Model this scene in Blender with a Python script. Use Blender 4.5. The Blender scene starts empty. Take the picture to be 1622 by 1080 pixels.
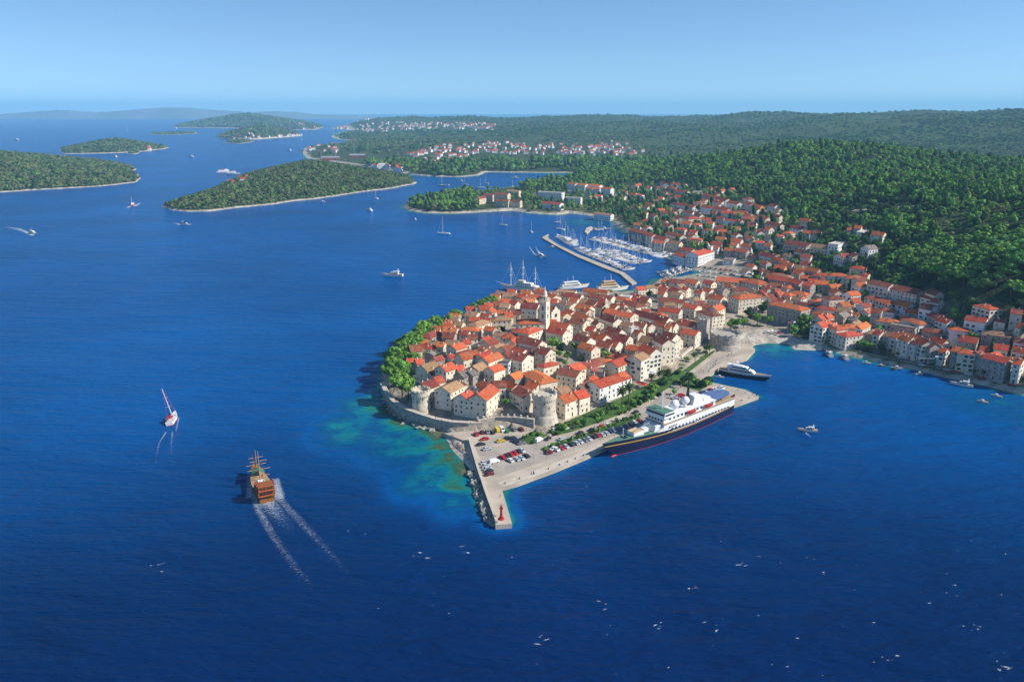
import bpy, math, random
import numpy as np
from mathutils import Vector, Matrix
R = math.radians
rng = np.random.default_rng(7)
random.seed(7)
SC = bpy.context.scene
COL = SC.collection
# ---------------------------------------------------------------- camera, sky, sun, exposure
H = 170.0            # flying height above the sea, metres
FPX = 1261.6         # focal length in photograph pixels (28 mm lens)
Y0 = 174.0           # row of the true horizon in the photograph
PITCH = math.atan((540 - Y0) / FPX)
cam = bpy.data.cameras.new('camera')
cam.lens = 28.0; cam.sensor_width = 36.0
cam.clip_start = 1.0; cam.clip_end = 90000.0
cam_o = bpy.data.objects.new('camera', cam)
COL.objects.link(cam_o)
cam_o.location = (0, 0, H)
cam_o.rotation_euler = (math.pi / 2 - PITCH, 0, 0)
SC.camera = cam_o

SUN_EL = R(36); SUN_AZ = math.atan2(0.985, -0.16)      # azimuth from +Y towards +X
SUN_DIR = Vector((math.sin(SUN_AZ) * math.cos(SUN_EL), math.cos(SUN_AZ) * math.cos(SUN_EL), math.sin(SUN_EL)))
world = bpy.data.worlds.new('World'); SC.world = world
world.use_nodes = True
wn = world.node_tree; wn.nodes.clear()
sky = wn.nodes.new('ShaderNodeTexSky'); sky.sky_type = 'NISHITA'
sky.sun_disc = False; sky.sun_elevation = SUN_EL; sky.sun_rotation = SUN_AZ
sky.altitude = 170; sky.air_density = 1.0; sky.dust_density = 0.0; sky.ozone_density = 3.5
hs = wn.nodes.new('ShaderNodeHueSaturation'); hs.inputs['Saturation'].default_value = 1.1
bg = wn.nodes.new('ShaderNodeBackground'); bg.inputs['Strength'].default_value = 0.128
stc = wn.nodes.new('ShaderNodeTexCoord'); smp = wn.nodes.new('ShaderNodeMapping'); snv = wn.nodes.new('ShaderNodeVectorMath'); snv.operation = 'NORMALIZE'
smp.inputs['Scale'].default_value = (1, 1, 1.35); smp.inputs['Location'].default_value = (0, 0, 0.085)     # a clear dry day: read the sky a little above the murky horizon
wn.links.new(stc.outputs['Generated'], smp.inputs['Vector']); wn.links.new(smp.outputs[0], snv.inputs[0]); wn.links.new(snv.outputs[0], sky.inputs['Vector'])
wo = wn.nodes.new('ShaderNodeOutputWorld')
wn.links.new(sky.outputs[0], hs.inputs['Color']); wn.links.new(hs.outputs[0], bg.inputs['Color']); wn.links.new(bg.outputs[0], wo.inputs[0])

sun = bpy.data.lights.new('sun', 'SUN'); sun.energy = 5.0; sun.angle = R(0.5); sun.color = (1.0, 0.95, 0.86)
sun_o = bpy.data.objects.new('sun', sun); COL.objects.link(sun_o)
sun_o.rotation_euler = (-SUN_DIR).to_track_quat('-Z', 'Y').to_euler()
sun_o.location = (300, 0, 600)
SC.view_settings.view_transform = 'Standard'; SC.view_settings.look = 'None'
SC.view_settings.exposure = 0.34; SC.view_settings.gamma = 1.0
SC.cycles.use_denoising = True
SC.cycles.max_bounces = 6; SC.cycles.diffuse_bounces = 2; SC.cycles.glossy_bounces = 2
SC.cycles.transparent_max_bounces = 6; SC.cycles.volume_bounces = 2
SC.cycles.caustics_reflective = False; SC.cycles.caustics_refractive = False

# ---------------------------------------------------------------- projection between the photograph and the place
CP, SP = math.cos(PITCH), math.sin(PITCH)
def ray(px, py):
    a = (np.asarray(px, float) - 811.0) / FPX; b = (540.0 - np.asarray(py, float)) / FPX
    return np.stack([a, b * SP + CP, b * CP - SP], -1)
def U(px, py, z=0.0):
    "point of the pixel's ray at height z"
    r = ray(px, py); t = (np.asarray(z, float) - H) / r[..., 2]
    return np.stack([r[..., 0] * t, r[..., 1] * t, np.zeros_like(t) + z], -1)
def W(px, py, d):
    "point of the pixel's ray at forward distance d"
    r = ray(px, py); t = d / r[..., 1]
    return np.array([r[0] * t, d, H + r[2] * t])
def proj(P):
    P = np.asarray(P, float); x = P[..., 0]; y = P[..., 1]; z = P[..., 2] - H
    c = y * CP - z * SP; u = y * SP + z * CP
    return 811 + FPX * x / c, 540 - FPX * u / c

# ---------------------------------------------------------------- mesh helpers
class MB:
    def __init__(s): s.v = []; s.f = []; s.m = []
    def add(s, vs, fs, m=0):
        o = len(s.v); s.v += [tuple(map(float, p)) for p in vs]
        s.f += [tuple(i + o for i in f) for f in fs]
        s.m += ([m] * len(fs) if isinstance(m, int) else list(m)); return s
    def box(s, c, d, rz=0.0, m=0, taper=1.0):
        x, y, z = c; a, b, h = d[0] / 2, d[1] / 2, d[2] / 2
        ca, sa = math.cos(rz), math.sin(rz); vs = []
        for k, t in ((-1, 1.0), (1, taper)):
            for i, j in ((-1, -1), (1, -1), (1, 1), (-1, 1)):
                u, w = i * a * t, j * b * t
                vs.append((x + u * ca - w * sa, y + u * sa + w * ca, z + k * h))
        return s.add(vs, [(0, 3, 2, 1), (4, 5, 6, 7), (0, 1, 5, 4), (1, 2, 6, 5), (2, 3, 7, 6), (3, 0, 4, 7)], m)
    def prism(s, poly, z0, z1, m=0, mtop=None):
        n = len(poly)
        vs = [(p[0], p[1], z0) for p in poly] + [(p[0], p[1], z1) for p in poly]
        area = sum(poly[i][0] * poly[(i + 1) % n][1] - poly[(i + 1) % n][0] * poly[i][1] for i in range(n))
        top = tuple(range(n, 2 * n)); bot = tuple(range(n - 1, -1, -1))
        sd = [(i, (i + 1) % n, n + (i + 1) % n, n + i) for i in range(n)]
        if area < 0: top, bot = top[::-1], bot[::-1]; sd = [q[::-1] for q in sd]
        return s.add(vs, sd + [top, bot], [m] * n + [m if mtop is None else mtop, m])
    def tube(s, p0, p1, r0, r1=None, n=6, m=0, cap=True):
        r1 = r0 if r1 is None else r1
        p0, p1 = Vector(p0), Vector(p1); d = (p1 - p0).normalized()
        a = d.orthogonal().normalized(); b = d.cross(a); vs = []
        for p, r in ((p0, r0), (p1, r1)):
            for i in range(n):
                t = 2 * math.pi * i / n; vs.append(p + (a * math.cos(t) + b * math.sin(t)) * r)
        fs = [(i, (i + 1) % n, n + (i + 1) % n, n + i) for i in range(n)]
        if cap: fs += [tuple(range(n - 1, -1, -1)), tuple(range(n, 2 * n))]
        return s.add(vs, fs, m)
    def lathe(s, prof, n=24, m=0, c=(0, 0, 0)):
        vs = []; fs = []; ms = []
        for r, z in prof:
            for i in range(n):
                t = 2 * math.pi * i / n; vs.append((c[0] + r * math.cos(t), c[1] + r * math.sin(t), c[2] + z))
        for k in range(len(prof) - 1):
            for i in range(n):
                j = (i + 1) % n; fs.append((k * n + i, k * n + j, (k + 1) * n + j, (k + 1) * n + i)); ms.append(m if isinstance(m, int) else m[k])
        return s.add(vs, fs, ms)
    def ball(s, c, r, m=0, sub=1, sq=(1, 1, 1), jit=0.0):
        v, f = ICO[sub]
        q = np.array(v) * (1 + jit * (rng.random((len(v), 1)) - 0.5)) * r * np.array(sq) + np.array(c)
        return s.add(q, f, m)
    def mesh(s, name, mats, smooth=False):
        me = bpy.data.meshes.new(name); me.from_pydata(s.v, [], s.f)
        for k in mats: me.materials.append(k)
        if len(mats) > 1: me.polygons.foreach_set('material_index', s.m)
        if smooth: me.polygons.foreach_set('use_smooth', [True] * len(s.f))
        me.update(); return me
def _ico():
    p = (1 + 5 ** .5) / 2
    v = [(-1, p, 0), (1, p, 0), (-1, -p, 0), (1, -p, 0), (0, -1, p), (0, 1, p), (0, -1, -p), (0, 1, -p), (p, 0, -1), (p, 0, 1), (-p, 0, -1), (-p, 0, 1)]
    f = [(0, 11, 5), (0, 5, 1), (0, 1, 7), (0, 7, 10), (0, 10, 11), (1, 5, 9), (5, 11, 4), (11, 10, 2), (10, 7, 6), (7, 1, 8), (3, 9, 4), (3, 4, 2), (3, 2, 6), (3, 6, 8), (3, 8, 9), (4, 9, 5), (2, 4, 11), (6, 2, 10), (8, 6, 7), (9, 8, 1)]
    out = []; v = [tuple(np.array(q) / np.linalg.norm(q)) for q in v]
    for _ in range(4):
        out.append((list(v), list(f))); nv = list(v); nf = []; c = {}
        def mid(a, b):
            k = (min(a, b), max(a, b))
            if k not in c:
                q = (np.array(nv[a]) + np.array(nv[b])) / 2; c[k] = len(nv); nv.append(tuple(q / np.linalg.norm(q)))
            return c[k]
        for a, b, d in f:
            x, y, z = mid(a, b), mid(b, d), mid(d, a); nf += [(a, x, z), (b, y, x), (d, z, y), (x, y, z)]
        v, f = nv, nf
    return out
ICO = _ico()
def obj(name, data, mats=None, parent=None, loc=None, rz=0.0, smooth=False):
    me = data.mesh(name, mats, smooth) if isinstance(data, MB) else data
    o = bpy.data.objects.new(name, me); COL.objects.link(o)
    if loc is not None: o.location = loc
    if rz: o.rotation_euler = (0, 0, rz)
    if parent is not None: o.parent = parent
    return o
def tag(o, label=None, cat=None, group=None, kind=None):
    if label: o['label'] = label
    if cat: o['category'] = cat
    if group: o['group'] = group
    if kind: o['kind'] = kind
    return o
def thing(name, label, cat, loc=(0, 0, 0), rz=0.0, group=None):
    o = bpy.data.objects.new(name, None); COL.objects.link(o)
    o.location = loc; o.rotation_euler = (0, 0, rz); o.empty_display_size = 1
    return tag(o, label, cat, group)
def dup(root, loc, rz=0.0, label=None, group=None, scale=None):
    r = root.copy(); COL.objects.link(r); r.location = loc; r.rotation_euler = (0, 0, rz)
    if scale is not None: r.scale = scale
    if label: r['label'] = label
    if group: r['group'] = group
    for ch in root.children:
        c = ch.copy(); COL.objects.link(c); c.parent = r
        for g in ch.children:
            d = g.copy(); COL.objects.link(d); d.parent = c
    return r
ORD = ['', 'first', 'second', 'third', 'fourth', 'fifth', 'sixth', 'seventh', 'eighth', 'ninth', 'tenth', 'eleventh', 'twelfth']
def nth(k):
    if k < len(ORD): return ORD[k]
    return '%d%s' % (k, 'th' if 10 <= k % 100 <= 20 else {1: 'st', 2: 'nd', 3: 'rd'}.get(k % 10, 'th'))

# ---------------------------------------------------------------- materials
def mat(name, col, rough=0.85, var=0.25, scale=0.6, col2=None, bump=0.0, bscale=None, obrand=0.0, metal=0.0, spec=0.3, detail=4.0, coords='Object'):
    m = bpy.data.materials.new(name); m.use_nodes = True
    nt = m.node_tree; b = nt.nodes['Principled BSDF']
    b.inputs['Roughness'].default_value = rough; b.inputs['Metallic'].default_value = metal
    b.inputs['Specular IOR Level'].default_value = spec
    tc = nt.nodes.new('ShaderNodeTexCoord'); nz = nt.nodes.new('ShaderNodeTexNoise')
    nz.inputs['Scale'].default_value = scale; nz.inputs['Detail'].default_value = detail
    nt.links.new(tc.outputs[coords], nz.inputs['Vector'])
    c2 = col2 or tuple(max(0, c * (1 - var)) for c in col)
    rp = nt.nodes.new('ShaderNodeValToRGB')
    rp.color_ramp.elements[0].position = 0.35; rp.color_ramp.elements[1].position = 0.65
    rp.color_ramp.elements[0].color = (*c2, 1); rp.color_ramp.elements[1].color = (*col, 1)
    nt.links.new(nz.outputs['Fac'], rp.inputs['Fac']); out = rp.outputs['Color']
    if obrand:
        oi = nt.nodes.new('ShaderNodeObjectInfo'); h = nt.nodes.new('ShaderNodeHueSaturation')
        mp = nt.nodes.new('ShaderNodeMapRange'); mp.inputs['To Min'].default_value = 1 - obrand; mp.inputs['To Max'].default_value = 1 + obrand
        nt.links.new(oi.outputs['Random'], mp.inputs['Value']); nt.links.new(mp.outputs[0], h.inputs['Value'])
        ml = nt.nodes.new('ShaderNodeMath'); ml.operation = 'MULTIPLY_ADD'; ml.inputs[1].default_value = 7.31; ml.inputs[2].default_value = 0
        fr = nt.nodes.new('ShaderNodeMath'); fr.operation = 'FRACT'
        m2 = nt.nodes.new('ShaderNodeMapRange'); m2.inputs['To Min'].default_value = 0.5 - 0.045 * obrand; m2.inputs['To Max'].default_value = 0.5 + 0.045 * obrand
        nt.links.new(oi.outputs['Random'], ml.inputs[0]); nt.links.new(ml.outputs[0], fr.inputs[0]); nt.links.new(fr.outputs[0], m2.inputs['Value']); nt.links.new(m2.outputs[0], h.inputs['Hue'])
        nt.links.new(out, h.inputs['Color']); out = h.outputs['Color']
    nt.links.new(out, b.inputs['Base Color'])
    if bump:
        n2 = nt.nodes.new('ShaderNodeTexNoise'); n2.inputs['Scale'].default_value = bscale or scale * 4; n2.inputs['Detail'].default_value = 3
        nt.links.new(tc.outputs[coords], n2.inputs['Vector'])
        bp = nt.nodes.new('ShaderNodeBump'); bp.inputs['Strength'].default_value = bump; bp.inputs['Distance'].default_value = 0.3
        nt.links.new(n2.outputs['Fac'], bp.inputs['Height']); nt.links.new(bp.outputs[0], b.inputs['Normal'])
    return m
def tile_mat(name, col, col2, scale=0.5):
    "clay roof tiles: patches of two tones, courses running down the slope"
    m = mat(name, col, 0.9, col2=col2, scale=scale, obrand=0.22, spec=0.2, detail=6)
    nt = m.node_tree; b = nt.nodes['Principled BSDF']
    old = b.inputs['Base Color'].links[0].from_socket
    n3 = nt.nodes.new('ShaderNodeTexNoise'); n3.inputs['Scale'].default_value = 0.22; n3.inputs['Detail'].default_value = 7
    tc3 = nt.nodes.new('ShaderNodeTexCoord'); oi3 = nt.nodes.new('ShaderNodeObjectInfo'); ad = nt.nodes.new('ShaderNodeVectorMath'); ad.operation = 'ADD'
    nt.links.new(tc3.outputs['Object'], ad.inputs[0]); nt.links.new(oi3.outputs['Location'], ad.inputs[1]); nt.links.new(ad.outputs[0], n3.inputs['Vector'])
    r3 = nt.nodes.new('ShaderNodeMapRange'); r3.inputs['From Min'].default_value = 0.52; r3.inputs['From Max'].default_value = 0.72; r3.inputs['To Max'].default_value = 0.6
    nt.links.new(n3.outputs['Fac'], r3.inputs['Value']); mx = nt.nodes.new('ShaderNodeMix'); mx.data_type = 'RGBA'; mx.inputs['B'].default_value = (0.30, 0.19, 0.11, 1)
    nt.links.new(r3.outputs[0], mx.inputs['Factor']); nt.links.new(old, mx.inputs['A']); nt.links.new(mx.outputs['Result'], b.inputs['Base Color'])
    tc = nt.nodes.new('ShaderNodeTexCoord'); wv = nt.nodes.new('ShaderNodeTexWave'); wv.wave_type = 'BANDS'; wv.bands_direction = 'X'
    wv.inputs['Scale'].default_value = 0.9; wv.inputs['Distortion'].default_value = 1.5; wv.inputs['Detail'].default_value = 2
    nt.links.new(tc.outputs['Object'], wv.inputs['Vector'])
    bp = nt.nodes.new('ShaderNodeBump'); bp.inputs['Strength'].default_value = 0.5; bp.inputs['Distance'].default_value = 0.12
    nt.links.new(wv.outputs['Fac'], bp.inputs['Height']); nt.links.new(bp.outputs[0], b.inputs['Normal'])
    return m
M = {}
M['roof_o'] = tile_mat('tiles_orange', (0.60, 0.145, 0.050), (0.45, 0.095, 0.036))
M['roof_r'] = tile_mat('tiles_red', (0.54, 0.105, 0.042), (0.36, 0.07, 0.034))
M['roof_d'] = tile_mat('tiles_rust', (0.30, 0.075, 0.046), (0.18, 0.055, 0.038))
M['roof_t'] = tile_mat('tiles_weathered', (0.40, 0.235, 0.125), (0.29, 0.16, 0.09))
M['roof_g'] = tile_mat('tiles_grey', (0.24, 0.21, 0.185), (0.17, 0.14, 0.125))
M['roof_w'] = mat('roof_pale', (0.62, 0.56, 0.48), 0.9, 0.2, 0.3)
M['stone'] = mat('wall_stone', (0.82, 0.71, 0.55), 0.92, 0.26, 0.55, bump=0.4, bscale=2.2, obrand=0.13, detail=6)
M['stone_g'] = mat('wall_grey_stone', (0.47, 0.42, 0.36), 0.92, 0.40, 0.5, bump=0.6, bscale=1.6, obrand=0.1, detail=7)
M['tower'] = mat('tower_stone', (0.70, 0.605, 0.47), 0.95, col2=(0.42, 0.365, 0.29), scale=0.45, bump=0.8, bscale=1.8, detail=9)
M['plaster'] = mat('wall_plaster', (0.73, 0.655, 0.545), 0.9, 0.2, 0.35, obrand=0.13)
M['white'] = mat('white_paint', (0.78, 0.77, 0.74), 0.6, 0.08, 0.3)
M['cream'] = mat('cream_paint', (0.72, 0.60, 0.42), 0.8, 0.15, 0.3)
M['ochre'] = mat('ochre_paint', (0.62, 0.30, 0.10), 0.85, 0.15, 0.3)
M['glass'] = mat('dark_glass', (0.03, 0.035, 0.045), 0.2, 0.3, 1.0, spec=0.5)
M['shutter'] = mat('green_shutter', (0.055, 0.095, 0.075), 0.7, 0.3, 2.0)
M['wood'] = mat('wood', (0.36, 0.125, 0.032), 0.6, 0.45, 1.2)
M['darkwood'] = mat('dark_wood', (0.14, 0.065, 0.03), 0.7, 0.4, 1.2)
M['navy'] = mat('navy_paint', (0.012, 0.016, 0.055), 0.4, 0.25, 0.12, spec=0.5)
M['black'] = mat('black_paint', (0.015, 0.015, 0.018), 0.4, 0.2, 0.3, spec=0.5)
M['redpaint'] = mat('red_paint', (0.50, 0.03, 0.025), 0.45, 0.2, 0.5)
M['yellow'] = mat('yellow_paint', (0.62, 0.36, 0.05), 0.5, 0.15, 0.5)
M['orange'] = mat('orange_paint', (0.65, 0.13, 0.03), 0.5, 0.15, 0.5)
M['blue'] = mat('blue_canvas', (0.10, 0.17, 0.33), 0.8, 0.2, 0.4)
M['deck'] = mat('deck_green', (0.10, 0.22, 0.15), 0.8, 0.25, 0.5)
M['teak'] = mat('deck_teak', (0.42, 0.28, 0.15), 0.8, 0.2, 0.6)
M['tan'] = mat('hatch_tan', (0.66, 0.44, 0.24), 0.8, 0.12, 0.4)
M['metal'] = mat('grey_metal', (0.42, 0.43, 0.44), 0.45, 0.15, 1.0, metal=0.3)
M['greengrey'] = mat('green_canvas', (0.03, 0.20, 0.12), 0.8, 0.2, 0.6)
M['concrete'] = mat('quay_concrete', (0.47, 0.405, 0.33), 0.95, 0.22, 0.09, bump=0.2, bscale=0.8, detail=8)
M['asphalt'] = mat('asphalt', (0.36, 0.325, 0.285), 0.95, 0.22, 0.10, detail=8)
M['edge'] = mat('quay_edge_stone', (0.58, 0.50, 0.40), 0.95, 0.2, 0.2, detail=6)
M['sand'] = mat('beach_pebbles', (0.56, 0.49, 0.39), 0.95, 0.18, 0.12, detail=8)
M['rock'] = mat('limestone_rock', (0.47, 0.43, 0.37), 0.95, 0.55, 0.35, bump=0.8, bscale=0.8, detail=8)
M['lawn'] = mat('lawn_grass', (0.065, 0.14, 0.025), 0.95, 0.5, 0.18, detail=8)
M['bark'] = mat('bark', (0.13, 0.09, 0.06), 0.9, 0.4, 2.0)
M['concrete'] = mat('quay_concrete', (0.53, 0.435, 0.335), 0.95, col2=(0.38, 0.315, 0.25), scale=0.07, bump=0.25, bscale=0.9, detail=10)
M['asphalt'] = mat('asphalt', (0.43, 0.36, 0.29), 0.95, col2=(0.31, 0.27, 0.23), scale=0.11, bump=0.2, bscale=1.2, detail=10)
M['foam'] = mat('sea_foam', (0.82, 0.86, 0.88), 0.8, 0.1, 0.5)
M['skin'] = mat('skin', (0.52, 0.30, 0.20), 0.7, 0.1, 2.0)
def leaf_mat(name, col, col2, rnd=0.5):
    m = mat(name, col, 0.85, col2=col2, scale=0.35, obrand=rnd, spec=0.15)
    return m
M['leaf_pine'] = leaf_mat('pine_needles', (0.180, 0.320, 0.058), (0.055, 0.135, 0.028))
M['leaf_bright'] = leaf_mat('fresh_foliage', (0.200, 0.350, 0.052), (0.085, 0.190, 0.032), 0.2)
M['leaf_dark'] = leaf_mat('dark_foliage', (0.042, 0.098, 0.026), (0.020, 0.055, 0.017))
M['leaf_scrub'] = leaf_mat('maquis_foliage', (0.165, 0.190, 0.072), (0.085, 0.110, 0.045))
M['leaf_palm'] = leaf_mat('palm_fronds', (0.11, 0.14, 0.035), (0.05, 0.075, 0.02), 0.2)
# ================================================================ the setting: sea, land, islands, mountains, quays
def hash2(ix, iy, s):
    n = (ix * 374761393 + iy * 668265263 + s * 974634117) & 0x7fffffff
    n = ((n ^ (n >> 13)) * 1274126177) & 0x7fffffff
    return ((n ^ (n >> 16)) & 0xffff) / 65535.0
def vnoise(x, y, s=0):
    ix = np.floor(x).astype(np.int64); iy = np.floor(y).astype(np.int64); fx = x - ix; fy = y - iy
    fx = fx * fx * (3 - 2 * fx); fy = fy * fy * (3 - 2 * fy)
    a = hash2(ix, iy, s); b = hash2(ix + 1, iy, s); c = hash2(ix, iy + 1, s); d = hash2(ix + 1, iy + 1, s)
    return (a * (1 - fx) + b * fx) * (1 - fy) + (c * (1 - fx) + d * fx) * fy
def fbm(x, y, sc, octs=4, s=0):
    o = 0; a = 0.5; t = 0
    for k in range(octs):
        o = o + a * vnoise(x / sc, y / sc, s + k); t += a; a *= 0.5; sc *= 0.5
    return o / t - 0.5
def sdf(x, y, poly):
    "signed distance to a polygon, positive inside"
    P = np.asarray(poly, float)[:, :2]; Q = np.roll(P, -1, 0)
    d2 = np.full(x.shape, 1e18); ins = np.zeros(x.shape, bool)
    for (ax, ay), (bx, by) in zip(P, Q):
        ex, ey = bx - ax, by - ay; l = ex * ex + ey * ey + 1e-9
        t = np.clip(((x - ax) * ex + (y - ay) * ey) / l, 0, 1)
        d2 = np.minimum(d2, (x - ax - t * ex) ** 2 + (y - ay - t * ey) ** 2)
        if ay != by:
            c = ((ay > y) != (by > y)) & (x < (bx - ax) * (y - ay) / (by - ay) + ax); ins ^= c
    return np.where(ins, 1, -1) * np.sqrt(d2)
def inpoly(x, y, poly):
    ins = np.zeros(np.shape(x), bool); P = poly
    for i in range(len(P)):
        ax, ay = P[i]; bx, by = P[(i + 1) % len(P)]
        if ay != by: ins ^= ((ay > y) != (by > y)) & (x < (bx - ax) * (y - ay) / (by - ay) + ax)
    return ins
def sstep(a, b, x):
    t = np.clip((x - a) / (b - a), 0, 1); return t * t * (3 - 2 * t)
def PX(l, z=0.0):
    a = np.array(l, float); return U(a[:, 0], a[:, 1], z)

COAST = [(526, 200), (540, 203), (555, 206), (530, 211), (524, 215), (530, 221), (556, 223), (548, 227), (520, 229), (497, 231), (482, 234), (476, 241), (480, 246), (484, 251), (509, 254), (560, 262), (650, 277), (690, 280), (731, 281), (761, 278), (772, 273), (850, 274), (900, 274), (908, 276), (901, 283), (897, 288), (860, 289), (800, 298), (740, 304),
    (690, 309), (655, 318), (637, 326), (638, 330), (646, 334), (672, 338), (717, 339), (767, 336.5), (810, 334), (836, 338), (862, 340), (886, 341), (901, 338), (932, 342), (947, 349), (968, 352), (972, 358), (978, 364), (1000, 374), (1024, 388), (1028, 398), (1062, 404), (1068, 417), (1088, 426), (1112, 433), (1085, 437), (1060, 441),
    (1040, 443), (1029, 452), (1010, 461), (985, 462), (940, 463), (884, 462), (845, 464), (797, 467), (785, 471), (735, 499), (690, 520), (650, 543), (620, 560), (604, 590), (604, 612), (610, 632), (622, 650), (640, 662), (664, 670), (690, 678), (703, 686), (713, 709), (730, 725), (745, 741),
    (748, 760), (752, 790), (762, 812), (785, 832), (811, 830), (794, 772), (820, 765), (880, 743), (924, 725), (962, 708), (1060, 675), (1157, 644), (1202, 628), (1180, 618), (1121, 605), (1115, 602), (1144, 579), (1183, 568), (1196, 553), (1196, 547), (1217, 544), (1251, 546), (1258, 554), (1300, 554), (1340, 563), (1404, 578), (1456, 588), (1481, 595), (1559, 612), (1622, 627)]
LAND = [tuple(p[:2]) for p in PX(COAST)] + [(420, 380), (700, 330), (1500, 500), (6000, 3500), (9500, 9000), (8000, 12500), (2500, 12000), (-600, 10800), (-1700, 9600)]
LAND_A = np.array(LAND)
# control heights of the land: (photo column, row, height) or a crest seen at a known distance
CZ = [(680, 632, 7), (720, 645, 7), (770, 650, 7), (820, 655, 6), (850, 660, 4), (900, 655, 2.4), (950, 640, 2.5), (990, 618, 2.6), (1036, 594, 3.0), (1085, 565, 5), (1110, 545, 5), (640, 600, 6), (645, 570, 7), (665, 545, 7), (700, 522, 7), (750, 498, 6), (800, 480, 4), (880, 472, 3), (960, 474, 3), (1010, 470, 3),
    (865, 530, 14), (820, 560, 13), (740, 560, 11), (720, 600, 9), (800, 605, 11), (900, 590, 10), (950, 560, 10), (1000, 530, 9), (900, 500, 10), (800, 520, 11), (960, 510, 9), (1060, 500, 8), (1090, 470, 6), (1130, 500, 7), (1160, 530, 3), (1190, 530, 2.5), (1230, 530, 2.5), (1200, 505, 4), (1190, 480, 7), (1250, 460, 10), (1290, 430, 17), (1280, 500, 5), (1330, 520, 6), (1350, 490, 12), (1400, 455, 24), (1390, 530, 5), (1450, 560, 4.5), (1430, 505, 12), (1480, 520, 14), (1500, 550, 7), (1520, 500, 24), (1540, 590, 4.5), (1590, 560, 12), (1600, 500, 30), (1620, 610, 4.5), (1620, 580, 9),
    (1560, 440, 48), (1480, 430, 36), (1450, 400, 40), (1620, 430, 55), (1350, 395, 36), (1250, 405, 18), (1200, 425, 10), (1150, 430, 5), (1100, 445, 3), (1120, 415, 5), (1080, 405, 5), (1060, 390, 5), (1090, 370, 12), (1030, 370, 7), (1000, 355, 7), (1150, 350, 24), (1220, 340, 36), (1300, 345, 46), (1400, 350, 55), (1500, 350, 62), (1620, 345, 72), (1040, 330, 12), (1100, 320, 22), (980, 330, 6), (990, 300, 10), (1060, 300, 18), (930, 320, 5), (940, 295, 8), (880, 320, 5), (860, 300, 6), (830, 325, 5), (780, 325, 6), (740, 322, 7), (690, 328, 5),
    (1180, 300, 42), (1250, 300, 60), (1350, 300, 70), (1450, 300, 76), (1560, 300, 80), (900, 265, 6), (800, 268, 5), (700, 272, 5), (640, 268, 6), (600, 255, 6), (560, 250, 6), (520, 240, 5), (640, 240, 14), (720, 238, 16), (800, 238, 16), (880, 238, 18), (960, 240, 22), (1020, 242, 24), (570, 228, 10), (620, 222, 16), (560, 214, 10), (600, 212, 14), (700, 212, 25), (800, 212, 30), (560, 200, 12), (535, 199, 4), (548, 197, 8), (560, 194, 14)]
CW = [(1290, 233, 1600), (1200, 238, 1750), (1100, 256, 1950), (1000, 266, 2050), (1400, 252, 1450), (1471, 272, 1330), (1560, 276, 1280), (1640, 276, 1250), (1760, 270, 1250), (1290, 262, 2300), (1471, 285, 2000), (1622, 285, 1900), (1100, 250, 2700), (1622, 250, 2500), (1500, 242, 2700), (1350, 226, 3000), (1200, 220, 3300), (1050, 226, 3600),
    (900, 214, 4300), (800, 206, 5000), (950, 200, 5200), (1100, 204, 4800), (1250, 202, 4200), (1450, 205, 3500), (1600, 205, 3200),
    (585, 191, 8000), (600, 189, 7800), (650, 190, 7600), (700, 189, 7600), (760, 189, 7600), (800, 187, 7600), (850, 185, 7400), (915, 184, 7000), (965, 188, 6800), (1030, 192, 6600), (1100, 193, 6300), (1150, 190, 6100), (1192, 181, 5900), (1240, 195, 5600), (1290, 188, 5100), (1350, 177, 4700), (1400, 187, 4500), (1450, 184, 4300), (1500, 180, 4100), (1560, 178, 4000), (1622, 173, 3900), (1720, 166, 3900), (1900, 166, 4000)]
ctl = np.array([U(a, b, z) for a, b, z in CZ] + [W(a, b, d) for a, b, d in CW] + [(420, 385, 4), (600, 450, 60), (900, 600, 90), (3500, 2500, 150), (-800, 10300, 5), (1500, 11500, 20), (4500, 11000, 60), (8000, 9000, 150), (1000, 9500, 60), (3000, 8500, 90), (5500, 6000, 170)])
far_i = slice(len(CZ) + 24, len(CZ) + len(CW))
# the coast itself lies at about 1.5 m
cl = PX(COAST)[::2].copy(); cl[:, 2] = 1.6
ctl = np.vstack([ctl, cl])
def lp(x, y):
    return np.arctan2(x, y), 0.5 * np.log(x * x + y * y)
def tps(r2): return 0.5 * r2 * np.log(r2 + 1e-12)
cu, cv = lp(ctl[:, 0], ctl[:, 1]); nC = len(ctl)
A = np.zeros((nC + 3, nC + 3)); d2 = (cu[:, None] - cu[None]) ** 2 + (cv[:, None] - cv[None]) ** 2
A[:nC, :nC] = tps(d2) + np.eye(nC) * 2e-5
A[:nC, nC] = 1; A[:nC, nC + 1] = cu; A[:nC, nC + 2] = cv; A[nC:, :nC] = A[:nC, nC:].T
wts = np.linalg.solve(A, np.concatenate([ctl[:, 2], [0, 0, 0]]))
def rbf(u, v):
    o = wts[nC] + wts[nC + 1] * u + wts[nC + 2] * v
    for i in range(nC): o = o + wts[i] * tps((u - cu[i]) ** 2 + (v - cv[i]) ** 2)
    return o
NA, ND = 860, 640
ga = np.linspace(R(-42), R(62), NA); gd = np.linspace(math.log(290), math.log(14500), ND)
GA, GD = np.meshgrid(ga, gd); GX = np.exp(GD) * np.sin(GA); GY = np.exp(GD) * np.cos(GA); GR = np.exp(GD)
SD = sdf(GX, GY, LAND_A)
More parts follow.
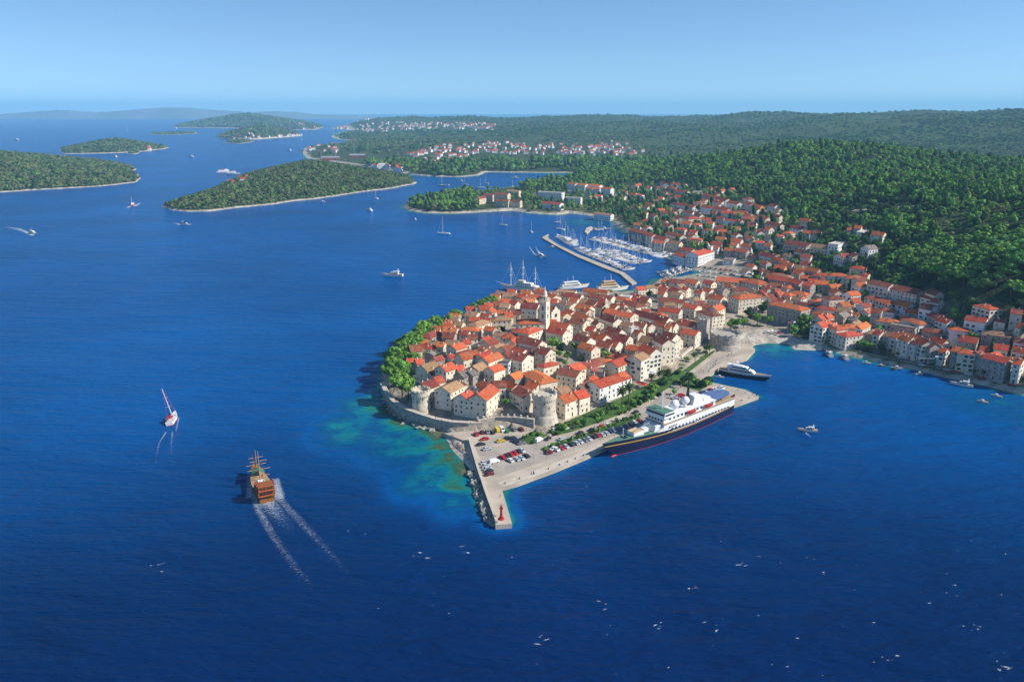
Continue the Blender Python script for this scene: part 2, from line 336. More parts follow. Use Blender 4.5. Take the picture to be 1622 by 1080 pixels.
QUAY_PX = [(703, 686), (742, 700), (752, 742), (767, 772), (785, 831), (811, 829), (794, 771), (820, 764), (880, 742), (924, 724), (962, 707), (1060, 674), (1157, 643), (1202, 627), (1180, 617), (1121, 604), (1115, 601), (1144, 578), (1183, 567), (1196, 553), (1185, 543), (1165, 545), (1145, 553), (1115, 568), (1085, 592), (1050, 612), (1000, 648), (950, 668), (905, 684), (870, 692), (845, 684), (790, 680), (755, 682), (730, 683)]
QZ = 2.2
QUAY = [tuple(p[:2]) for p in PX(QUAY_PX, QZ)]
qs = sdf(GX, GY, QUAY)
base = np.maximum(rbf(GA, GD), 1.6)
nz = fbm(GX, GY, 260, 5, 3) * np.clip((GR - 900) * 0.02, 0, 34) * sstep(20, 200, SD)
nz += fbm(GX, GY, 800, 4, 23) * 95 * sstep(2300, 4200, GR) * sstep(100, 900, SD)
nz += np.where(GR > 3000, np.abs(fbm(GX, GY, 1500, 4, 11)) * -60 * sstep(3000, 5200, GR) * sstep(100, 900, SD) + 7 * sstep(3000, 5200, GR) * sstep(100, 900, SD), 0)
base = np.maximum(base + nz, 1.6)
cw = 3 + 0.004 * GR + 0.035 * np.clip(GR - 4000, 0, None)
GZ = -5 + (base + 5) * sstep(-cw * 1.2, cw * 1.0, SD)
GZ = np.where(qs > -2.5, np.minimum(GZ, 1.2), GZ)
def grid_at(F, x, y):
    u, v = lp(np.asarray(x, float), np.asarray(y, float))
    i = np.clip((u - ga[0]) / (ga[1] - ga[0]), 0, NA - 1.001); j = np.clip((v - gd[0]) / (gd[1] - gd[0]), 0, ND - 1.001)
    i0 = i.astype(int); j0 = j.astype(int); fi = i - i0; fj = j - j0
    return (F[j0, i0] * (1 - fi) + F[j0, i0 + 1] * fi) * (1 - fj) + (F[j0 + 1, i0] * (1 - fi) + F[j0 + 1, i0 + 1] * fi) * fj
def ground(x, y):
    z = float(grid_at(GZ, np.array([x]), np.array([y]))[0])
    if inpoly(np.array([x]), np.array([y]), QUAY)[0]: z = QZ
    return z
_dd = np.exp(np.linspace(math.log(300), math.log(13500), 900))
def T(px, py, lift=0.0):
    "where the pixel's ray meets the land (or a level LIFT above it)"
    r = ray(px, py); t = _dd / r[1]; x = r[0] * t; z = H + r[2] * t
    g = np.maximum(grid_at(GZ, x, _dd), 0.0) + lift
    k = np.nonzero(z < g)[0]
    if len(k) == 0: return U(px, py, 0.0)
    k = k[0]
    if k > 0:
        a = z[k - 1] - g[k - 1]; b = g[k] - z[k]; f = a / (a + b + 1e-9); d = _dd[k - 1] + (_dd[k] - _dd[k - 1]) * f
    else: d = _dd[0]
    return np.array([r[0] * d / r[1], d, ground(r[0] * d / r[1], d)])

def grid_mesh(name, X, Y, Z, keep, attrs, mats):
    n, k = X.shape; idx = np.arange(n * k).reshape(n, k)
    q = np.stack([idx[:-1, :-1], idx[:-1, 1:], idx[1:, 1:], idx[1:, :-1]], -1).reshape(-1, 4)
    kf = keep.reshape(-1)[q].any(1); q = q[kf]
    used = np.unique(q); mp = np.full(n * k, -1); mp[used] = np.arange(len(used)); q = mp[q]
    co = np.stack([X, Y, Z], -1).reshape(-1, 3)[used].astype(np.float32)
    me = bpy.data.meshes.new(name); me.vertices.add(len(co)); me.vertices.foreach_set('co', co.ravel())
    e1 = co[q[0, 1]] - co[q[0, 0]]; e2 = co[q[0, 3]] - co[q[0, 0]]
    if e1[0] * e2[1] - e1[1] * e2[0] < 0: q = q[:, ::-1]
    me.loops.add(q.size); me.loops.foreach_set('vertex_index', q.ravel().astype(np.int32))
    me.polygons.add(len(q)); me.polygons.foreach_set('loop_start', np.arange(0, q.size, 4, dtype=np.int32))
    me.polygons.foreach_set('use_smooth', np.ones(len(q), bool))
    for an, av in attrs.items():
        at = me.attributes.new(an, 'FLOAT', 'POINT'); at.data.foreach_set('value', av.reshape(-1)[used].astype(np.float32))
    for m in mats: me.materials.append(m)
    me.update(calc_edges=True); me.validate(); return me
# ---- land material: woods floor, bare limestone shore, paved town, terraced gardens (cover maps, not light)
def land_mat():
    m = bpy.data.materials.new('land_cover'); m.use_nodes = True; nt = m.node_tree; b = nt.nodes['Principled BSDF']
    b.inputs['Roughness'].default_value = 0.95; b.inputs['Specular IOR Level'].default_value = 0.1
    tc = nt.nodes.new('ShaderNodeTexCoord')
    def noise(s, d=6):
        n = nt.nodes.new('ShaderNodeTexNoise'); n.inputs['Scale'].default_value = s; n.inputs['Detail'].default_value = d; n.inputs['Roughness'].default_value = 0.65
        nt.links.new(tc.outputs['Object'], n.inputs['Vector']); return n.outputs['Fac']
    def ramp(f, a, b_, p0=0.38, p1=0.62):
        r = nt.nodes.new('ShaderNodeValToRGB'); r.color_ramp.elements[0].color = (*a, 1); r.color_ramp.elements[1].color = (*b_, 1)
        r.color_ramp.elements[0].position = p0; r.color_ramp.elements[1].position = p1; nt.links.new(f, r.inputs['Fac']); return r.outputs['Color']
    def mix(f, a, b_):
        x = nt.nodes.new('ShaderNodeMix'); x.data_type = 'RGBA'; nt.links.new(f, x.inputs['Factor']); nt.links.new(a, x.inputs['A']); nt.links.new(b_, x.inputs['B']); return x.outputs['Result']
    def attr(n):
        a = nt.nodes.new('ShaderNodeAttribute'); a.attribute_name = n; return a.outputs['Fac']
    green = mix(noise(0.012, 8), ramp(noise(0.05, 8), (0.020, 0.038, 0.015), (0.055, 0.085, 0.028)), ramp(noise(0.08, 8), (0.040, 0.060, 0.024), (0.095, 0.120, 0.048)))
    town = ramp(noise(0.12, 8), (0.24, 0.20, 0.15), (0.42, 0.36, 0.28))
    garden = ramp(noise(0.09, 8), (0.05, 0.085, 0.028), (0.20, 0.18, 0.10))
    rock = ramp(noise(0.10, 9), (0.30, 0.26, 0.21), (0.56, 0.50, 0.41))
    c = mix(attr('garden'), green, garden); c = mix(attr('town'), c, town); c = mix(attr('shore'), c, rock)
    nt.links.new(c, b.inputs['Base Color'])
    bp = nt.nodes.new('ShaderNodeBump'); bp.inputs['Strength'].default_value = 0.9; bp.inputs['Distance'].default_value = 5.0
    nt.links.new(noise(0.07, 6), bp.inputs['Height']); nt.links.new(bp.outputs[0], b.inputs['Normal'])
    return m
LAND_M = land_mat()
OLD_PX = [(606, 600), (640, 540), (790, 468), (1010, 458), (1060, 440), (1150, 440), (1200, 460), (1240, 500), (1260, 545), (1190, 545), (1150, 600), (900, 760), (700, 700), (620, 650)]
BUILT_PX = [(945, 300), (1000, 288), (1100, 290), (1180, 305), (1240, 318), (1250, 335), (1335, 352), (1420, 372), (1420, 425), (1490, 462), (1622, 482), (1622, 640), (1280, 562), (1190, 545), (1150, 600), (900, 760), (700, 700), (600, 610), (640, 540), (790, 460), (1000, 450), (1060, 420), (1020, 380), (975, 352), (930, 345), (840, 342), (830, 315), (860, 295)]
gpx, gpy = proj(np.stack([GX, GY, np.maximum(GZ, 0)], -1))
oldt = inpoly(gpx, gpy, OLD_PX) & (GR < 1100); built = inpoly(gpx, gpy, BUILT_PX) & (GR < 2000)
town_a = np.where(oldt, 1.0, 0.0); garden_a = np.where(built & ~oldt, 1.0, 0.0)
sw = 3 + 0.0045 * GR
BEACH_PX = [[(698, 684), (748, 694), (755, 744), (728, 729), (710, 713)], [(1178, 526), (1215, 519), (1262, 534), (1310, 546), (1310, 560), (1250, 552), (1215, 550), (1185, 552), (1160, 540)]]
sw = np.where(GR < 800, sw * .55, sw)
shore_a = 1 - sstep(sw * 0.9, sw * 1.6, SD + 5 * fbm(GX, GY, 25, 3, 5))
for bp_ in BEACH_PX: shore_a = np.maximum(shore_a, inpoly(gpx, gpy, bp_) & (GR < 800))
mar = inpoly(gpx, gpy, [(1030, 392), (1075, 398), (1190, 412), (1196, 440), (1060, 450)]) & (GR < 1400); town_a = np.where(mar, 1.0, town_a); garden_a = np.where(mar, 0.0, garden_a)
TOWN_G = town_a; BUILT_G = np.where(built | oldt, 1.0, 0.0)
land = obj('land', grid_mesh('land', GX, GY, GZ, GZ > -4.2, dict(town=town_a, garden=garden_a, shore=shore_a), [LAND_M])); tag(land, kind='structure')

# ---- islands
def island(name, px, crest, spread=1.0, res=4.0, rough=0.25, seed=1, top=0.78):
    P = PX(px); x0, y0 = P[:, 0].min() - 30, P[:, 1].min() - 30; x1, y1 = P[:, 0].max() + 30, P[:, 1].max() + 30
    nx = int(min(420, (x1 - x0) / res)); ny = int(min(420, (y1 - y0) / res))
    X, Y = np.meshgrid(np.linspace(x0, x1, nx), np.linspace(y0, y1, ny)); s = sdf(X, Y, P)
    s = s + fbm(X, Y, 60, 3, seed) * min(25, s.max() * .12)
    mx = s.max(); h = crest * (np.clip(s / mx, 0, 1) ** top) * (1 + rough * 2 * fbm(X, Y, mx * 1.2, 4, seed + 5))
    Z = np.where(s < 0, np.maximum(s * 0.4, -5), np.maximum(h, np.minimum(s * .25, 1.4)))
    wdt = 0.0045 * Y.mean()
    me = grid_mesh(name, X, Y, Z, Z > -4, dict(town=s * 0, garden=s * 0, shore=1 - sstep(wdt * .35, wdt * .65, s)), [LAND_M])
    o = tag(obj(name, me), kind='structure')
    return dict(X=X, Y=Y, Z=Z, s=s, w=wdt, o=o)
ISL = [island('island', [(258, 327), (272, 333), (300, 335), (330, 334.5), (365, 331), (400, 327), (450, 321), (500, 315.5), (560, 307), (620, 298.5), (655, 292), (664, 289), (650, 283), (610, 276), (560, 273), (500, 272), (430, 273), (385, 280), (362, 288), (345, 298), (310, 312), (275, 322)], 46, seed=21),
       island('island', [(-230, 318), (-80, 311), (0, 305), (60, 301), (130, 297), (185, 293), (214, 289), (224, 284), (215, 277), (205, 272), (217, 268), (210, 263), (190, 260), (135, 254), (40, 254), (-120, 259), (-260, 278)], 52, seed=31),
       island('island', [(100, 244), (150, 243.5), (190, 242.5), (232, 240), (262, 236), (268, 234), (245, 230), (190, 227), (130, 230), (95, 237)], 37, seed=41, top=0.8),
       island('island', [(344, 219.5), (370, 221.5), (410, 221), (450, 218), (478, 215.5), (470, 212), (430, 209), (380, 210), (350, 214)], 62, res=8, seed=51, top=0.7),
       island('island', [(238, 213), (275, 214), (312, 211.5), (310, 210), (270, 211), (240, 211.5)], 4, res=8, seed=61),
       island('island', [(355, 226.5), (380, 228), (401, 225), (395, 222.5), (362, 223.5)], 7, res=5, seed=71),
       island('island', [(200, 243.5), (212, 245), (222, 242.8), (214, 241)], 5, res=5, seed=72),
       island('island', [(275, 202.5), (340, 203.2), (400, 203.8), (440, 204.5), (470, 206), (500, 206), (512, 202), (495, 197), (420, 194.5), (330, 195), (290, 198)], 118, res=20, seed=81, top=0.8)]
# ---- blue mountains beyond the strait
def mountains():
    cols = np.linspace(-700, 640, 420); prof = []
    pts = [(-700, 178), (-400, 174), (-200, 178), (-60, 181), (0, 181), (60, 177), (90, 174.5), (110, 175), (150, 178), (180, 177), (215, 174), (245, 172), (262, 170.5), (300, 171), (330, 174), (360, 175), (400, 178.5), (440, 176.5), (470, 178), (500, 181), (560, 184), (640, 186)]
    yy = np.interp(cols, [p[0] for p in pts], [p[1] for p in pts])
    rows = []
    for k, (dk, hk) in enumerate([(15800, 0.0), (16300, 0.35), (16900, 0.8), (17300, 1.0), (18200, 0.75), (19500, -0.1)]):
        row = []
        for c, y in zip(cols, yy):
            y = y + 1.6 * (vnoise(np.array(c / 9.0), np.array(1.7), 8) - .5) + 1.2 * (vnoise(np.array(c / 3.7), np.array(4.7), 9) - .5); top = W(c, y, 17300)[2]; p = W(c, 184, dk)
            row.append((p[0], p[1], max(-5, top * hk * (1 + 0.35 * (vnoise(np.array(c / 23.0), np.array(k * 7.3), 3) - .5) * (hk < 1))) if hk > 0 else -20))
        rows.append(row)
    a = np.array(rows); z = np.zeros(a.shape[:2])
    me = grid_mesh('mountains', a[..., 0], a[..., 1], a[..., 2], z + 1 > 0, dict(town=z), [mat('bare_karst', (0.17, 0.19, 0.19), 0.95, col2=(0.10, 0.12, 0.11), scale=0.0012, detail=8)]); tag(obj('mountains', me), kind='structure')
mountains()
# ---- the sea: one sheet to the horizon; the tint holds the shallows, plus sky reflection painted in by distance
def sea():
    a = np.linspace(R(-62), R(64), 620); d = np.concatenate([np.exp(np.linspace(math.log(25), math.log(1500), 560)), np.exp(np.linspace(math.log(1520), math.log(34000), 130))])
    A_, D_ = np.meshgrid(a, d); X = D_ * np.sin(A_); Y = D_ * np.cos(A_)
    s = sdf(X, Y, LAND_A)
    off = -s + 12 * fbm(X, Y, 40, 4, 9)
    q = U(620, 690); fall = 2.6 + 13.0 * np.exp(-(((X - q[0]) / 70) ** 2 + ((Y - q[1]) / 75) ** 2) ** 2)
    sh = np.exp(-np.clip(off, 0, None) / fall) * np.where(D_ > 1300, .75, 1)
    for I in ISL[:4]:
        ok = (I['s'] > 2) ; k = 0
    for px, py, r, k in [(545, 690, 15, .36), (535, 672, 11, .30), (590, 640, 22, .30), (640, 705, 22, .30), (668, 762, 14, .40), (690, 735, 16, .34), (720, 768, 12, .46), (720, 800, 10, .3), (610, 690, 26, .14), (1225, 552, 16, .45), (1580, 640, 25, .2), (930, 352, 40, .3), (640, 280, 60, .15)]:
        p = U(px, py); sh = np.maximum(sh, k * np.exp(-((X - p[0]) ** 2 + ((Y - p[1]) * .8) ** 2) / (r * r)) + sh * .6 * np.exp(-((X - p[0]) ** 2 + (Y - p[1]) ** 2) / (r * r)))
    sh = np.clip(sh * (1 + 0.7 * fbm(X, Y, 22, 4, 4)), 0, 1)
    t0 = .14 * sstep(225, 560, D_ * (1 + .25 * fbm(X, Y, 160, 3, 14))); sh = t0 + (1 - t0) * sh  # paints open water darker near the viewpoint, for its weaker sky reflection
    m = bpy.data.materials.new('sea_water'); m.use_nodes = True; nt = m.node_tree; b = nt.nodes['Principled BSDF']
    b.inputs['Roughness'].default_value = 0.22; b.inputs['IOR'].default_value = 1.33; b.inputs['Specular IOR Level'].default_value = 0.03; b.inputs['Specular Tint'].default_value = (0.25, 0.62, 1.0, 1)
    at = nt.nodes.new('ShaderNodeAttribute'); at.attribute_name = 'depth_sheen_tint'
    rp = nt.nodes.new('ShaderNodeValToRGB'); cr = rp.color_ramp
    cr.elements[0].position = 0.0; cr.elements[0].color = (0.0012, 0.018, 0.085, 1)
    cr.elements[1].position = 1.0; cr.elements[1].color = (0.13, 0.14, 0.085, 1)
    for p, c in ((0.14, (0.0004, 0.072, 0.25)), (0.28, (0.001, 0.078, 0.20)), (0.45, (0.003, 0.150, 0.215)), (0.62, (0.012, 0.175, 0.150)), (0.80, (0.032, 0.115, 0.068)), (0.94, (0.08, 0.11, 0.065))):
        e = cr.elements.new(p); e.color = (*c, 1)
    tc = nt.nodes.new('ShaderNodeTexCoord')
    # rocks and seagrass break up the pale bottom
    ns = nt.nodes.new('ShaderNodeTexNoise'); ns.inputs['Scale'].default_value = 0.085; ns.inputs['Detail'].default_value = 9; ns.inputs['Roughness'].default_value = .62; nt.links.new(tc.outputs['Object'], ns.inputs['Vector'])
    ms = nt.nodes.new('ShaderNodeMapRange'); ms.inputs['From Min'].default_value = .35; ms.inputs['From Max'].default_value = .62; ms.inputs['To Min'].default_value = .35; ms.inputs['To Max'].default_value = 1.25
    nt.links.new(ns.outputs['Fac'], ms.inputs['Value']); sb = nt.nodes.new('ShaderNodeMath'); sb.operation = 'SUBTRACT'; sb.inputs[1].default_value = .14; nt.links.new(at.outputs['Fac'], sb.inputs[0])
    mx0 = nt.nodes.new('ShaderNodeMath'); mx0.operation = 'MAXIMUM'; mx0.inputs[1].default_value = 0; nt.links.new(sb.outputs[0], mx0.inputs[0])
    mn0 = nt.nodes.new('ShaderNodeMath'); mn0.operation = 'MINIMUM'; mn0.inputs[1].default_value = .14; nt.links.new(at.outputs['Fac'], mn0.inputs[0])
    ma = nt.nodes.new('ShaderNodeMath'); ma.operation = 'MULTIPLY_ADD'; nt.links.new(mx0.outputs[0], ma.inputs[0]); nt.links.new(ms.outputs[0], ma.inputs[1]); nt.links.new(mn0.outputs[0], ma.inputs[2])
    nt.links.new(ma.outputs[0], rp.inputs['Fac'])
    # broad wind patches vary the blue a little
    nb = nt.nodes.new('ShaderNodeTexNoise'); nb.inputs['Scale'].default_value = 0.006; nb.inputs['Detail'].default_value = 6
    nt.links.new(tc.outputs['Object'], nb.inputs['Vector'])
    mr = nt.nodes.new('ShaderNodeMapRange'); mr.inputs['From Min'].default_value = .3; mr.inputs['From Max'].default_value = .7; mr.inputs['To Min'].default_value = 0.8; mr.inputs['To Max'].default_value = 1.2
    nt.links.new(nb.outputs['Fac'], mr.inputs['Value'])
    hv = nt.nodes.new('ShaderNodeHueSaturation'); nt.links.new(rp.outputs[0], hv.inputs['Color']); nt.links.new(mr.outputs[0], hv.inputs['Value'])
    nt.links.new(hv.outputs[0], b.inputs['Base Color'])
    prev = None
    for sc, st, dist, sx, rot in ((0.03, 0.7, 6.0, 0.30, 0.25), (0.11, 1.0, 3.4, 0.30, 0.16), (0.40, 1.0, 1.3, 0.40, -0.10)):
        mp = nt.nodes.new('ShaderNodeMapping'); mp.inputs['Scale'].default_value = (sx, 1.0, 1.0); mp.inputs['Rotation'].default_value = (0, 0, rot)
        nt.links.new(tc.outputs['Object'], mp.inputs['Vector'])
        n = nt.nodes.new('ShaderNodeTexNoise'); n.inputs['Scale'].default_value = sc; n.inputs['Detail'].default_value = 3.0; n.inputs['Roughness'].default_value = .55
        nt.links.new(mp.outputs[0], n.inputs['Vector'])
        bp = nt.nodes.new('ShaderNodeBump'); bp.inputs['Strength'].default_value = st; bp.inputs['Distance'].default_value = dist
        nt.links.new(n.outputs['Fac'], bp.inputs['Height'])
        if prev: nt.links.new(prev.outputs[0], bp.inputs['Normal'])
        prev = bp
    nt.links.new(prev.outputs[0], b.inputs['Normal'])
    me = grid_mesh('sea', X, Y, X * 0, X == X, dict(depth_sheen_tint=sh), [m]); tag(obj('sea', me), kind='structure')
sea()
# ================================================================ houses, traced roof by roof: ridge ends in photo tiles, width, eaves height, form and tiles
# each line: u1 v1 u2 v2 width eaves form(g gable, h hipped, f flat) tiles(o r d t g w) [wall s stone, k grey stone, p plaster, w white, c cream, y ochre]
TILES = [
('old', 620, 500, 10.8, '''920 68 1025 72 6 6 gr;1090 95 1230 110 6 6 gt;1040 20 1150 30 6 6 gt;700 175 850 185 7 6 go;620 300 740 250 8 6 hd k;900 190 1130 205 8 7 go;890 280 1090 290 8 7 gd k
1180 250 1330 262 6 6 gd;1300 330 1460 320 6 6 gd;430 400 620 405 6 6 go;650 420 800 440 5 6 gt;800 450 915 458 6 7 go;1030 510 1210 455 7 7 go;1225 412 1330 400 6 7 gr;300 512 480 490 10 7 gd;260 735 390 732 6 6 gr;412 748 520 735 6 7 go
510 850 735 772 8 8 gt;610 930 760 885 6 6 gd;835 855 1030 790 8 9 gr;1085 872 1200 840 6 7 gr;965 680 1050 655 5 6 gr;1150 620 1330 572 6 6 gd;1150 660 1440 588 8 8 gr;650 640 690 600 5 6 gg k'''),
('old', 620, 580, 10.8, '''725 190 850 160 7 7 gr;505 292 710 216 8 8 gd;870 368 1110 248 9 9 gt;1190 480 1330 402 8 9 gr;1150 112 1270 66 7 7 gg k;1300 60 1400 30 6 7 gg k'''),
('old', 740, 580, 10.8, '''175 480 400 306 10 10 go;20 90 130 50 6 7 gg k;440 255 640 240 7 7 gd;700 238 850 312 6 7 gr;880 330 1100 450 9 8 gd;1120 80 1330 190 11 8 ho;1050 252 1230 300 7 7 gr;60 330 190 400 5 5 gg k'''),
('old', 740, 500, 10.8, '''130 110 280 62 8 6 ht;225 36 400 42 6 6 gr;510 12 650 6 8 6 ht;980 60 1200 52 12 9 ho;1000 230 1110 190 11 9 hr;920 340 1285 428 8 8 gd;490 265 670 290 6 6 gt;700 298 850 302 8 6 hr;745 412 890 360 6 7 go;262 372 390 352 6 6 gr;300 432 480 382 7 7 gd
590 530 760 480 7 7 gd;240 512 340 560 5 7 go;185 662 380 588 7 7 gr;272 716 530 622 7 8 go;92 862 250 790 7 8 gt;370 880 560 816 7 8 gr;1240 520 1430 568 8 9 gd;615 752 740 762 7 10 fg w;800 620 1040 668 12 10 gd;890 545 1070 575 5 5 fw k'''),
('old', 740, 440, 10.8, '''620 255 850 266 9 6 gt;872 262 1020 276 8 6 gr;1078 286 1250 296 8 6 go;920 342 1040 306 7 6 gd;1050 346 1170 362 7 6 gt;550 356 750 370 9 6 go;440 412 600 390 8 6 gd;755 382 870 402 7 7 gr;575 436 730 446 9 6 gt;195 480 365 470 11 6 gr;292 436 440 431 7 6 gr;5 572 190 592 9 6 gt;370 542 460 522 6 6 go;530 551 680 556 6 6 go;640 602 760 592 7 7 gr;712 532 920 542 8 7 gd;960 422 1228 440 13 11 gd;905 400 960 390 7 6 gd
1400 266 1530 300 9 7 gr;1412 352 1550 362 8 7 gr'''),
('old', 870, 440, 10.8, '''232 372 440 430 9 7 gt;235 252 560 282 9 6 gd;335 332 500 352 8 6 gr;140 216 450 236 9 5 ft;600 172 850 196 7 5 go p;680 262 1095 312 9 8 gd;560 352 690 366 6 6 gt;685 368 830 402 8 6 gd;500 436 720 482 8 7 go;300 532 420 572 7 6 gr;472 576 690 660 8 8 go;392 682 640 722 9 9 gd
985 522 1460 612 9 9 go;962 612 1190 692 8 8 gd;782 716 870 746 6 6 gd;662 826 785 848 6 7 gr;62 742 345 788 8 9 gr;5 838 290 890 7 8 gr;850 872 980 902 6 6 gt;1012 832 1240 882 8 7 gd;1252 742 1440 776 7 6 gt;1345 386 1520 440 11 6 hd;1182 430 1305 460 6 6 gr;1422 270 1560 300 6 5 gr;1422 332 1540 352 6 5 gr;1230 300 1400 315 7 7 fw w;1420 830 1465 850 5 9 fw w;1480 890 1570 915 5 6 gr;600 500 700 540 6 6 gr'''),
('old', 870, 510, 10.8, '''970 160 1380 236 8 9 gd;750 166 980 222 8 8 gr;482 202 710 266 8 8 gd;990 290 1200 330 8 8 gr;862 312 1080 356 7 7 gd;562 342 800 410 7 8 go;560 692 850 608 8 8 gd;342 740 530 692 9 9 go;192 782 530 840 9 10 gd;680 780 770 732 6 8 gd;720 812 950 824 8 8 fg p;912 628 1010 632 6 6 ho;1062 682 1310 582 9 9 gr;1262 542 1400 592 8 8 gd;1095 545 1195 560 5 6 ho;1120 480 1280 560 6 7 gd'''),
('old', 1000, 510, 10.8, '''40 582 190 512 9 13 gt p;205 378 430 458 8 13 gr p;470 210 650 300 8 14 gd;580 160 775 205 8 13 gd;192 232 450 284 8 8 gt;895 112 1150 152 9 9 gr'''),
('old', 1000, 440, 10.8, '''240 132 330 122 9 6 ht;442 92 510 112 6 6 gr;532 22 620 32 6 6 go;542 118 610 132 6 7 go;662 12 890 32 8 6 gd;932 12 1150 42 8 6 gr;702 152 840 202 8 7 go;792 122 880 102 7 6 gt;902 146 990 162 6 7 go;1112 196 1230 216 6 7 go;482 212 590 226 7 7 go;470 336 780 342 8 8 gd;792 372 900 372 6 6 gd;500 492 850 532 9 8 gr;932 432 1150 472 9 8 gr;1192 442 1360 452 7 7 gd;1382 492 1520 442 8 12 go;1262 542 1420 592 9 12 hd;1362 266 1590 312 8 8 gr;1490 152 1600 172 8 7 ht;1272 162 1390 192 6 7 go;1262 32 1420 62 7 6 gr;80 546 655 680 8 8 gd
432 732 600 772 7 7 gr;600 805 690 820 6 7 go;62 746 250 772 7 7 gd;652 752 770 772 7 8 gd;832 702 1110 762 8 8 gr;60 880 170 905 5 6 gr;280 762 360 790 5 7 gd;1050 350 1130 330 6 7 gt;1130 400 1240 395 6 6 gd'''),
('main', 1130, 400, 10.8, '''65 412 580 452 13 6 go;660 442 790 472 15 6 ho;385 380 860 426 6 5 fw w;92 576 220 602 8 8 gg k;242 522 370 562 7 8 go s;342 602 560 592 7 7 gd s;410 662 590 690 9 10 ht s;440 732 680 704 12 12 hr s;690 722 820 716 8 11 gd s;622 622 780 652 8 7 gt s;812 642 890 740 8 9 gr s;852 562 990 562 7 6 gd s;885 570 975 610 6 7 go s;962 512 1180 532 8 6 gd s;832 612 930 622 7 6 gd s
1050 622 1130 622 6 6 go s;1092 682 1210 672 7 7 go s;1212 672 1310 692 8 7 ho s;1275 562 1380 556 8 8 ho s;992 386 1270 430 9 8 gr k;1292 432 1530 482 9 11 gr k;1062 206 1240 226 9 7 go y;1392 202 1540 222 9 7 gt k;1392 292 1530 322 8 8 gr k;1155 122 1280 142 7 6 gr p;1190 160 1370 182 7 6 gr p;912 288 970 322 6 7 go k;785 285 865 300 6 5 gr p;1022 342 1090 352 6 6 go s;1105 350 1200 362 6 6 gr s;925 790 1080 770 7 6 gd s;930 720 1040 700 7 6 gd s'''),
('main', 1130, 460, 10.8, '''1112 192 1480 268 12 13 hr k;1362 92 1520 112 8 7 gt w;1180 152 1370 172 7 5 gt s;1100 120 1230 150 7 6 gr s'''),
('main', 1260, 400, 10.8, '''162 497 310 522 8 11 go k;92 390 290 402 7 7 gr k;212 252 410 282 8 8 go k;742 22 900 12 12 7 gd p;985 2 1080 32 10 7 gd p;1032 226 1130 236 9 7 hr p;1162 346 1270 362 7 5 gr p;990 388 1045 392 12 7 ho p;572 546 770 542 10 6 go k;432 422 495 424 8 7 gd k;600 742 690 736 10 11 hd s;375 715 490 760 7 5 fg k;100 745 125 750 6 7 ho w'''),
('main', 1380, 420, 10.8, '''12 252 370 322 10 8 gd p;55 522 330 612 10 6 ho p;422 332 880 432 12 9 gd p;1012 406 1180 452 8 8 gd c;912 482 1080 522 7 7 go p;1062 562 1210 592 7 7 gd p;452 592 690 652 9 6 go w;892 652 1090 692 9 8 gd w;222 736 340 752 7 8 ho w;22 724 190 744 9 13 gd k;522 866 630 882 7 6 gr s;692 902 850 952 10 8 hr w;250 860 380 880 7 6 fw w'''),
('main', 1380, 500, 10.8, '''352 130 780 196 9 10 fg k;92 232 210 262 8 10 gr p;392 278 510 312 8 11 go p;542 308 730 362 9 12 go p;742 392 850 432 8 11 gd p;862 368 1000 432 9 12 gr p;242 262 380 292 8 9 gt k;1022 442 1120 482 8 11 gd k;1162 542 1320 572 8 6 gr s'''),
('main', 1490, 470, 12.27, '''870 132 980 160 11 7 ho p;512 362 910 422 10 8 gr w;302 578 430 588 10 8 hr w;392 748 740 802 9 9 gr k;960 662 1100 682 9 6 ht k;1130 672 1220 684 11 6 ht k;1062 402 1280 432 6 4 gd s;1372 237 1600 262 10 8 gd p;1560 502 1660 532 8 8 go p;772 958 940 982 8 6 gr s'''),
('main', 1490, 540, 10.8, '''12 112 110 132 7 9 gr p;212 92 340 112 7 12 gr k;400 142 490 152 8 12 hr c;600 186 690 166 10 11 gd k;792 208 1190 302 10 12 gr k;1292 287 1420 312 9 12 go p'''),
('main', 1260, 470, 10.8, '''380 330 480 300 8 10 gr p;500 305 600 290 7 10 go p;370 450 560 390 9 12 gr p;590 470 660 440 7 11 go p;560 400 700 420 8 10 gd p;700 510 780 500 7 11 ho p;860 470 990 470 8 10 ho s;850 610 990 590 10 9 hr p;1060 500 1210 430 7 9 go w;740 285 860 250 8 9 gg k;850 250 960 265 7 8 gd s;970 440 1080 400 7 7 gt s;1020 270 1090 280 6 6 gr s;930 330 1060 350 7 7 gg k;250 325 320 350 6 6 go p;1180 230 1290 205 7 7 gr p'''),
('main', 950, 270, 10.8, '''592 252 690 218 9 7 gr;802 272 885 276 8 7 gr;952 272 1055 272 8 7 gd;1055 276 1130 284 8 7 go;1068 178 1140 220 8 6 gr;1242 208 1360 216 9 7 gr;1370 220 1480 232 8 7 gr;1302 328 1520 352 9 7 go;392 332 480 352 8 6 go;375 428 445 436 7 6 gr;522 378 630 388 9 7 go;642 402 705 406 10 11 ho w;782 534 930 572 9 7 go;762 598 850 612 8 7 gr;602 608 680 616 7 6 gr;922 492 1100 502 9 6 gt;1292 422 1420 428 8 7 gr;1362 548 1640 602 9 8 go
1162 648 1240 644 7 6 gr;1062 692 1200 702 8 6 gd;1237 692 1300 702 7 6 go;902 734 980 758 8 7 go;772 832 835 838 9 6 hr;1322 764 1400 802 7 7 gr;1442 684 1610 702 8 7 gd;1252 828 1330 834 8 6 go;1402 868 1560 878 9 7 go;1082 852 1150 862 8 9 gd;1132 892 1240 922 9 8 go;592 892 710 898 9 7 go;782 938 860 952 9 7 gr w;500 630 540 640 6 5 gr;280 380 330 390 6 5 gt;940 655 1020 665 7 5 gd'''),
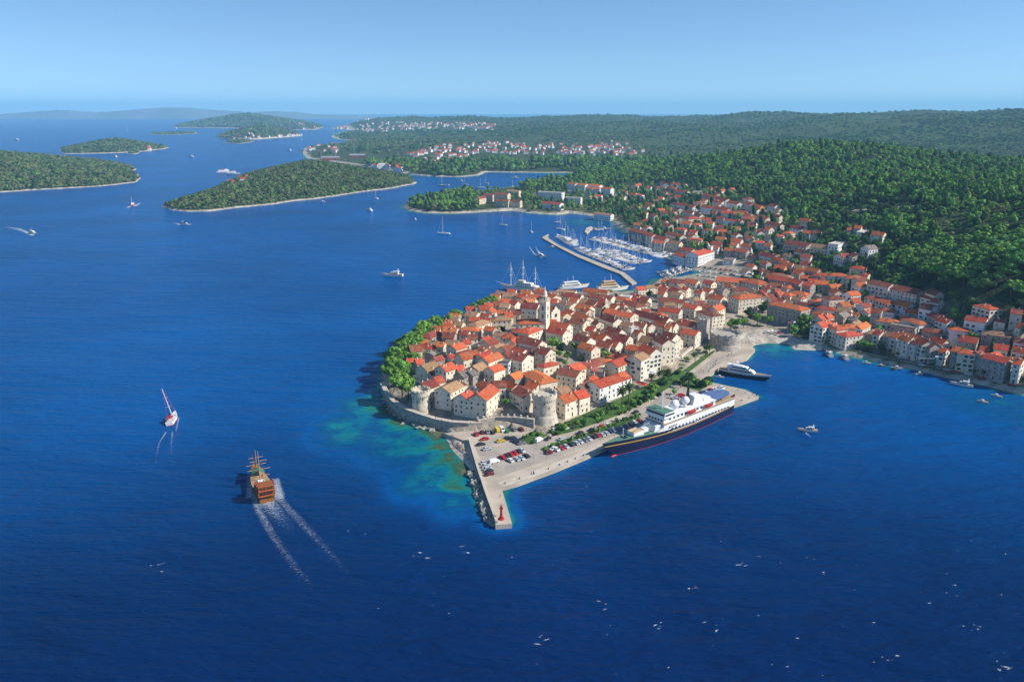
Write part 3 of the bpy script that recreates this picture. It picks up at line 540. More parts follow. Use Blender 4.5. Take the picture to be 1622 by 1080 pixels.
('main', 990, 340, 10.8, '''122 228 420 302 9 9 gr k;400 310 510 335 9 8 gr p;542 350 730 398 9 8 gr p;492 438 690 452 12 11 gr k;762 438 960 462 9 8 gt c;742 284 1000 348 9 8 gr p;992 550 1180 592 9 8 go p;1132 424 1270 432 9 8 gd c;1122 330 1190 345 7 8 go p;1112 258 1240 276 8 8 gr p;1342 464 1420 472 8 6 go p'''),
('main', 1080, 280, 10.8, '''392 284 610 338 9 8 gr;622 338 800 376 9 8 gr;352 374 440 388 8 7 go;562 394 720 418 8 7 go;362 478 540 508 9 8 gr;572 498 810 552 9 8 gr;822 404 1000 438 9 8 gr;1122 428 1220 452 8 7 gr;1242 458 1330 482 8 7 gr;1302 484 1380 494 8 7 go y;1520 460 1640 475 9 7 gr;32 578 190 584 8 7 gd;242 622 350 642 8 7 gd;122 692 260 684 9 7 hr;342 698 500 704 9 7 gr;2 758 170 766 8 7 go;232 788 280 792 9 7 ho;442 880 510 892 9 6 hr;142 908 270 918 8 8 gr;602 832 780 834 9 7 gd
632 942 770 948 9 7 gr;522 592 610 602 7 6 gr;692 582 890 594 9 7 gr;812 722 930 742 10 7 hr w;1072 628 1200 644 10 8 gr w;1382 672 1490 692 9 7 gr;1122 768 1280 782 9 6 gd w;1462 762 1620 782 9 7 gd;1432 852 1540 862 8 7 gr;1252 922 1380 902 8 6 gr;1122 930 1220 950 8 6 gt;180 250 330 240 9 8 gg'''),
('main', 1120, 340, 10.8, '''432 402 600 418 9 8 go p;612 488 800 512 9 7 gr;312 562 480 578 8 7 gr k;512 572 710 602 8 7 gr k;872 438 940 442 9 7 hr;1002 488 1110 498 8 7 go;1212 338 1260 342 10 8 hr w;1372 278 1420 284 9 7 ho;1442 178 1600 192 8 6 gd;1032 122 1160 136 9 6 gd;1170 140 1290 162 9 6 gd;1012 202 1110 218 8 7 gr;960 640 1190 690 9 8 gd p;92 452 280 472 8 8 gr p;880 260 940 280 8 7 gr;1040 370 1130 400 8 7 gg;780 450 850 440 8 6 gt'''),
('main', 1200, 310, 8.11, '''557 288 680 302 8 7 gr;442 382 600 402 8 6 gd;592 443 690 452 8 6 go;690 448 820 458 8 6 gd;1252 382 1340 388 10 7 gr;1152 412 1205 414 7 5 gr;1482 458 1640 474 9 6 gr;1382 642 1500 632 9 7 gg;1310 470 1400 440 6 4 fw w'''),
]
WALLS = dict(s='stone', k='stone_g', p='plaster', w='white', c='cream', y='ochre')
TILES += [('old', 870, 580, 10.8, '''740 270 1290 92 11 9 gr w;165 520 400 432 8 9 gr;420 440 600 388 8 9 gr;130 375 300 330 7 8 gt;560 300 720 240 6 6 gd;1180 130 1300 100 6 10 gr w'''),
('main', 990, 340, 10.8, '''1150 642 1430 572 14 11 gr w;905 636 1100 690 12 8 gr w;1432 540 1492 545 7 14 fw w'''),
('main', 1200, 310, 8.11, '''400 565 690 612 14 11 gd k;712 614 940 642 9 8 gt c;970 622 1068 594 9 8 fw w'''),
('main', 1120, 340, 10.8, '''300 748 470 760 17 4 fg w'''),
('hotel', 820, 270, 9.0, '''305 300 650 316 13 12 fw w;690 380 910 388 11 10 fw w;370 440 630 462 12 7 gr w;740 168 850 182 12 12 go w;852 182 990 194 12 12 go w;1012 192 1190 206 12 12 go w;985 236 1090 242 11 11 go w;1095 240 1190 246 11 11 go w;1212 238 1350 248 12 12 go w;1100 346 1200 350 10 7 gr w;1112 598 1350 618 10 6 gt w;1010 372 1100 362 10 7 gt p;720 288 840 292 8 6 fw p'''),
('hotel', 620, 270, 5.793, '''785 246 850 236 9 7 gd c;852 214 940 218 10 8 gd c;955 202 1080 208 12 12 gd c;962 264 1080 268 9 7 gd c;1082 266 1190 272 9 7 gd c;1062 178 1180 184 10 8 gt c''')]
LM = [('bell tower', 865, 500), ('large battlemented tower', 862, 640), ('seaward round tower', 674, 625), ('low round bastion', 1150, 540), ('three-masted ship', 822, 450), ('big white marina building', 1097, 405), ('small beach', 1225, 535), ('green harbour crane', 1478, 580), ('navy blue ship', 1060, 665), ('white hotel block', 872, 305), ('square stone tower', 1114, 515), ('long grey school', 1255, 390), ('long orange market roof', 1175, 445), ('hillside villa road', 1230, 337), ('grey warehouse', 1152, 410)]
RN = dict(o='bright orange', r='red', d='rust brown', t='weathered tan', g='grey', w='pale')
FN = dict(g='gabled', h='hipped', f='flat')
ROOF_B = {}
def roof_gable(L, w, rise, ov=0.35, th=0.28):
    b = MB(); a = L / 2 + ov; s = rise / (w / 2); e = w / 2 + ov; ze = -ov * s
    prof = [(-e, ze), (0, rise), (e, ze), (e, ze + th), (0, rise + th * 1.25), (-e, ze + th)]
    vs = [(x, y, z) for x in (-a, a) for y, z in prof]
    return b.add(vs, [(5, 4, 10, 11), (4, 3, 9, 10), (0, 6, 7, 1), (1, 7, 8, 2), (0, 5, 11, 6), (2, 8, 9, 3), (0, 1, 4, 5), (1, 2, 3, 4), (6, 11, 10, 7), (7, 10, 9, 8)])
def roof_hip(L, w, rise, ov=0.4, th=0.28):
    b = MB(); a = L / 2 + ov; e = w / 2 + ov; r = max(0.3, (L - w) / 2)
    vs = [(-a, -e, 0), (a, -e, 0), (a, e, 0), (-a, e, 0), (-a, -e, th), (a, -e, th), (a, e, th), (-a, e, th), (-r, 0, rise + th), (r, 0, rise + th)]
    return b.add(vs, [(3, 2, 1, 0), (0, 1, 5, 4), (1, 2, 6, 5), (2, 3, 7, 6), (3, 0, 4, 7), (4, 5, 9, 8), (5, 6, 9), (6, 7, 8, 9), (7, 4, 8)])
def roof_flat(L, w, ov=0.1):
    b = MB(); b.box((0, 0, 0.1), (L + 2 * ov, w + 2 * ov, 0.2))
    for x, y, sx, sy in ((0, w / 2, L, .3), (0, -w / 2, L, .3), (L / 2, 0, .3, w - .32), (-L / 2, 0, .3, w - .32)): b.box((x, y, 0.5), (sx, sy, 0.6))
    return b
def wall_body(L, w, he, rise, form, dn=5.0):
    b = MB(); a, e = L / 2, w / 2
    if form == 'g':
        vs = [(x, y, z) for x in (-a, a) for y, z in ((-e, -dn), (e, -dn), (e, he), (0, he + rise), (-e, he))]
        return b.add(vs, [(0, 4, 3, 2, 1), (5, 6, 7, 8, 9), (0, 5, 9, 4), (1, 2, 7, 6), (0, 1, 6, 5)])
    return b.box((0, 0, (he - dn) / 2), (L, w, he + dn))
wb = MB(); wb.box((0, 0.02, 0), (1.25, 0.12, 1.75), m=1); wb.box((0, -0.055, 0), (0.95, 0.03, 1.45), m=0)
WIN = wb.mesh('window', [M['glass'], M['edge']])
wb = MB(); wb.box((0, 0.02, 0), (1.1, 0.10, 1.6), m=0)
for s_ in (-1, 1): wb.box((s_ * .82, -0.02, 0), (0.5, 0.08, 1.6), m=1)
WIN2 = wb.mesh('window_shuttered', [M['glass'], M['shutter']])
db = MB(); db.box((0, 0.02, 1.1), (1.5, 0.12, 2.4), m=1); db.box((0, -0.055, 1.05), (1.1, 0.03, 2.1), m=0)
DOOR = db.mesh('door', [M['darkwood'], M['edge']])
cb = MB(); cb.box((0, 0, 0.7), (0.7, 0.55, 1.6), m=0); cb.box((0, 0, 1.56), (0.86, 0.7, 0.12), m=0); cb.box((0, 0, 1.75), (0.5, 0.4, 0.26), m=1)
CHIM = cb.mesh('chimney', [M['stone'], M['roof_d']])
HOUSES = []
def build_house(a, b, w, he, form, col, wall, name, cat, group, dist, windows=True):
    dx, dy = b[0] - a[0], b[1] - a[1]; Lr = math.hypot(dx, dy)
    L = max(Lr + (w * 0.8 if form == 'h' else 0.0), 4.0); rz = math.atan2(dy, dx)
    cx, cy = (a[0] + b[0]) / 2, (a[1] + b[1]) / 2; gz = ground(cx, cy)
    rise = (0.30 if form == 'g' else 0.24) * w * (1.0 if w < 11 else 0.7)
    root = thing(name, '', cat, (cx, cy, gz), rz, group)
    wm = M[wall]; wall_b = wall_body(L, w, he, rise, form); far = dist > 760
    ca, sa = math.cos(rz), math.sin(rz); sides = [(0, -1, L, w / 2, 0.0), (0, 1, L, w / 2, math.pi), (1, 0, w, L / 2, math.pi / 2), (-1, 0, w, L / 2, -math.pi / 2)]
    wins = []; door = None
    for sx, sy, ln, off, ang in sides:
        nx, ny = sx * ca - sy * sa, sx * sa + sy * ca
        face = -(nx * cx + ny * cy) / math.hypot(cx, cy)
        if face < -0.15: continue
        n = max(1, int(ln / 3.3)); st = max(1, int(he / 3.0))
        for k in range(st):
            for i in range(n):
                if rng.random() < (0.24 if name == 'stone_house' else 0.12): continue
                t = (i + 0.5 + rng.uniform(-.12, .12)) / n * ln - ln / 2; z = 1.7 + k * 2.9 + rng.uniform(-.15, .15)
                if z > he - 0.7: continue
                if k == 0 and door is None and face > 0.3 and i == n // 2: door = (t, ang, off); continue
                px = sx * off + (t if sx == 0 else 0) * (1 if sy < 0 else -1); py = sy * off + (t if sy == 0 else 0) * (1 if sx > 0 else -1)
                wins.append((px, py, z, ang))
    if far:
        for px, py, z, ang in wins:
            ux, uy = math.cos(ang), math.sin(ang); nx, ny = math.sin(ang) * 0.06, -math.cos(ang) * 0.06
            wall_b.add([(px + nx + ux * s * .6, py + ny + uy * s * .6, z + t) for s, t in ((-1, -.8), (1, -.8), (1, .8), (-1, .8))], [(0, 1, 2, 3)], 1)
    obj('wall', wall_b, [wm, M['glass']], root)
    if form == 'g': rb = roof_gable(L, w, rise); rz0 = he
    elif form == 'h': rb = roof_hip(L, w, rise); rz0 = he
    else: rb = roof_flat(L, w); rz0 = he
    roof = obj('roof', rb, [M['roof_' + col]], root, (0, 0, rz0 + 0.004))
    if not far:
        wm_ = WIN if wall in ('stone', 'stone_g') or rng.random() < .3 else WIN2
        ws = .9 if wall in ('stone', 'stone_g') else 1.0
        for px, py, z, ang in wins: o = obj('window', wm_, parent=root, loc=(px, py, z), rz=ang); o.scale = (ws, 1, ws * rng.uniform(.85, 1.1))
        if door:
            t, ang, off = door; obj('door', DOOR, parent=root, loc=(math.sin(ang) * off + t * math.cos(ang), -math.cos(ang) * off + t * math.sin(ang), 0.02), rz=ang)
    if form != 'f' and rng.random() < (0.75 if not far else 0.4):
        for q in range(1 + (rng.random() < .35)):
            x = (rng.random() - .5) * L * .8; y = (rng.random() - .5) * w * .5
            z = (rise * (1 - abs(y) / (w / 2))) if form == 'g' else rise * .5
            obj('chimney', CHIM, parent=roof, loc=(x * (.5 if form == 'h' else 1), y, z - .1))
    HOUSES.append(dict(o=root, c=(cx, cy, gz + he), L=L, w=w, he=he, rz=rz, form=form, col=col, wall=wall, cat=cat))
    return root
def ridge_world(x1, y1, x2, y2, he, rise):
    m = T((x1 + x2) / 2, (y1 + y2) / 2, he + rise); zr = m[2] + he + rise
    return U(x1, y1, zr), U(x2, y2, zr)
for zone, ox, oy, sc, txt in TILES:
    for line in txt.replace('\n', ';').split(';'):
        q = line.split(); u1, v1, u2, v2, w, he = map(float, q[:6]); form, col = q[6][0], q[6][1]
        wall = WALLS[q[7]] if len(q) > 7 else ('stone' if zone == 'old' else ('plaster' if rng.random() < .75 else 'white'))
        if zone == 'hotel': he *= 1.4
        w *= (1.25 if w < 10 else 1.08) if zone == 'old' else 1.12
        rise = (0.30 if form == 'g' else 0.24) * w * (1.0 if w < 11 else 0.7)
        if form == 'f': rise = 0.5
        a, b = ridge_world(ox + u1 / sc, oy + v1 / sc, ox + u2 / sc, oy + v2 / sc, he, rise)
        dist = math.hypot(*a[:2])
        build_house(a, b, w, he, form, col, wall, {'old': 'stone_house', 'main': 'house', 'hotel': 'hotel_building'}[zone], 'hotel' if zone == 'hotel' else 'house', {'old': 'stone houses of the old town', 'main': 'houses of the town outside the walls', 'hotel': 'hotel buildings on the wooded point'}[zone], dist)
# the gaps between the traced roofs hold smaller houses of the same rows
def near_house(x, y, pad):
    for h in HOUSES:
        dx, dy = x - h['c'][0], y - h['c'][1]; ca, sa = math.cos(h['rz']), math.sin(h['rz'])
        if abs(dx * ca + dy * sa) < h['L'] / 2 + pad and abs(-dx * sa + dy * ca) < h['w'] / 2 + pad: return True
    return False
KEEP_CLEAR = [(865, 545, 17), (885, 560, 14), (900, 575, 12), (950, 560, 15), (800, 600, 6), (660, 600, 8), (690, 570, 8), (790, 525, 8), (850, 512, 12), (870, 505, 14), (940, 490, 10)]
FILL_PX = [(650, 590), (662, 560), (700, 527), (760, 490), (800, 470), (1000, 470), (1040, 460), (1080, 475), (1090, 520), (1060, 570), (1000, 600), (930, 640), (890, 640), (835, 630), (800, 640), (720, 630), (665, 612)]
n_fill = 0
for _ in range(1600):
    px, py = rng.uniform(650, 1090), rng.uniform(465, 645)
    if not inpoly(np.array([px]), np.array([py]), FILL_PX)[0]: continue
    p = T(px, py)
    if any(math.hypot(px - a, py - b) < r for a, b, r in KEEP_CLEAR) or near_house(p[0], p[1], 3.6): continue
    n = min(HOUSES, key=lambda h: (h['c'][0] - p[0]) ** 2 + (h['c'][1] - p[1]) ** 2); ang = n['rz']
    l = rng.uniform(6.5, 9.5); c_ = rng.choice(list('oorrrddtt')); f = 'h' if rng.random() < .15 else 'g'
    a = (p[0] - math.cos(ang) * l / 2, p[1] - math.sin(ang) * l / 2); b = (p[0] + math.cos(ang) * l / 2, p[1] + math.sin(ang) * l / 2)
    build_house(a, b, rng.uniform(6.5, 8.5), rng.uniform(5.5, 7.5), f, c_, 'stone' if rng.random() < .8 else 'stone_g', 'stone_house', 'house', 'stone houses of the old town', math.hypot(p[0], p[1])); n_fill += 1
    if n_fill >= 55: break
FILL2 = [([(1262, 520), (1262, 470), (1300, 445), (1390, 460), (1480, 490), (1500, 530), (1480, 575), (1340, 545)], 34, 5.0), ([(1010, 345), (1060, 300), (1140, 300), (1230, 330), (1250, 380), (1160, 415), (1090, 385)], 46, 6.5), ([(1500, 530), (1560, 500), (1622, 520), (1622, 590), (1560, 590)], 9, 5.0), ([(1180, 420), (1260, 400), (1300, 440), (1240, 465), (1180, 450)], 14, 4.0)]
for poly, lim, pad in FILL2:
    a_ = np.array(poly); n_ = 0
    for _ in range(900):
        px, py = rng.uniform(a_[:, 0].min(), a_[:, 0].max()), rng.uniform(a_[:, 1].min(), a_[:, 1].max())
        if not inpoly(np.array([px]), np.array([py]), poly)[0]: continue
        p = T(px, py)
        if p[2] < 2.5 or near_house(p[0], p[1], pad): continue
        n = min(HOUSES, key=lambda h: (h['c'][0] - p[0]) ** 2 + (h['c'][1] - p[1]) ** 2); ang = n['rz'] + rng.uniform(-.1, .1); l = rng.uniform(7.5, 12)
        a = (p[0] - math.cos(ang) * l / 2, p[1] - math.sin(ang) * l / 2); b = (p[0] + math.cos(ang) * l / 2, p[1] + math.sin(ang) * l / 2)
        build_house(a, b, rng.uniform(7.5, 9.5), rng.uniform(5.5, 8.5), 'h' if rng.random() < .25 else 'g', rng.choice(list('oorrrddt')), rng.choice(['stone', 'plaster', 'plaster', 'white', 'stone_g']), 'house', 'house', 'houses of the town outside the walls', math.hypot(p[0], p[1])); n_ += 1
        if n_ >= lim: break
# labels: look, then the count outwards from a landmark among houses of the same look
def label_houses():
    by = {}
    for h in HOUSES:
        px, py = proj(np.array(h['c'])); d = [(math.hypot(px - x, py - y), n) for n, x, y in LM]; dd, n = min(d)
        sz = 'long' if h['L'] > 22 else ('small' if h['L'] < 9 and h['w'] < 8 else '')
        wl = dict(stone='stone', stone_g='grey stone', plaster='plastered', white='white', cream='cream', ochre='ochre')[h['wall']]
        by.setdefault((sz, wl, h['col'], h['form'], n, h['cat']), []).append((dd, h))
    for (sz, wl, c, f, n, ct), l in by.items():
        l.sort(key=lambda t: t[0])
        for i, (dd, h) in enumerate(l):
            s = ('%s %s house, %s %s roof' % (sz, wl, RN[c], FN[f])).strip().replace('house', h['cat'])
            h['o']['label'] = s + (', %s such out from the %s' % (nth(i + 1), n) if len(l) > 1 else ', near the %s' % n)
label_houses()
# ================================================================ quays, walls, towers, churches
def plane_poly(name, px, z, m, thick=0.0):
    P = [tuple(p[:2]) for p in PX(px, z)]; b = MB()
    if thick: b.prism(P, z - thick, z)
    else:
        n = len(P); ar = sum(P[i][0] * P[(i + 1) % n][1] - P[(i + 1) % n][0] * P[i][1] for i in range(n))
        b.add([(x, y, z) for x, y in P], [tuple(range(n)) if ar > 0 else tuple(range(n - 1, -1, -1))])
    return tag(obj(name, b, [M[m]]), kind='structure')
qb = MB(); qb.prism(QUAY, -4, QZ); tag(obj('quay', qb, [M['concrete']]), kind='structure')
def ribbon(pts, w):
    l = []; r = []
    for i, p in enumerate(pts):
        a = pts[max(0, i - 1)]; c = pts[min(len(pts) - 1, i + 1)]; dx, dy = c[0] - a[0], c[1] - a[1]; n = math.hypot(dx, dy)
        l.append((p[0] - dy / n * w / 2, p[1] + dx / n * w / 2)); r.append((p[0] + dy / n * w / 2, p[1] - dx / n * w / 2))
    return l, r
def strip(name, px, z, w, m, kind='structure', lift=None, land=False):
    P = PX(px, z) if not land else np.array([T(a, b_) for a, b_ in px])
    if land:   # densify and follow the ground
        Q = []
        for i in range(len(P) - 1):
            for t in np.linspace(0, 1, 12, endpoint=False): Q.append(P[i] * (1 - t) + P[i + 1] * t)
        P = np.array(Q + [P[-1]])
    l, r = ribbon(P, w); b = MB(); n = len(P)
    hz = (lambda x, y: z) if not land else (lambda x, y: ground(x, y) + z)
    b.add([(x, y, hz(x, y)) for x, y in l] + [(x, y, hz(x, y)) for x, y in r], [(i, n + i, n + i + 1, i + 1) for i in range(n - 1)])
    return tag(obj(name, b, [M[m]]), kind=kind)
plane_poly('road', [(752, 706), (764, 692), (800, 688), (862, 692), (915, 690), (965, 672), (1012, 650), (1055, 622), (1092, 595), (1122, 573), (1150, 562), (1170, 556), (1176, 560), (1150, 570), (1128, 584), (1106, 601), (1112, 612), (1160, 625), (1120, 640), (1062, 655), (1010, 678), (960, 694), (880, 724), (800, 752), (784, 756), (772, 752)], QZ + 0.004, 'asphalt')
mk = MB()
def line_at(p, q, w=0.16, z=QZ + 0.012):
    dx, dy = q[0] - p[0], q[1] - p[1]; mk.box(((p[0] + q[0]) / 2, (p[1] + q[1]) / 2, z), (math.hypot(dx, dy), w, 0.006), math.atan2(dy, dx))
for (a, b_, n, sd_) in (((772, 706), (826, 694), 14, 1), ((790, 716), (838, 704), 12, 1), ((794, 738), (842, 716), 12, 1)):
    A_, B_ = U(*a, QZ), U(*b_, QZ); d = (B_ - A_) / np.linalg.norm(B_ - A_); nn = np.array([-d[1], d[0], 0])
    for i in range(n): p = A_ + (B_ - A_) * i / (n - 1); line_at(p - nn * 2.3, p + nn * 2.3)
tag(obj('road_marking', mk, [M['white']]), kind='structure')
plane_poly('lawn', [(819, 697), (842, 683), (867, 689), (840, 704)], QZ + 0.15, 'lawn', 0.3)
plane_poly('lawn', [(868, 684), (905, 664), (950, 644), (985, 629), (1036, 603), (1058, 590), (1085, 574), (1110, 553), (1132, 540), (1141, 548), (1116, 569), (1090, 589), (1062, 611), (1030, 631), (990, 652), (950, 667), (905, 682), (882, 688)], QZ + 0.6, 'lawn', 1.0)
plane_poly('lawn', [(858, 713), (880, 700), (940, 682), (1010, 657), (1014, 662), (945, 689), (885, 709), (866, 718)], QZ + 0.15, 'lawn', 0.3)
plane_poly('lawn', [(1078, 611), (1098, 598), (1126, 607), (1108, 619)], QZ + 0.15, 'lawn', 0.3)
kb = MB()
for px in ([(752, 742), (800, 763)], ):
    pass
# pale stone kerb all along the water's edge of the quay
edge_px = [(794, 771), (820, 764), (880, 742), (924, 724), (962, 707), (1060, 674), (1157, 643), (1202, 627), (1180, 617), (1121, 604)]
strip('quay_edge', [(a - 1.5, b_ - 4.0) for a, b_ in edge_px[:7]], QZ + 0.016, 5.0, 'edge')
def beach(coast, inland, z0, z1):
    b = MB(); n = 24; C = PX(coast, z0); I = PX(inland, z1)
    def res(P, t): 
        d = np.linalg.norm(np.diff(P[:, :2], axis=0), axis=1); c = np.concatenate([[0], np.cumsum(d)]) / d.sum(); return np.array([np.interp(t, c, P[:, k]) for k in range(3)])
    vs = []
    for i in range(n + 1):
        a, q = res(C, i / n), res(I, i / n)
        for j in range(6): u = j / 5; p = a * (1 - u) + q * u; vs.append((p[0], p[1], p[2] + (.12 * (rng.random() - .5) if 0 < j < 5 else 0)))
    b.add(vs, [(i * 6 + j, (i + 1) * 6 + j, (i + 1) * 6 + j + 1, i * 6 + j + 1) for i in range(n) for j in range(5)])
    o = obj('beach', b, [M['sand']], smooth=True); me = o.data; me.flip_normals() if sum(p.normal[2] for p in me.polygons) < 0 else None; tag(o, kind='structure')
beach([(700, 687), (711, 712), (729, 729), (745, 745), (752, 756)], [(704, 684), (742, 697), (748, 718), (756, 744), (760, 756)], -.25, 1.75)
beach([(1190, 551), (1200, 547.5), (1218, 545), (1250, 547), (1258, 555), (1302, 556)], [(1168, 536), (1180, 527), (1214, 520), (1258, 534), (1266, 540), (1302, 548)], -.25, 2.95)
def wall_line(name, label, px, zb, tops, th, m, cat='wall', cren=False):
    P = PX(px, zb); Q = []; Z = []
    for i in range(len(P) - 1):
        for t in np.linspace(0, 1, 6, endpoint=False): Q.append(P[i] * (1 - t) + P[i + 1] * t); Z.append(tops[i] * (1 - t) + tops[i + 1] * t)
    Q.append(P[-1]); Z.append(tops[-1]); l, r = ribbon(Q, th); n = len(Q)
    o = thing(name, label, cat, (Q[n // 2][0], Q[n // 2][1], zb)); ox, oy = Q[n // 2][:2]
    b = MB(); vs = []
    for (x, y), (x2, y2), z in zip(l, r, Z): vs += [(x - ox, y - oy, -4 - zb), (x - ox, y - oy, z - zb), (x2 - ox, y2 - oy, z - zb), (x2 - ox, y2 - oy, -4 - zb)]
    fs = [(4 * i + a, 4 * i + a + 1, 4 * i + 5 + a, 4 * i + 4 + a) for i in range(n - 1) for a in range(3)] + [(3, 2, 1, 0), (4 * n - 4, 4 * n - 3, 4 * n - 2, 4 * n - 1)]
    b.add(vs, fs); obj('wall', b, [M[m]], o)
    c = MB(); l2, r2 = ribbon(Q, th + 0.3); vs = []
    for (x, y), (x2, y2), z in zip(l2, r2, Z): vs += [(x - ox, y - oy, z - zb + 0.003), (x - ox, y - oy, z - zb + 0.3), (x2 - ox, y2 - oy, z - zb + 0.3), (x2 - ox, y2 - oy, z - zb + .003)]
    c.add(vs, fs); obj('coping', c, [M['edge']], o)
    if cren:
        for i in range(0, n - 1, 2):
            mb_ = MB(); mb_.box((Q[i][0] - ox, Q[i][1] - oy, Z[i] - zb + 1.0), (1.0, 0.8, 1.4)); obj('merlon', mb_, [M['stone']], o)
    return o
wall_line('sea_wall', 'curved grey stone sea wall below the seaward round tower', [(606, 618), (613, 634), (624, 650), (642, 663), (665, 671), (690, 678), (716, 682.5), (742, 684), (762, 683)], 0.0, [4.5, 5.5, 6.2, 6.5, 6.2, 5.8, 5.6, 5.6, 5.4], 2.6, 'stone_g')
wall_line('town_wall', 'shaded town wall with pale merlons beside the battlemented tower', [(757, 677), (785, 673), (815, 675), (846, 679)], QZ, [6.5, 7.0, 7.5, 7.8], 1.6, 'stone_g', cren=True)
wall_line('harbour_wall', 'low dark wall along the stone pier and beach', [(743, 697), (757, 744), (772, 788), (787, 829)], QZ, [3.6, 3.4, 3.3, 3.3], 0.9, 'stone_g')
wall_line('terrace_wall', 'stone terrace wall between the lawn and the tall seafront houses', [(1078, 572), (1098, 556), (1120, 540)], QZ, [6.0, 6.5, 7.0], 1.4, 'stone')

def round_tower(name, label, c, r, h, flare, m, n=40, plants=False, floor=1.3, corbel=True):
    o = thing(name, label, 'tower', c)
    b = MB(); b.lathe([(r + flare, -6), (r + flare, 0), (r + flare * .35, h * .28), (r, h * .34), (r, h - 2.4), ], n); obj('tower_wall', b, [M[m]], o, smooth=False)
    if corbel:
        for k in range(int(2 * math.pi * r / 1.1)):
            t = k * 1.1 / r; q = MB(); q.box((math.cos(t) * (r + .28), math.sin(t) * (r + .28), h - 2.7), (0.6, 0.45, 0.8), t); obj('corbel', q, [M['stone']], o)
            if k > 88: break
    for t, z in ((-1.9, .5), (-1.2, .62), (-.6, .45), (-1.6, .75), (-2.5, .6), (-.2, .7)):
        q = MB(); q.box((math.cos(t) * (r + .02), math.sin(t) * (r + .02), h * z), (.14, .42, 1.1), t); obj('arrow_slit', q, [M['glass']], o)
    if h > 10.2:
        for k in range(14):
            t = k * math.pi / 7; q = MB(); q.box((math.cos(t) * (r + .15), math.sin(t) * (r + .15), h + .5), (.8, 1.5, 1.0), t); obj('merlon', q, [M[m]], o)
    p = MB(); R_ = r + (0.6 if corbel else .1); p.lathe([(R_ - .02, h - 2.3), (R_, h - 2.3), (R_, h), (R_ - .9, h), (R_ - .9, h - floor), (0.01, h - floor)], n); obj('parapet', p, [M[m]], o)
    return o
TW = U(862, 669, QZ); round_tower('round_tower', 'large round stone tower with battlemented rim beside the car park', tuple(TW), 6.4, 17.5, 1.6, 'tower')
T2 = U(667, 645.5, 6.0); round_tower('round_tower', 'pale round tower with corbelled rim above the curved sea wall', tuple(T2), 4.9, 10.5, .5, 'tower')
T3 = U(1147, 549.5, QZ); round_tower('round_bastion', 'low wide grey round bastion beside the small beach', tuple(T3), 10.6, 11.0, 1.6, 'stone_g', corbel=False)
def square_tower():
    p = T(1114, 520, 8); o = thing('square_tower', 'tall grey square tower between seafront houses and the low bastion', 'tower', (p[0], p[1], p[2] - 1), R(-32))
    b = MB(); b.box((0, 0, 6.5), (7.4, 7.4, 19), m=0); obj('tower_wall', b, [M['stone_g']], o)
    for i in range(4):
        for k in (-1, 0, 1):
            q = MB(); t = i * math.pi / 2; x, y = 3.3, k * 2.7; q.box((x * math.cos(t) - y * math.sin(t), x * math.sin(t) + y * math.cos(t), 16.6), (0.8, 1.4, 1.2), t); obj('merlon', q, [M['stone_g']], o)
square_tower()
def bell_tower():
    p = W(862.5, 514, 556.0); g = ground(p[0], p[1]); o = thing('bell_tower', 'tall pale stone bell tower with balustrade and domed lantern above the rooftops', 'church tower', (p[0], p[1], g), R(-33))
    top = W(862.5, 477, 556.0)[2] - g; tip = W(862.5, 454, 556.0)[2] - g; w = 5.4
    b = MB(); b.box((0, 0, top / 2 - 1), (w, w, top + 2)); obj('shaft', b, [M['stone']], o)
    for z in (top * .45, top * .68, top * .9):
        q = MB(); q.box((0, 0, z), (w + .5, w + .5, .35)); obj('cornice', q, [M['edge']], o)
    for t in range(4):
        for z in (top * .55, top * .79):
            q = MB(); a = t * math.pi / 2; q.box((0, -w / 2 - .02, z), (1.3, .1, 2.6)); q.tube((0, -w / 2 + .05, z + 1.3), (0, -w / 2 - .07, z + 1.3), .65, n=12); obj('belfry_opening', q, [M['glass']], o, rz=a)
        q = MB()
        for i in range(7): q.box((-w / 2 + i * w / 6, -w / 2 - .1, top + .7), (.28, .28, 1.2))
        q.box((0, -w / 2 - .1, top + 1.4), (w + .5, .42, .24)); obj('balustrade', q, [M['stone']], o, rz=t * math.pi / 2)
    h = tip - top; q = MB(); q.lathe([(1.75, 0), (1.75, h * .34), (2.1, h * .35), (2.1, h * .39), (1.5, h * .40), (1.35, h * .55), (.9, h * .68), (.35, h * .76), (.3, h * .9), (.5, h * .92), (.05, h)], 8, c=(0, 0, top)); obj('lantern', q, [M['stone']], o)
    for i in range(8):
        a = i * math.pi / 4 + math.pi / 8; q = MB(); q.box((0, -1.64, top + h * .17), (.55, .12, h * .22)); obj('lantern_window', q, [M['glass']], o, rz=a)
bell_tower()
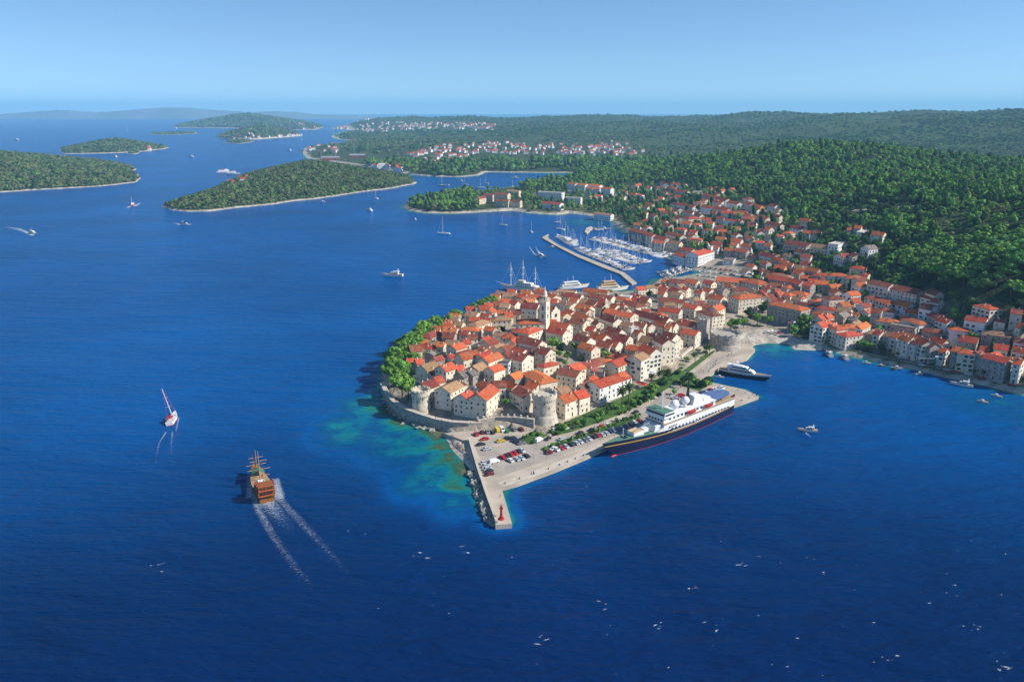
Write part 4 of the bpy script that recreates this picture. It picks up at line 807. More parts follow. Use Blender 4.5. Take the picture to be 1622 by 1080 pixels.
def church(name, label, r1, r2, w, he, roofm, rose=True, cote=False):
    rise = .42 * w; m = T((r1[0] + r2[0]) / 2, (r1[1] + r2[1]) / 2, he + rise); zr = m[2] + he + rise; a, b_ = U(*r1, zr), U(*r2, zr)
    L = math.hypot(*(b_ - a)[:2]); rz = math.atan2(b_[1] - a[1], b_[0] - a[0]); c = (a + b_) / 2; g = ground(c[0], c[1])
    o = thing(name, label, 'church', (c[0], c[1], g), rz); obj('wall', wall_body(L, w, he, rise, 'g'), [M['stone']], o)
    obj('roof', roof_gable(L - .8, w, rise), [M[roofm]], o, (-.4, 0, he + .004))
    f = MB(); a_ = L / 2 + .02; e = w / 2 + .3
    f.add([(x, y, z) for x in (a_, a_ + .7) for y, z in ((-e, -2), (e, -2), (e, he + .5), (w * .22, he + rise * .62), (0, he + rise + 1.0), (-w * .22, he + rise * .62), (-e, he + .5))], [(6, 5, 4, 3, 2, 1, 0), (7, 8, 9, 10, 11, 12, 13)] + [(i, (i + 1) % 7, 7 + (i + 1) % 7, 7 + i) for i in range(7)]); obj('facade', f, [M['stone']], o)
    if rose:
        q = MB(); q.tube((a_ + .72, 0, he * .82), (a_ + .86, 0, he * .82), w * .19, n=20, m=1); q.tube((a_ + .8, 0, he * .82), (a_ + .9, 0, he * .82), w * .145, n=20); obj('rose_window', q, [M['glass'], M['edge']], o)
    q = MB(); q.box((a_ + .76, 0, 1.8), (.16, 2.4, 3.8), m=0); obj('door', q, [M['darkwood']], o)
    if cote:
        q = MB(); q.box((a_ + .35, 0, he + rise + 2.0), (.7, 2.2, 2.6)); q.add([(a_ + .0, -1.1, he + rise + 3.3), (a_ + .7, -1.1, he + rise + 3.3), (a_ + .7, 1.1, he + rise + 3.3), (a_, 1.1, he + rise + 3.3), (a_ + .35, 0, he + rise + 4.6)], [(0, 1, 4), (1, 2, 4), (2, 3, 4), (3, 0, 4)]); obj('bellcote', q, [M['stone']], o)
        q = MB(); q.lathe([(.45, 0), (.36, .3), (.25, .7), (.05, .85)], 10, c=(a_ + .78, 0, he + rise + 1.4)); obj('bell', q, [M['metal']], o)
    return o
church('church', 'stone church with round rose window facade beside the bell tower', (858, 482), (879.5, 486.5), 9.5, 12, 'roof_o')
church('church', 'small church with bellcote on its gable among red roofs', (948.5, 478), (959.5, 481), 7.5, 7.5, 'roof_o', rose=False, cote=True)
# ---- marina works
BW_OUT = [(858, 376), (879, 388.5), (914, 406.5), (955, 423.5), (982, 433.5), (996, 446), (1001, 449.5)]
BW_IN = [(1008.5, 447.5), (990, 432.2), (961, 420.5), (917, 403.2), (884, 387.2), (868, 376.5), (869, 370.5)]
bw = MB(); bw.prism([tuple(p[:2]) for p in PX(BW_OUT + BW_IN, 1.6)], -5, 1.6); tag(obj('breakwater', bw, [M['concrete']]), kind='structure')
PONT = [((950, 397), (1014, 418), 2.6), ((945, 379), (1060, 409), 3.0), ((938, 360.5), (968, 361.5), 2.4), ((1052, 440), (1090, 427), 3.0)]
for a, b_, w in PONT:
    P, Q = U(*a, .7), U(*b_, .7); c = (P + Q) / 2; d = Q - P; q = MB(); q.box((c[0], c[1], .45), (math.hypot(d[0], d[1]), w, .7), math.atan2(d[1], d[0])); tag(obj('pontoon', q, [M['teak']]), kind='structure')
ml = MB(); ml.prism([tuple(p[:2]) for p in PX([(926, 367), (929, 361), (936, 358.5), (939, 360.5), (934, 366), (930, 370)], 1.6)], -4, 1.6); tag(obj('mole', ml, [M['edge']]), kind='structure')
# seafront pavement on the mainland side and roads on the hillside
strip('waterfront_road', [(1262, 545), (1300, 549), (1350, 558), (1404, 572), (1456, 582), (1490, 590), (1559, 604), (1622, 620), (1700, 640)], 0.25, 10, 'asphalt', land=True)
strip('road', [(1170, 330), (1200, 333), (1240, 336), (1290, 339), (1340, 347)], 0.5, 7, 'asphalt', land=True)
strip('road', [(1118, 368), (1135, 357), (1155, 348), (1168, 338)], 0.4, 7, 'concrete', land=True)
strip('hill_track', [(1240, 330), (1290, 333), (1340, 335), (1400, 331), (1460, 326)], 0.5, 5, 'sand', land=True)
# ================================================================ trees and other plants
def leafy(b, clumps, nq, size, m=0, core=0.8, up=0.35):
    for (x, y, z, r, sq) in clumps:
        if core: b.ball((x, y, z), r * core, m, 0 if nq < 14 else 1, (1, 1, sq), .5)
        for _ in range(nq):
            d = rng.normal(size=3); d /= np.linalg.norm(d); d[2] = d[2] if d[2] > -.4 else -d[2] * .5
            p = np.array([x, y, z]) + d * r * rng.uniform(.72, 1.12) * np.array([1, 1, sq])
            n = d + rng.normal(size=3) * .55 + np.array([0, 0, up]); n /= np.linalg.norm(n)
            a = np.cross(n, rng.normal(size=3)); a /= np.linalg.norm(a); c = np.cross(n, a); s = size * rng.uniform(.55, 1.35); k = n * s * .25
            b.add([p - a * s - k, p - c * s * .7, p + a * s - k, p + c * s * .7], [(0, 1, 2, 3)], m)
    return b
def crown_pine(seed, nq=34, size=.62, n=11, rad=3.7, z0=6.6, flat=.62):
    cl = []
    for i in range(n):
        a = i * 2.4 + rng.uniform(-.4, .4); q = math.sqrt((i + .5) / n) * rad
        cl.append((q * math.cos(a), q * math.sin(a), z0 + rng.uniform(-.9, .9) + (rad - q) * .45, rng.uniform(1.25, 2.0), flat * rng.uniform(.9, 1.3)))
    return leafy(MB(), cl, nq, size)
def trunk_mb(h, r, limbs=5, spread=2.2, n=7):
    b = MB(); p = Vector((0, 0, -1.5)); x = rng.uniform(-.3, .3)
    q = Vector((x * .4, 0, h * .55)); s = Vector((x, .2, h)); b.tube(p, q, r, r * .7, n); b.tube(q, s, r * .7, r * .35, n)
    for i in range(limbs):
        a = i * 2.4 + rng.random(); k = rng.uniform(.5, .9); st = Vector((x * k, 0, h * k)); b.tube(st, st + Vector((math.cos(a) * spread, math.sin(a) * spread, h * .28)), r * .35, r * .12, 5)
    return b
PINE_C = [crown_pine(i).mesh('crown', [M['leaf_pine']]) for i in range(4)]
PINEB_C = [crown_pine(i, 38, .6, 12, 3.9, 6.2, .75).mesh('crown', [M['leaf_bright']]) for i in range(3)]
PINE_T = [trunk_mb(6.4, .32).mesh('trunk', [M['bark']]) for i in range(2)]
def crown_round(nq=34, n=10, rad=2.7, z0=5.2, size=.6):
    cl = []
    for i in range(n):
        d = rng.normal(size=3); d /= np.linalg.norm(d); q = rng.uniform(.5, 1) * rad; cl.append((d[0] * q, d[1] * q, z0 + d[2] * q * .75, rng.uniform(1.2, 1.9), .9))
    return leafy(MB(), cl, nq, size)
BROAD_C = [crown_round().mesh('crown', [M[k]]) for k in ('leaf_dark', 'leaf_pine', 'leaf_dark', 'leaf_bright')]
BROAD_T = [trunk_mb(4.2, .26, 4, 1.6).mesh('trunk', [M['bark']]) for i in range(2)]
CYP_C = [leafy(MB(), [(rng.uniform(-.15, .15), rng.uniform(-.15, .15), 1.2 + k * 1.05, 1.05 * (1 - (k / 9.5) ** 2) + .18, 1.2) for k in range(9)], 26, .42).mesh('crown', [M['leaf_dark']]) for i in range(2)]
CYP_T = trunk_mb(3, .16, 0).mesh('trunk', [M['bark']])
def palm_meshes():
    t = MB(); p = Vector((0, 0, -.5))
    for k in range(6): q = Vector((.06 * k, .03 * k, -.5 + 1.45 * (k + 1))); t.tube(p, q, .30 - .02 * k, .28 - .02 * k, 8, cap=(k == 5)); p = q
    f = MB()
    for i in range(26):
        a = i * 2.399; el = 1.15 - 1.5 * (i / 26); pos = p.copy(); d = Vector((math.cos(a) * math.cos(el), math.sin(a) * math.cos(el), math.sin(el))); sd = Vector((-math.sin(a), math.cos(a), 0)); pr = None
        for k in range(6):
            w = (.30, .55, .62, .55, .38, .06)[k]; cur = [pos - sd * w + Vector((0, 0, -.18 * (w > .3))), pos.copy(), pos + sd * w + Vector((0, 0, -.18 * (w > .3)))]
            if pr: f.add(pr + cur, [(0, 1, 4, 3), (1, 2, 5, 4)])
            pr = cur; pos = pos + d * .62; d = (d + Vector((0, 0, -.26))).normalized()
    f.ball(p, .55, 0, 1, (1, 1, .8), .3)
    return t.mesh('trunk', [M['bark']]), f.mesh('crown', [M['leaf_palm']])
PALM_T, PALM_C = palm_meshes()
SHRUB = [leafy(MB(), [(rng.uniform(-.6, .6), rng.uniform(-.6, .6), .55 + rng.uniform(0, .4), rng.uniform(.7, 1.0), .8) for _ in range(4)], 30, .28).mesh('shrub', [M[k]]) for k in ('leaf_dark', 'leaf_pine', 'leaf_bright')]
def plant(name, label, cat, p, trunk, crown, s=1.0, group=None, sz=None):
    o = thing(name, label, cat, tuple(p), rng.uniform(0, 6.28), group); o.scale = (s, s, sz or s)
    obj('trunk', trunk, parent=o); obj('crown', crown, parent=o); return o
# pines on the seaward shore of the old town, from the round tower northwards
SHORE = [(636, 603, 1.25), (646, 611, .9), (625, 590, 1.05), (622, 572, 1.0), (634, 578, 1.1), (616, 562, .8), (628, 556, 1.05), (640, 562, .9), (641, 545, 1.05), (652, 551, .95), (634, 540, .8), (650, 533, 1.0), (661, 540, .95), (668, 528, 1.0), (660, 518, .95), (672, 515, 1.05), (683, 520, .9), (688, 507, 1.05), (698, 511, .8), (712, 502, .9), (722, 496, .95), (716, 493, .7), (742, 488, .75), (750, 484, .75), (763, 478, .8), (770, 474, .75), (781, 472, .75), (613, 583, .8), (645, 590, .8), (655, 565, .8)]
for i, (px, py, s) in enumerate(SHORE):
    p = T(px, py, 8.5 * s)
    if p[2] < .8: p = T(px + 6, py + 3, 8.5 * s)
    plant('pine_tree', 'bright green shore pine, %s from the seaward round tower along the old town' % nth(i + 1), 'tree', p, PINE_T[i % 2], PINEB_C[i % 3], s * 1.3, 'pines on the old town shore')
def tl(ox, oy, l): return [(ox + u / 10.8, oy + v / 10.8) + tuple(r) for u, v, *r in l]
TOWN_TREES = tl(870, 510, [(60, 330, 1.1), (120, 370, 1.0), (200, 430, .95), (170, 520, .7), (310, 550, .9), (270, 680, .7), (130, 820, .7), (450, 390, .9), (540, 590, .6), (680, 565, .6), (890, 410, .95), (960, 480, .9), (1010, 560, 1.0), (1150, 590, .6), (480, 340, .6)]) + tl(740, 580, [(730, 180, .75), (890, 200, .9), (650, 600, .7)]) + tl(620, 500, [(780, 720, .8), (770, 650, .6), (600, 630, .6)]) + tl(740, 440, [(500, 850, .7), (600, 880, .7)]) + tl(1000, 440, [(360, 690, .85), (330, 540, .6), (190, 310, .8), (310, 265, .9), (620, 620, .5), (1390, 110, .7)]) + tl(870, 440, [(1030, 230, .8), (1150, 300, .6)])
for i, (px, py, s) in enumerate(TOWN_TREES):
    plant('broadleaf_tree', 'leafy green garden tree among old town roofs, %s counting from the battlemented tower side' % nth(i + 1), 'tree', T(px, py, 5 * s), BROAD_T[i % 2], BROAD_C[(1, 3, 0, 1)[i % 4]], s, 'garden trees of the old town')
for i, (px, py, s) in enumerate(tl(870, 440, [(760, 600, .9), (740, 585, .8), (930, 630, 1.0), (905, 650, .9), (950, 610, .9)])):
    plant('cypress_tree', 'dark narrow cypress by the small church, %s from its facade' % nth(i + 1), 'tree', T(px, py, 4 * s), CYP_T, CYP_C[i % 2], s, 'cypresses by the small church')
for i, (px, py, s) in enumerate(tl(1130, 460, [(380, 540, 1.35), (520, 520, 1.2), (300, 570, 1.0), (760, 450, 1.4), (940, 480, 1.3), (600, 350, 1.1), (860, 270, 1.4), (980, 270, 1.2), (1500, 520, 1.5), (1580, 470, 1.5), (1560, 600, 1.1), (640, 430, .9)])):
    plant('broadleaf_tree', 'large round leafy tree behind the small beach, %s out from the low bastion' % nth(i + 1), 'tree', T(px, py, 5 * s), BROAD_T[i % 2], BROAD_C[(3, 3, 3, 3, 3, 0, 0, 0, 1, 3, 3, 0)[i]], s, 'big trees round the small beach')
for i, (px, py, s) in enumerate([(1012, 641, .55), (1021, 635, .6), (1031, 631, .65), (1044, 628, .6), (996, 651, .45), (985, 655, .4), (1083, 603, .8), (1092, 599, .9), (1102, 606, .75), (1112, 609, .7), (1078, 610, .6), (1068, 622, .5), (952, 668, .35), (925, 676, .35)]):
    plant('broadleaf_tree', 'dark bushy tree between the ship quay and the shore road, %s counting from the hedge' % nth(i + 1), 'tree', T(px, py, 4.5 * s), BROAD_T[i % 2], BROAD_C[(0, 2, 1)[i % 3]], s, 'dark trees behind the ship quay')
PALMS = tl(1000, 510, [(340, 930, 1.0), (480, 880, 1.0), (560, 850, .9), (640, 850, 1.0), (1100, 560, 1.0), (1280, 440, .9), (1350, 440, .9)]) + tl(870, 580, [(1255, 430, 1.35), (1370, 370, 1.45)])
for i, (px, py, s) in enumerate(PALMS):
    plant('palm_tree', 'feathery palm on the green bank below seafront houses, %s counting from the ship side' % nth(i + 1), 'palm', T(px, py, 8 * s), PALM_T, PALM_C, s, 'palms on the green bank')
for i, (px, py) in enumerate([(1300, 520), (1312, 540), (1334, 540), (1358, 543), (1385, 548), (1410, 556), (1422, 560), (1450, 558), (1468, 568), (1418, 575), (1516, 578), (1543, 588), (1558, 590), (1576, 588), (1590, 583), (1605, 595)]):
    plant('palm_tree', 'palm in front of the shaded waterfront houses, %s along from the small beach' % nth(i + 1), 'palm', T(px, py, 5), PALM_T, PALM_C, .66, 'palms on the waterfront road')
# shrubs on the bank, along the car park hedge and by the quay corner
sh = 0
for poly, n, smin, smax, where in (([(878, 686), (905, 674), (950, 657), (985, 645), (1040, 616), (1062, 597), (1088, 577), (1112, 557), (1130, 545)], 64, 1.0, 2.3, 'on the green bank'), ([(866, 711), (900, 699), (945, 682), (985, 667), (1012, 657)], 30, .8, 1.2, 'in the planted car park strip'), ([(1078, 610), (1098, 600), (1122, 608), (1105, 616)], 9, 1.8, 2.9, 'by the far car park'), ([(828, 697), (842, 688), (860, 690), (842, 700)], 9, .8, 1.2, 'on the car park island'), ([(990, 640), (1015, 636), (1035, 625)], 6, 1.5, 2.4, 'beside the ship mast')):
    for i in range(n):
        t = (i + rng.random() * .8) / n * (len(poly) - 1); k = min(int(t), len(poly) - 2); f = t - k
        px = poly[k][0] * (1 - f) + poly[k + 1][0] * f + rng.normal() * 4; py = poly[k][1] * (1 - f) + poly[k + 1][1] * f + rng.normal() * (.6 if 'strip' in where else 1.6)
        p = U(px, py, QZ + .2); s = rng.uniform(smin, smax)
        o = obj('shrub', SHRUB[int(rng.integers(3))], loc=tuple(p), rz=rng.uniform(0, 6.3)); o.scale = (s, s, s * rng.uniform(.8, 1.2)); sh += 1
        tag(o, 'rounded green shrub %s, %s along from the seaward end' % (where, nth(i + 1)), 'shrub', 'shrubs ' + where)
# ---- woods: many small instances of a few crowns
def lod(fn, mname):
    b = fn; return b.mesh(mname, [M['leaf_pine']])
def crown_small(mk_, nq=9, size=1.0, n=6, rad=2.6, z0=4.6, flat=.8):
    cl = [(math.cos(i * 2.4) * rad * math.sqrt((i + .3) / n), math.sin(i * 2.4) * rad * math.sqrt((i + .3) / n), z0 + rng.uniform(-1.2, .8) + (1 - i / n) * 1.4, rng.uniform(1.5, 2.3), flat) for i in range(n)]
    return leafy(MB(), cl, nq, size, core=.85).mesh('crown', [M[mk_]])
WOOD = bpy.data.collections.new('wood_crowns'); SCRUB = bpy.data.collections.new('scrub_crowns')
for i, (k, q) in enumerate((('leaf_pine', (9, 1.0, 6, 2.6, 4.6, .8)), ('leaf_pine', (8, .9, 4, 1.7, 5.6, 1.35)), ('leaf_bright', (9, .95, 7, 3.0, 4.4, .65)), ('leaf_dark', (8, .8, 5, 1.2, 5.0, 1.7)), ('leaf_pine', (7, 1.1, 4, 2.2, 3.6, .9)), ('leaf_scrub', (8, .9, 5, 2.4, 3.0, .7)))): WOOD.objects.link(bpy.data.objects.new('wood_crown_%d' % i, crown_small(k, *q)))
for i, k in enumerate(('leaf_scrub', 'leaf_scrub', 'leaf_pine', 'leaf_dark')): SCRUB.objects.link(bpy.data.objects.new('scrub_crown_%d' % i, crown_small(k, 7, .8, 4, 1.9, 1.5, .75)))
def gn_instances(coll, nvar):
    g = bpy.data.node_groups.new('scatter', 'GeometryNodeTree')
    g.interface.new_socket('Geometry', in_out='INPUT', socket_type='NodeSocketGeometry'); g.interface.new_socket('Geometry', in_out='OUTPUT', socket_type='NodeSocketGeometry')
    N = g.nodes; gi = N.new('NodeGroupInput'); go = N.new('NodeGroupOutput'); ip = N.new('GeometryNodeInstanceOnPoints'); ci = N.new('GeometryNodeCollectionInfo')
    ci.inputs['Collection'].default_value = coll; ci.inputs['Separate Children'].default_value = True; ci.inputs['Reset Children'].default_value = True
    def at(n, t):
        a = N.new('GeometryNodeInputNamedAttribute'); a.data_type = t; a.inputs['Name'].default_value = n; return a.outputs['Attribute']
    ip.inputs['Pick Instance'].default_value = True
    L = g.links; L.new(gi.outputs[0], ip.inputs['Points']); L.new(ci.outputs[0], ip.inputs['Instance']); L.new(at('variant', 'INT'), ip.inputs['Instance Index']); L.new(at('rot', 'FLOAT_VECTOR'), ip.inputs['Rotation']); L.new(at('size', 'FLOAT_VECTOR'), ip.inputs['Scale']); L.new(ip.outputs[0], go.inputs[0])
    return g
GN_W = gn_instances(WOOD, 6); GN_S = gn_instances(SCRUB, 4)
def scatter(name, P, size, var, group):
    n = len(P); me = bpy.data.meshes.new(name); me.vertices.add(n); me.vertices.foreach_set('co', P.astype(np.float32).ravel())
    me.attributes.new('variant', 'INT', 'POINT').data.foreach_set('value', var.astype(np.int32))
    rot = np.zeros((n, 3), np.float32); rot[:, 2] = rng.uniform(0, 6.28, n); me.attributes.new('rot', 'FLOAT_VECTOR', 'POINT').data.foreach_set('vector', rot.ravel())
    fz = np.where(np.hypot(P[:, 0], P[:, 1]) > 2600, .6, 1.0); sz = np.stack([size, size, fz * size * rng.uniform(.75, 1.45, n)], -1).astype(np.float32); me.attributes.new('size', 'FLOAT_VECTOR', 'POINT').data.foreach_set('vector', sz.ravel())
    o = bpy.data.objects.new(name, me); COL.objects.link(o); md = o.modifiers.new('scatter', 'NODES'); md.node_group = group
    return tag(o, kind='stuff')
def lpoints(spacing0, dmin, dmax, a0, a1, kd):
    "jittered points of log-polar density: spacing = max(spacing0, kd * distance)"
    out = []; d = dmin
    while d < dmax:
        s = max(spacing0, kd * d); n = int((a1 - a0) * d / s); a = a0 + (np.arange(n) + rng.uniform(-.45, .45, n) + .5) / n * (a1 - a0); dd = d + rng.uniform(-.45, .45, n) * s
        out.append(np.stack([dd * np.sin(a), dd * np.cos(a), np.full(n, s)], -1)); d += s
    return np.concatenate(out)
P = lpoints(7.2, 420, 11500, R(-20), R(48), .0049)
gz = grid_at(GZ, P[:, 0], P[:, 1]); sd_ = grid_at(SD, P[:, 0], P[:, 1]); bu = grid_at(BUILT_G, P[:, 0], P[:, 1]); dist = np.hypot(P[:, 0], P[:, 1])
px, py = proj(np.stack([P[:, 0], P[:, 1], gz], -1))
VILL_PX = [[(645, 246), (700, 230), (780, 226), (900, 228), (1020, 238), (1015, 250), (900, 246), (760, 246), (690, 262), (648, 258)], [(528, 206), (535, 190), (620, 184), (720, 192), (790, 200), (780, 208), (700, 204), (600, 210)], [(470, 262), (478, 233), (545, 236), (580, 255), (560, 268)], [(930, 224), (1000, 222), (1005, 234), (940, 236)]]
vill = np.zeros(len(P), bool)
for v in VILL_PX: vill |= inpoly(px, py, v) & (dist > 2300)
TERR_PX = [(1245, 338), (1330, 345), (1330, 322), (1420, 318), (1480, 332), (1440, 352), (1350, 352)]
terr = inpoly(px, py, TERR_PX) & (dist < 1700)
clear = fbm(P[:, 0], P[:, 1], 420, 4, 77)
vill |= inpoly(px, py, [(748, 300), (830, 292), (838, 334), (770, 334), (746, 318)]) & (dist < 2300)
ok = (gz > 1.9) & (sd_ > 4 + .004 * dist) & (bu < .3) & ~(vill & (rng.random(len(P)) < .88)) & ~(terr & (rng.random(len(P)) < .55)) & ~((dist > 2600) & (clear > .08) & (rng.random(len(P)) < .75)) & ~((dist <= 2600) & (fbm(P[:, 0], P[:, 1], 90, 3, 78) > .12) & (rng.random(len(P)) < .55))
P = P[ok]; gz = gz[ok]; dist = dist[ok]; px = px[ok]; py = py[ok]; terr = terr[ok]; clear = clear[ok]
size = P[:, 2] / 6.0 * rng.uniform(.55, 1.45, len(P)); size = np.where(dist > 4300, size * .45, np.where(dist > 2600, size * .58, size * .86))
for h in HOUSES:
    if h['cat'] == 'hotel' or math.hypot(h['c'][0], h['c'][1]) < 1200: pass
XYZ = np.stack([P[:, 0], P[:, 1], gz - .3], -1)
inf = (px > 0) & (px < 1622) & (py > 200) & (dist < 1700)
near = np.nonzero(inf)[0]; near = near[np.argsort(dist[near])][:190]
for k in near:
    s = float(rng.uniform(1.15, 1.6)); pp = XYZ[k] + np.array([0, 0, .2])
    dk = rng.random() < .3
    plant('pine_tree', 'green pine in the dense wood above the waterfront houses', 'tree', pp, PINE_T[int(rng.integers(2))], (PINE_C + PINEB_C[:1])[int(rng.integers(5))], s, 'pines in the wood above the waterfront')
rest = np.ones(len(P), bool); rest[near] = False
low = (dist > 2700) | terr
bright = fbm(XYZ[:, 0], XYZ[:, 1], 110, 3, 55)
var = np.where(rng.random(len(P)) < .26 + bright * 1.6, 2, rng.choice([0, 1, 3, 4, 4, 5], len(P)))
m = rest & ~low; scatter('forest', XYZ[m], size[m], var[m], GN_W)
m = rest & low; scatter('scrub_vegetation', XYZ[m], size[m] * 1.2, np.where(fbm(XYZ[m][:, 0], XYZ[m][:, 1], 380, 4, 91) > .04, rng.choice([3, 2, 3], m.sum()), rng.choice([0, 0, 1, 1, 2, 3], m.sum())), GN_S)
for I in ISL:
    X, Y, Z, s = I['X'], I['Y'], I['Z'], I['s']; d0 = Y.mean(); sp = max(4.0, .0030 * d0); x0, x1, y0, y1 = X.min(), X.max(), Y.min(), Y.max()
    xs, ys = np.meshgrid(np.arange(x0, x1, sp), np.arange(y0, y1, sp)); xs = (xs + rng.uniform(-.45, .45, xs.shape) * sp).ravel(); ys = (ys + rng.uniform(-.45, .45, ys.shape) * sp).ravel()
    j = np.clip(((xs - x0) / (x1 - x0) * (X.shape[1] - 1)).round().astype(int), 0, X.shape[1] - 1); i = np.clip(((ys - y0) / (y1 - y0) * (X.shape[0] - 1)).round().astype(int), 0, X.shape[0] - 1)
    k = (s[i, j] > I['w'] * .45) & (Z[i, j] > .5)
    if k.sum() < 4: continue
    scatter('island_vegetation', np.stack([xs[k], ys[k], Z[i, j][k] - .3], -1), sp / 6.0 * 1.15 * rng.uniform(.6, 1.35, k.sum()), rng.choice([0, 0, 1, 1, 2, 3], k.sum()), GN_S)
# trees in the gardens of the town outside the walls
gp = lpoints(7.6, 430, 1900, R(-4), R(42), .0088)
gzz = grid_at(GZ, gp[:, 0], gp[:, 1]); gb = grid_at(BUILT_G - TOWN_G, gp[:, 0], gp[:, 1]); gs = grid_at(SD, gp[:, 0], gp[:, 1]); qx, qy = proj(np.stack([gp[:, 0], gp[:, 1], gzz], -1)); dq = np.hypot(gp[:, 0], gp[:, 1])
road_px = [(1020, 360), (1130, 420), (1150, 440), (1060, 440), (1010, 390)]
kk = [i for i in range(len(gp)) if gb[i] > .6 and gs[i] > 14 and gzz[i] > 1.9 and not inpoly(qx[i:i+1], qy[i:i+1], [(1030, 395), (1075, 400), (1180, 415), (1190, 440), (1060, 445)])[0] and not near_house(gp[i, 0], gp[i, 1], 1.6 + .0028 * dq[i])]
kk.sort(key=lambda i: dq[i]); far_l = []
GL = [('small beach', 1225, 535), ('green harbour crane', 1478, 580), ('big white marina building', 1097, 405), ('long grey school', 1255, 390), ('hillside villa road', 1230, 337), ('white hotel block', 872, 305), ('upper edge of the wood', 1420, 440)]
cnt = {}
for n_, i in enumerate(kk):
    if n_ >= 250: far_l.append(i); continue
    nm = min(GL, key=lambda g: math.hypot(g[1] - qx[i], g[2] - qy[i]))[0]; v = int(rng.integers(4)); cyp = rng.random() < .12; key = (nm, cyp); cnt[key] = cnt.get(key, 0) + 1
    s = float(rng.uniform(.75, 1.25))
    if cyp: plant('cypress_tree', 'slim dark cypress between houses, %s counted inland near the %s' % (nth(cnt[key]), nm), 'tree', (gp[i, 0], gp[i, 1], gzz[i] - .2), CYP_T, CYP_C[v % 2], s, 'garden trees outside the walls')
    else: plant('broadleaf_tree', 'bushy garden tree between houses, %s counted inland near the %s' % (nth(cnt[key]), nm), 'tree', (gp[i, 0], gp[i, 1], gzz[i] - .2), BROAD_T[v % 2], BROAD_C[v], s, 'garden trees outside the walls')
fl = np.array(far_l); scatter('garden_vegetation', np.stack([gp[fl, 0], gp[fl, 1], gzz[fl] - .3], -1), rng.uniform(.8, 1.4, len(fl)), rng.choice([0, 1, 3, 3, 4], len(fl)), GN_W)
# ---- villages too far to count: white walls under tiled roofs
vb = MB(); vills = [(VILL_PX[0], 210, 1.15), (VILL_PX[1], 190, 1.5), (VILL_PX[3], 22, 1.0), ([(500, 231), (545, 236), (540, 243), (480, 240)], 12, 1.2), ([(440, 200), (500, 198), (505, 205), (445, 204)], 45, 1.5), ([(345, 218.5), (478, 213), (478, 215.5), (410, 220.5), (348, 220.5)], 40, 1.0), ([(228, 236), (240, 232), (245, 236), (236, 239)], 6, 1.0), ([(352, 288), (356, 278), (392, 278), (395, 286), (372, 292)], 8, 0.9), ([(590, 262), (650, 262), (640, 274), (600, 268)], 8, 1.4)]
def isl_z(x, y):
    z = ground(x, y) if math.hypot(x, y) < 14000 else 0
    for I in ISL:
        X, Y = I['X'], I['Y']
        if X.min() < x < X.max() and Y.min() < y < Y.max(): j = int((x - X.min()) / (X.max() - X.min()) * (X.shape[1] - 1)); i = int((y - Y.min()) / (Y.max() - Y.min()) * (X.shape[0] - 1)); z = max(z, float(I['Z'][i, j]))
    return z
for poly, n, k in vills:
    a = np.array(poly); c = 0
    for _ in range(n * 12):
        x_, y_ = rng.uniform(a[:, 0].min(), a[:, 0].max()), rng.uniform(a[:, 1].min(), a[:, 1].max())
        if not inpoly(np.array([x_]), np.array([y_]), poly)[0]: continue
        z = 6.0
        for _i in range(12): p = U(x_, y_, z); z = .5 * z + .5 * max(isl_z(p[0], p[1]), 1.0)
        z = isl_z(p[0], p[1])
        if z < .6: continue
        L, w, h, rz = rng.uniform(9, 16) * k, rng.uniform(8, 11) * k, rng.uniform(5, 8) * k, rng.uniform(-.6, .6) + (math.pi / 2 if rng.random() < .3 else 0)
        ca, sa = math.cos(rz), math.sin(rz); q = wall_body(L, w, h, w * .25, 'g', 3); vb.add([(p[0] + x * ca - y * sa, p[1] + x * sa + y * ca, z + zz) for x, y, zz in q.v], q.f, 0)
        q = roof_gable(L, w, w * .25); vb.add([(p[0] + x * ca - y * sa, p[1] + x * sa + y * ca, z + h + zz) for x, y, zz in q.v], q.f, 1 if rng.random() < .6 else 2); c += 1
        if c >= n: break
tag(obj('distant_village', vb, [M['white'], M['roof_o'], M['roof_r']]), kind='stuff')
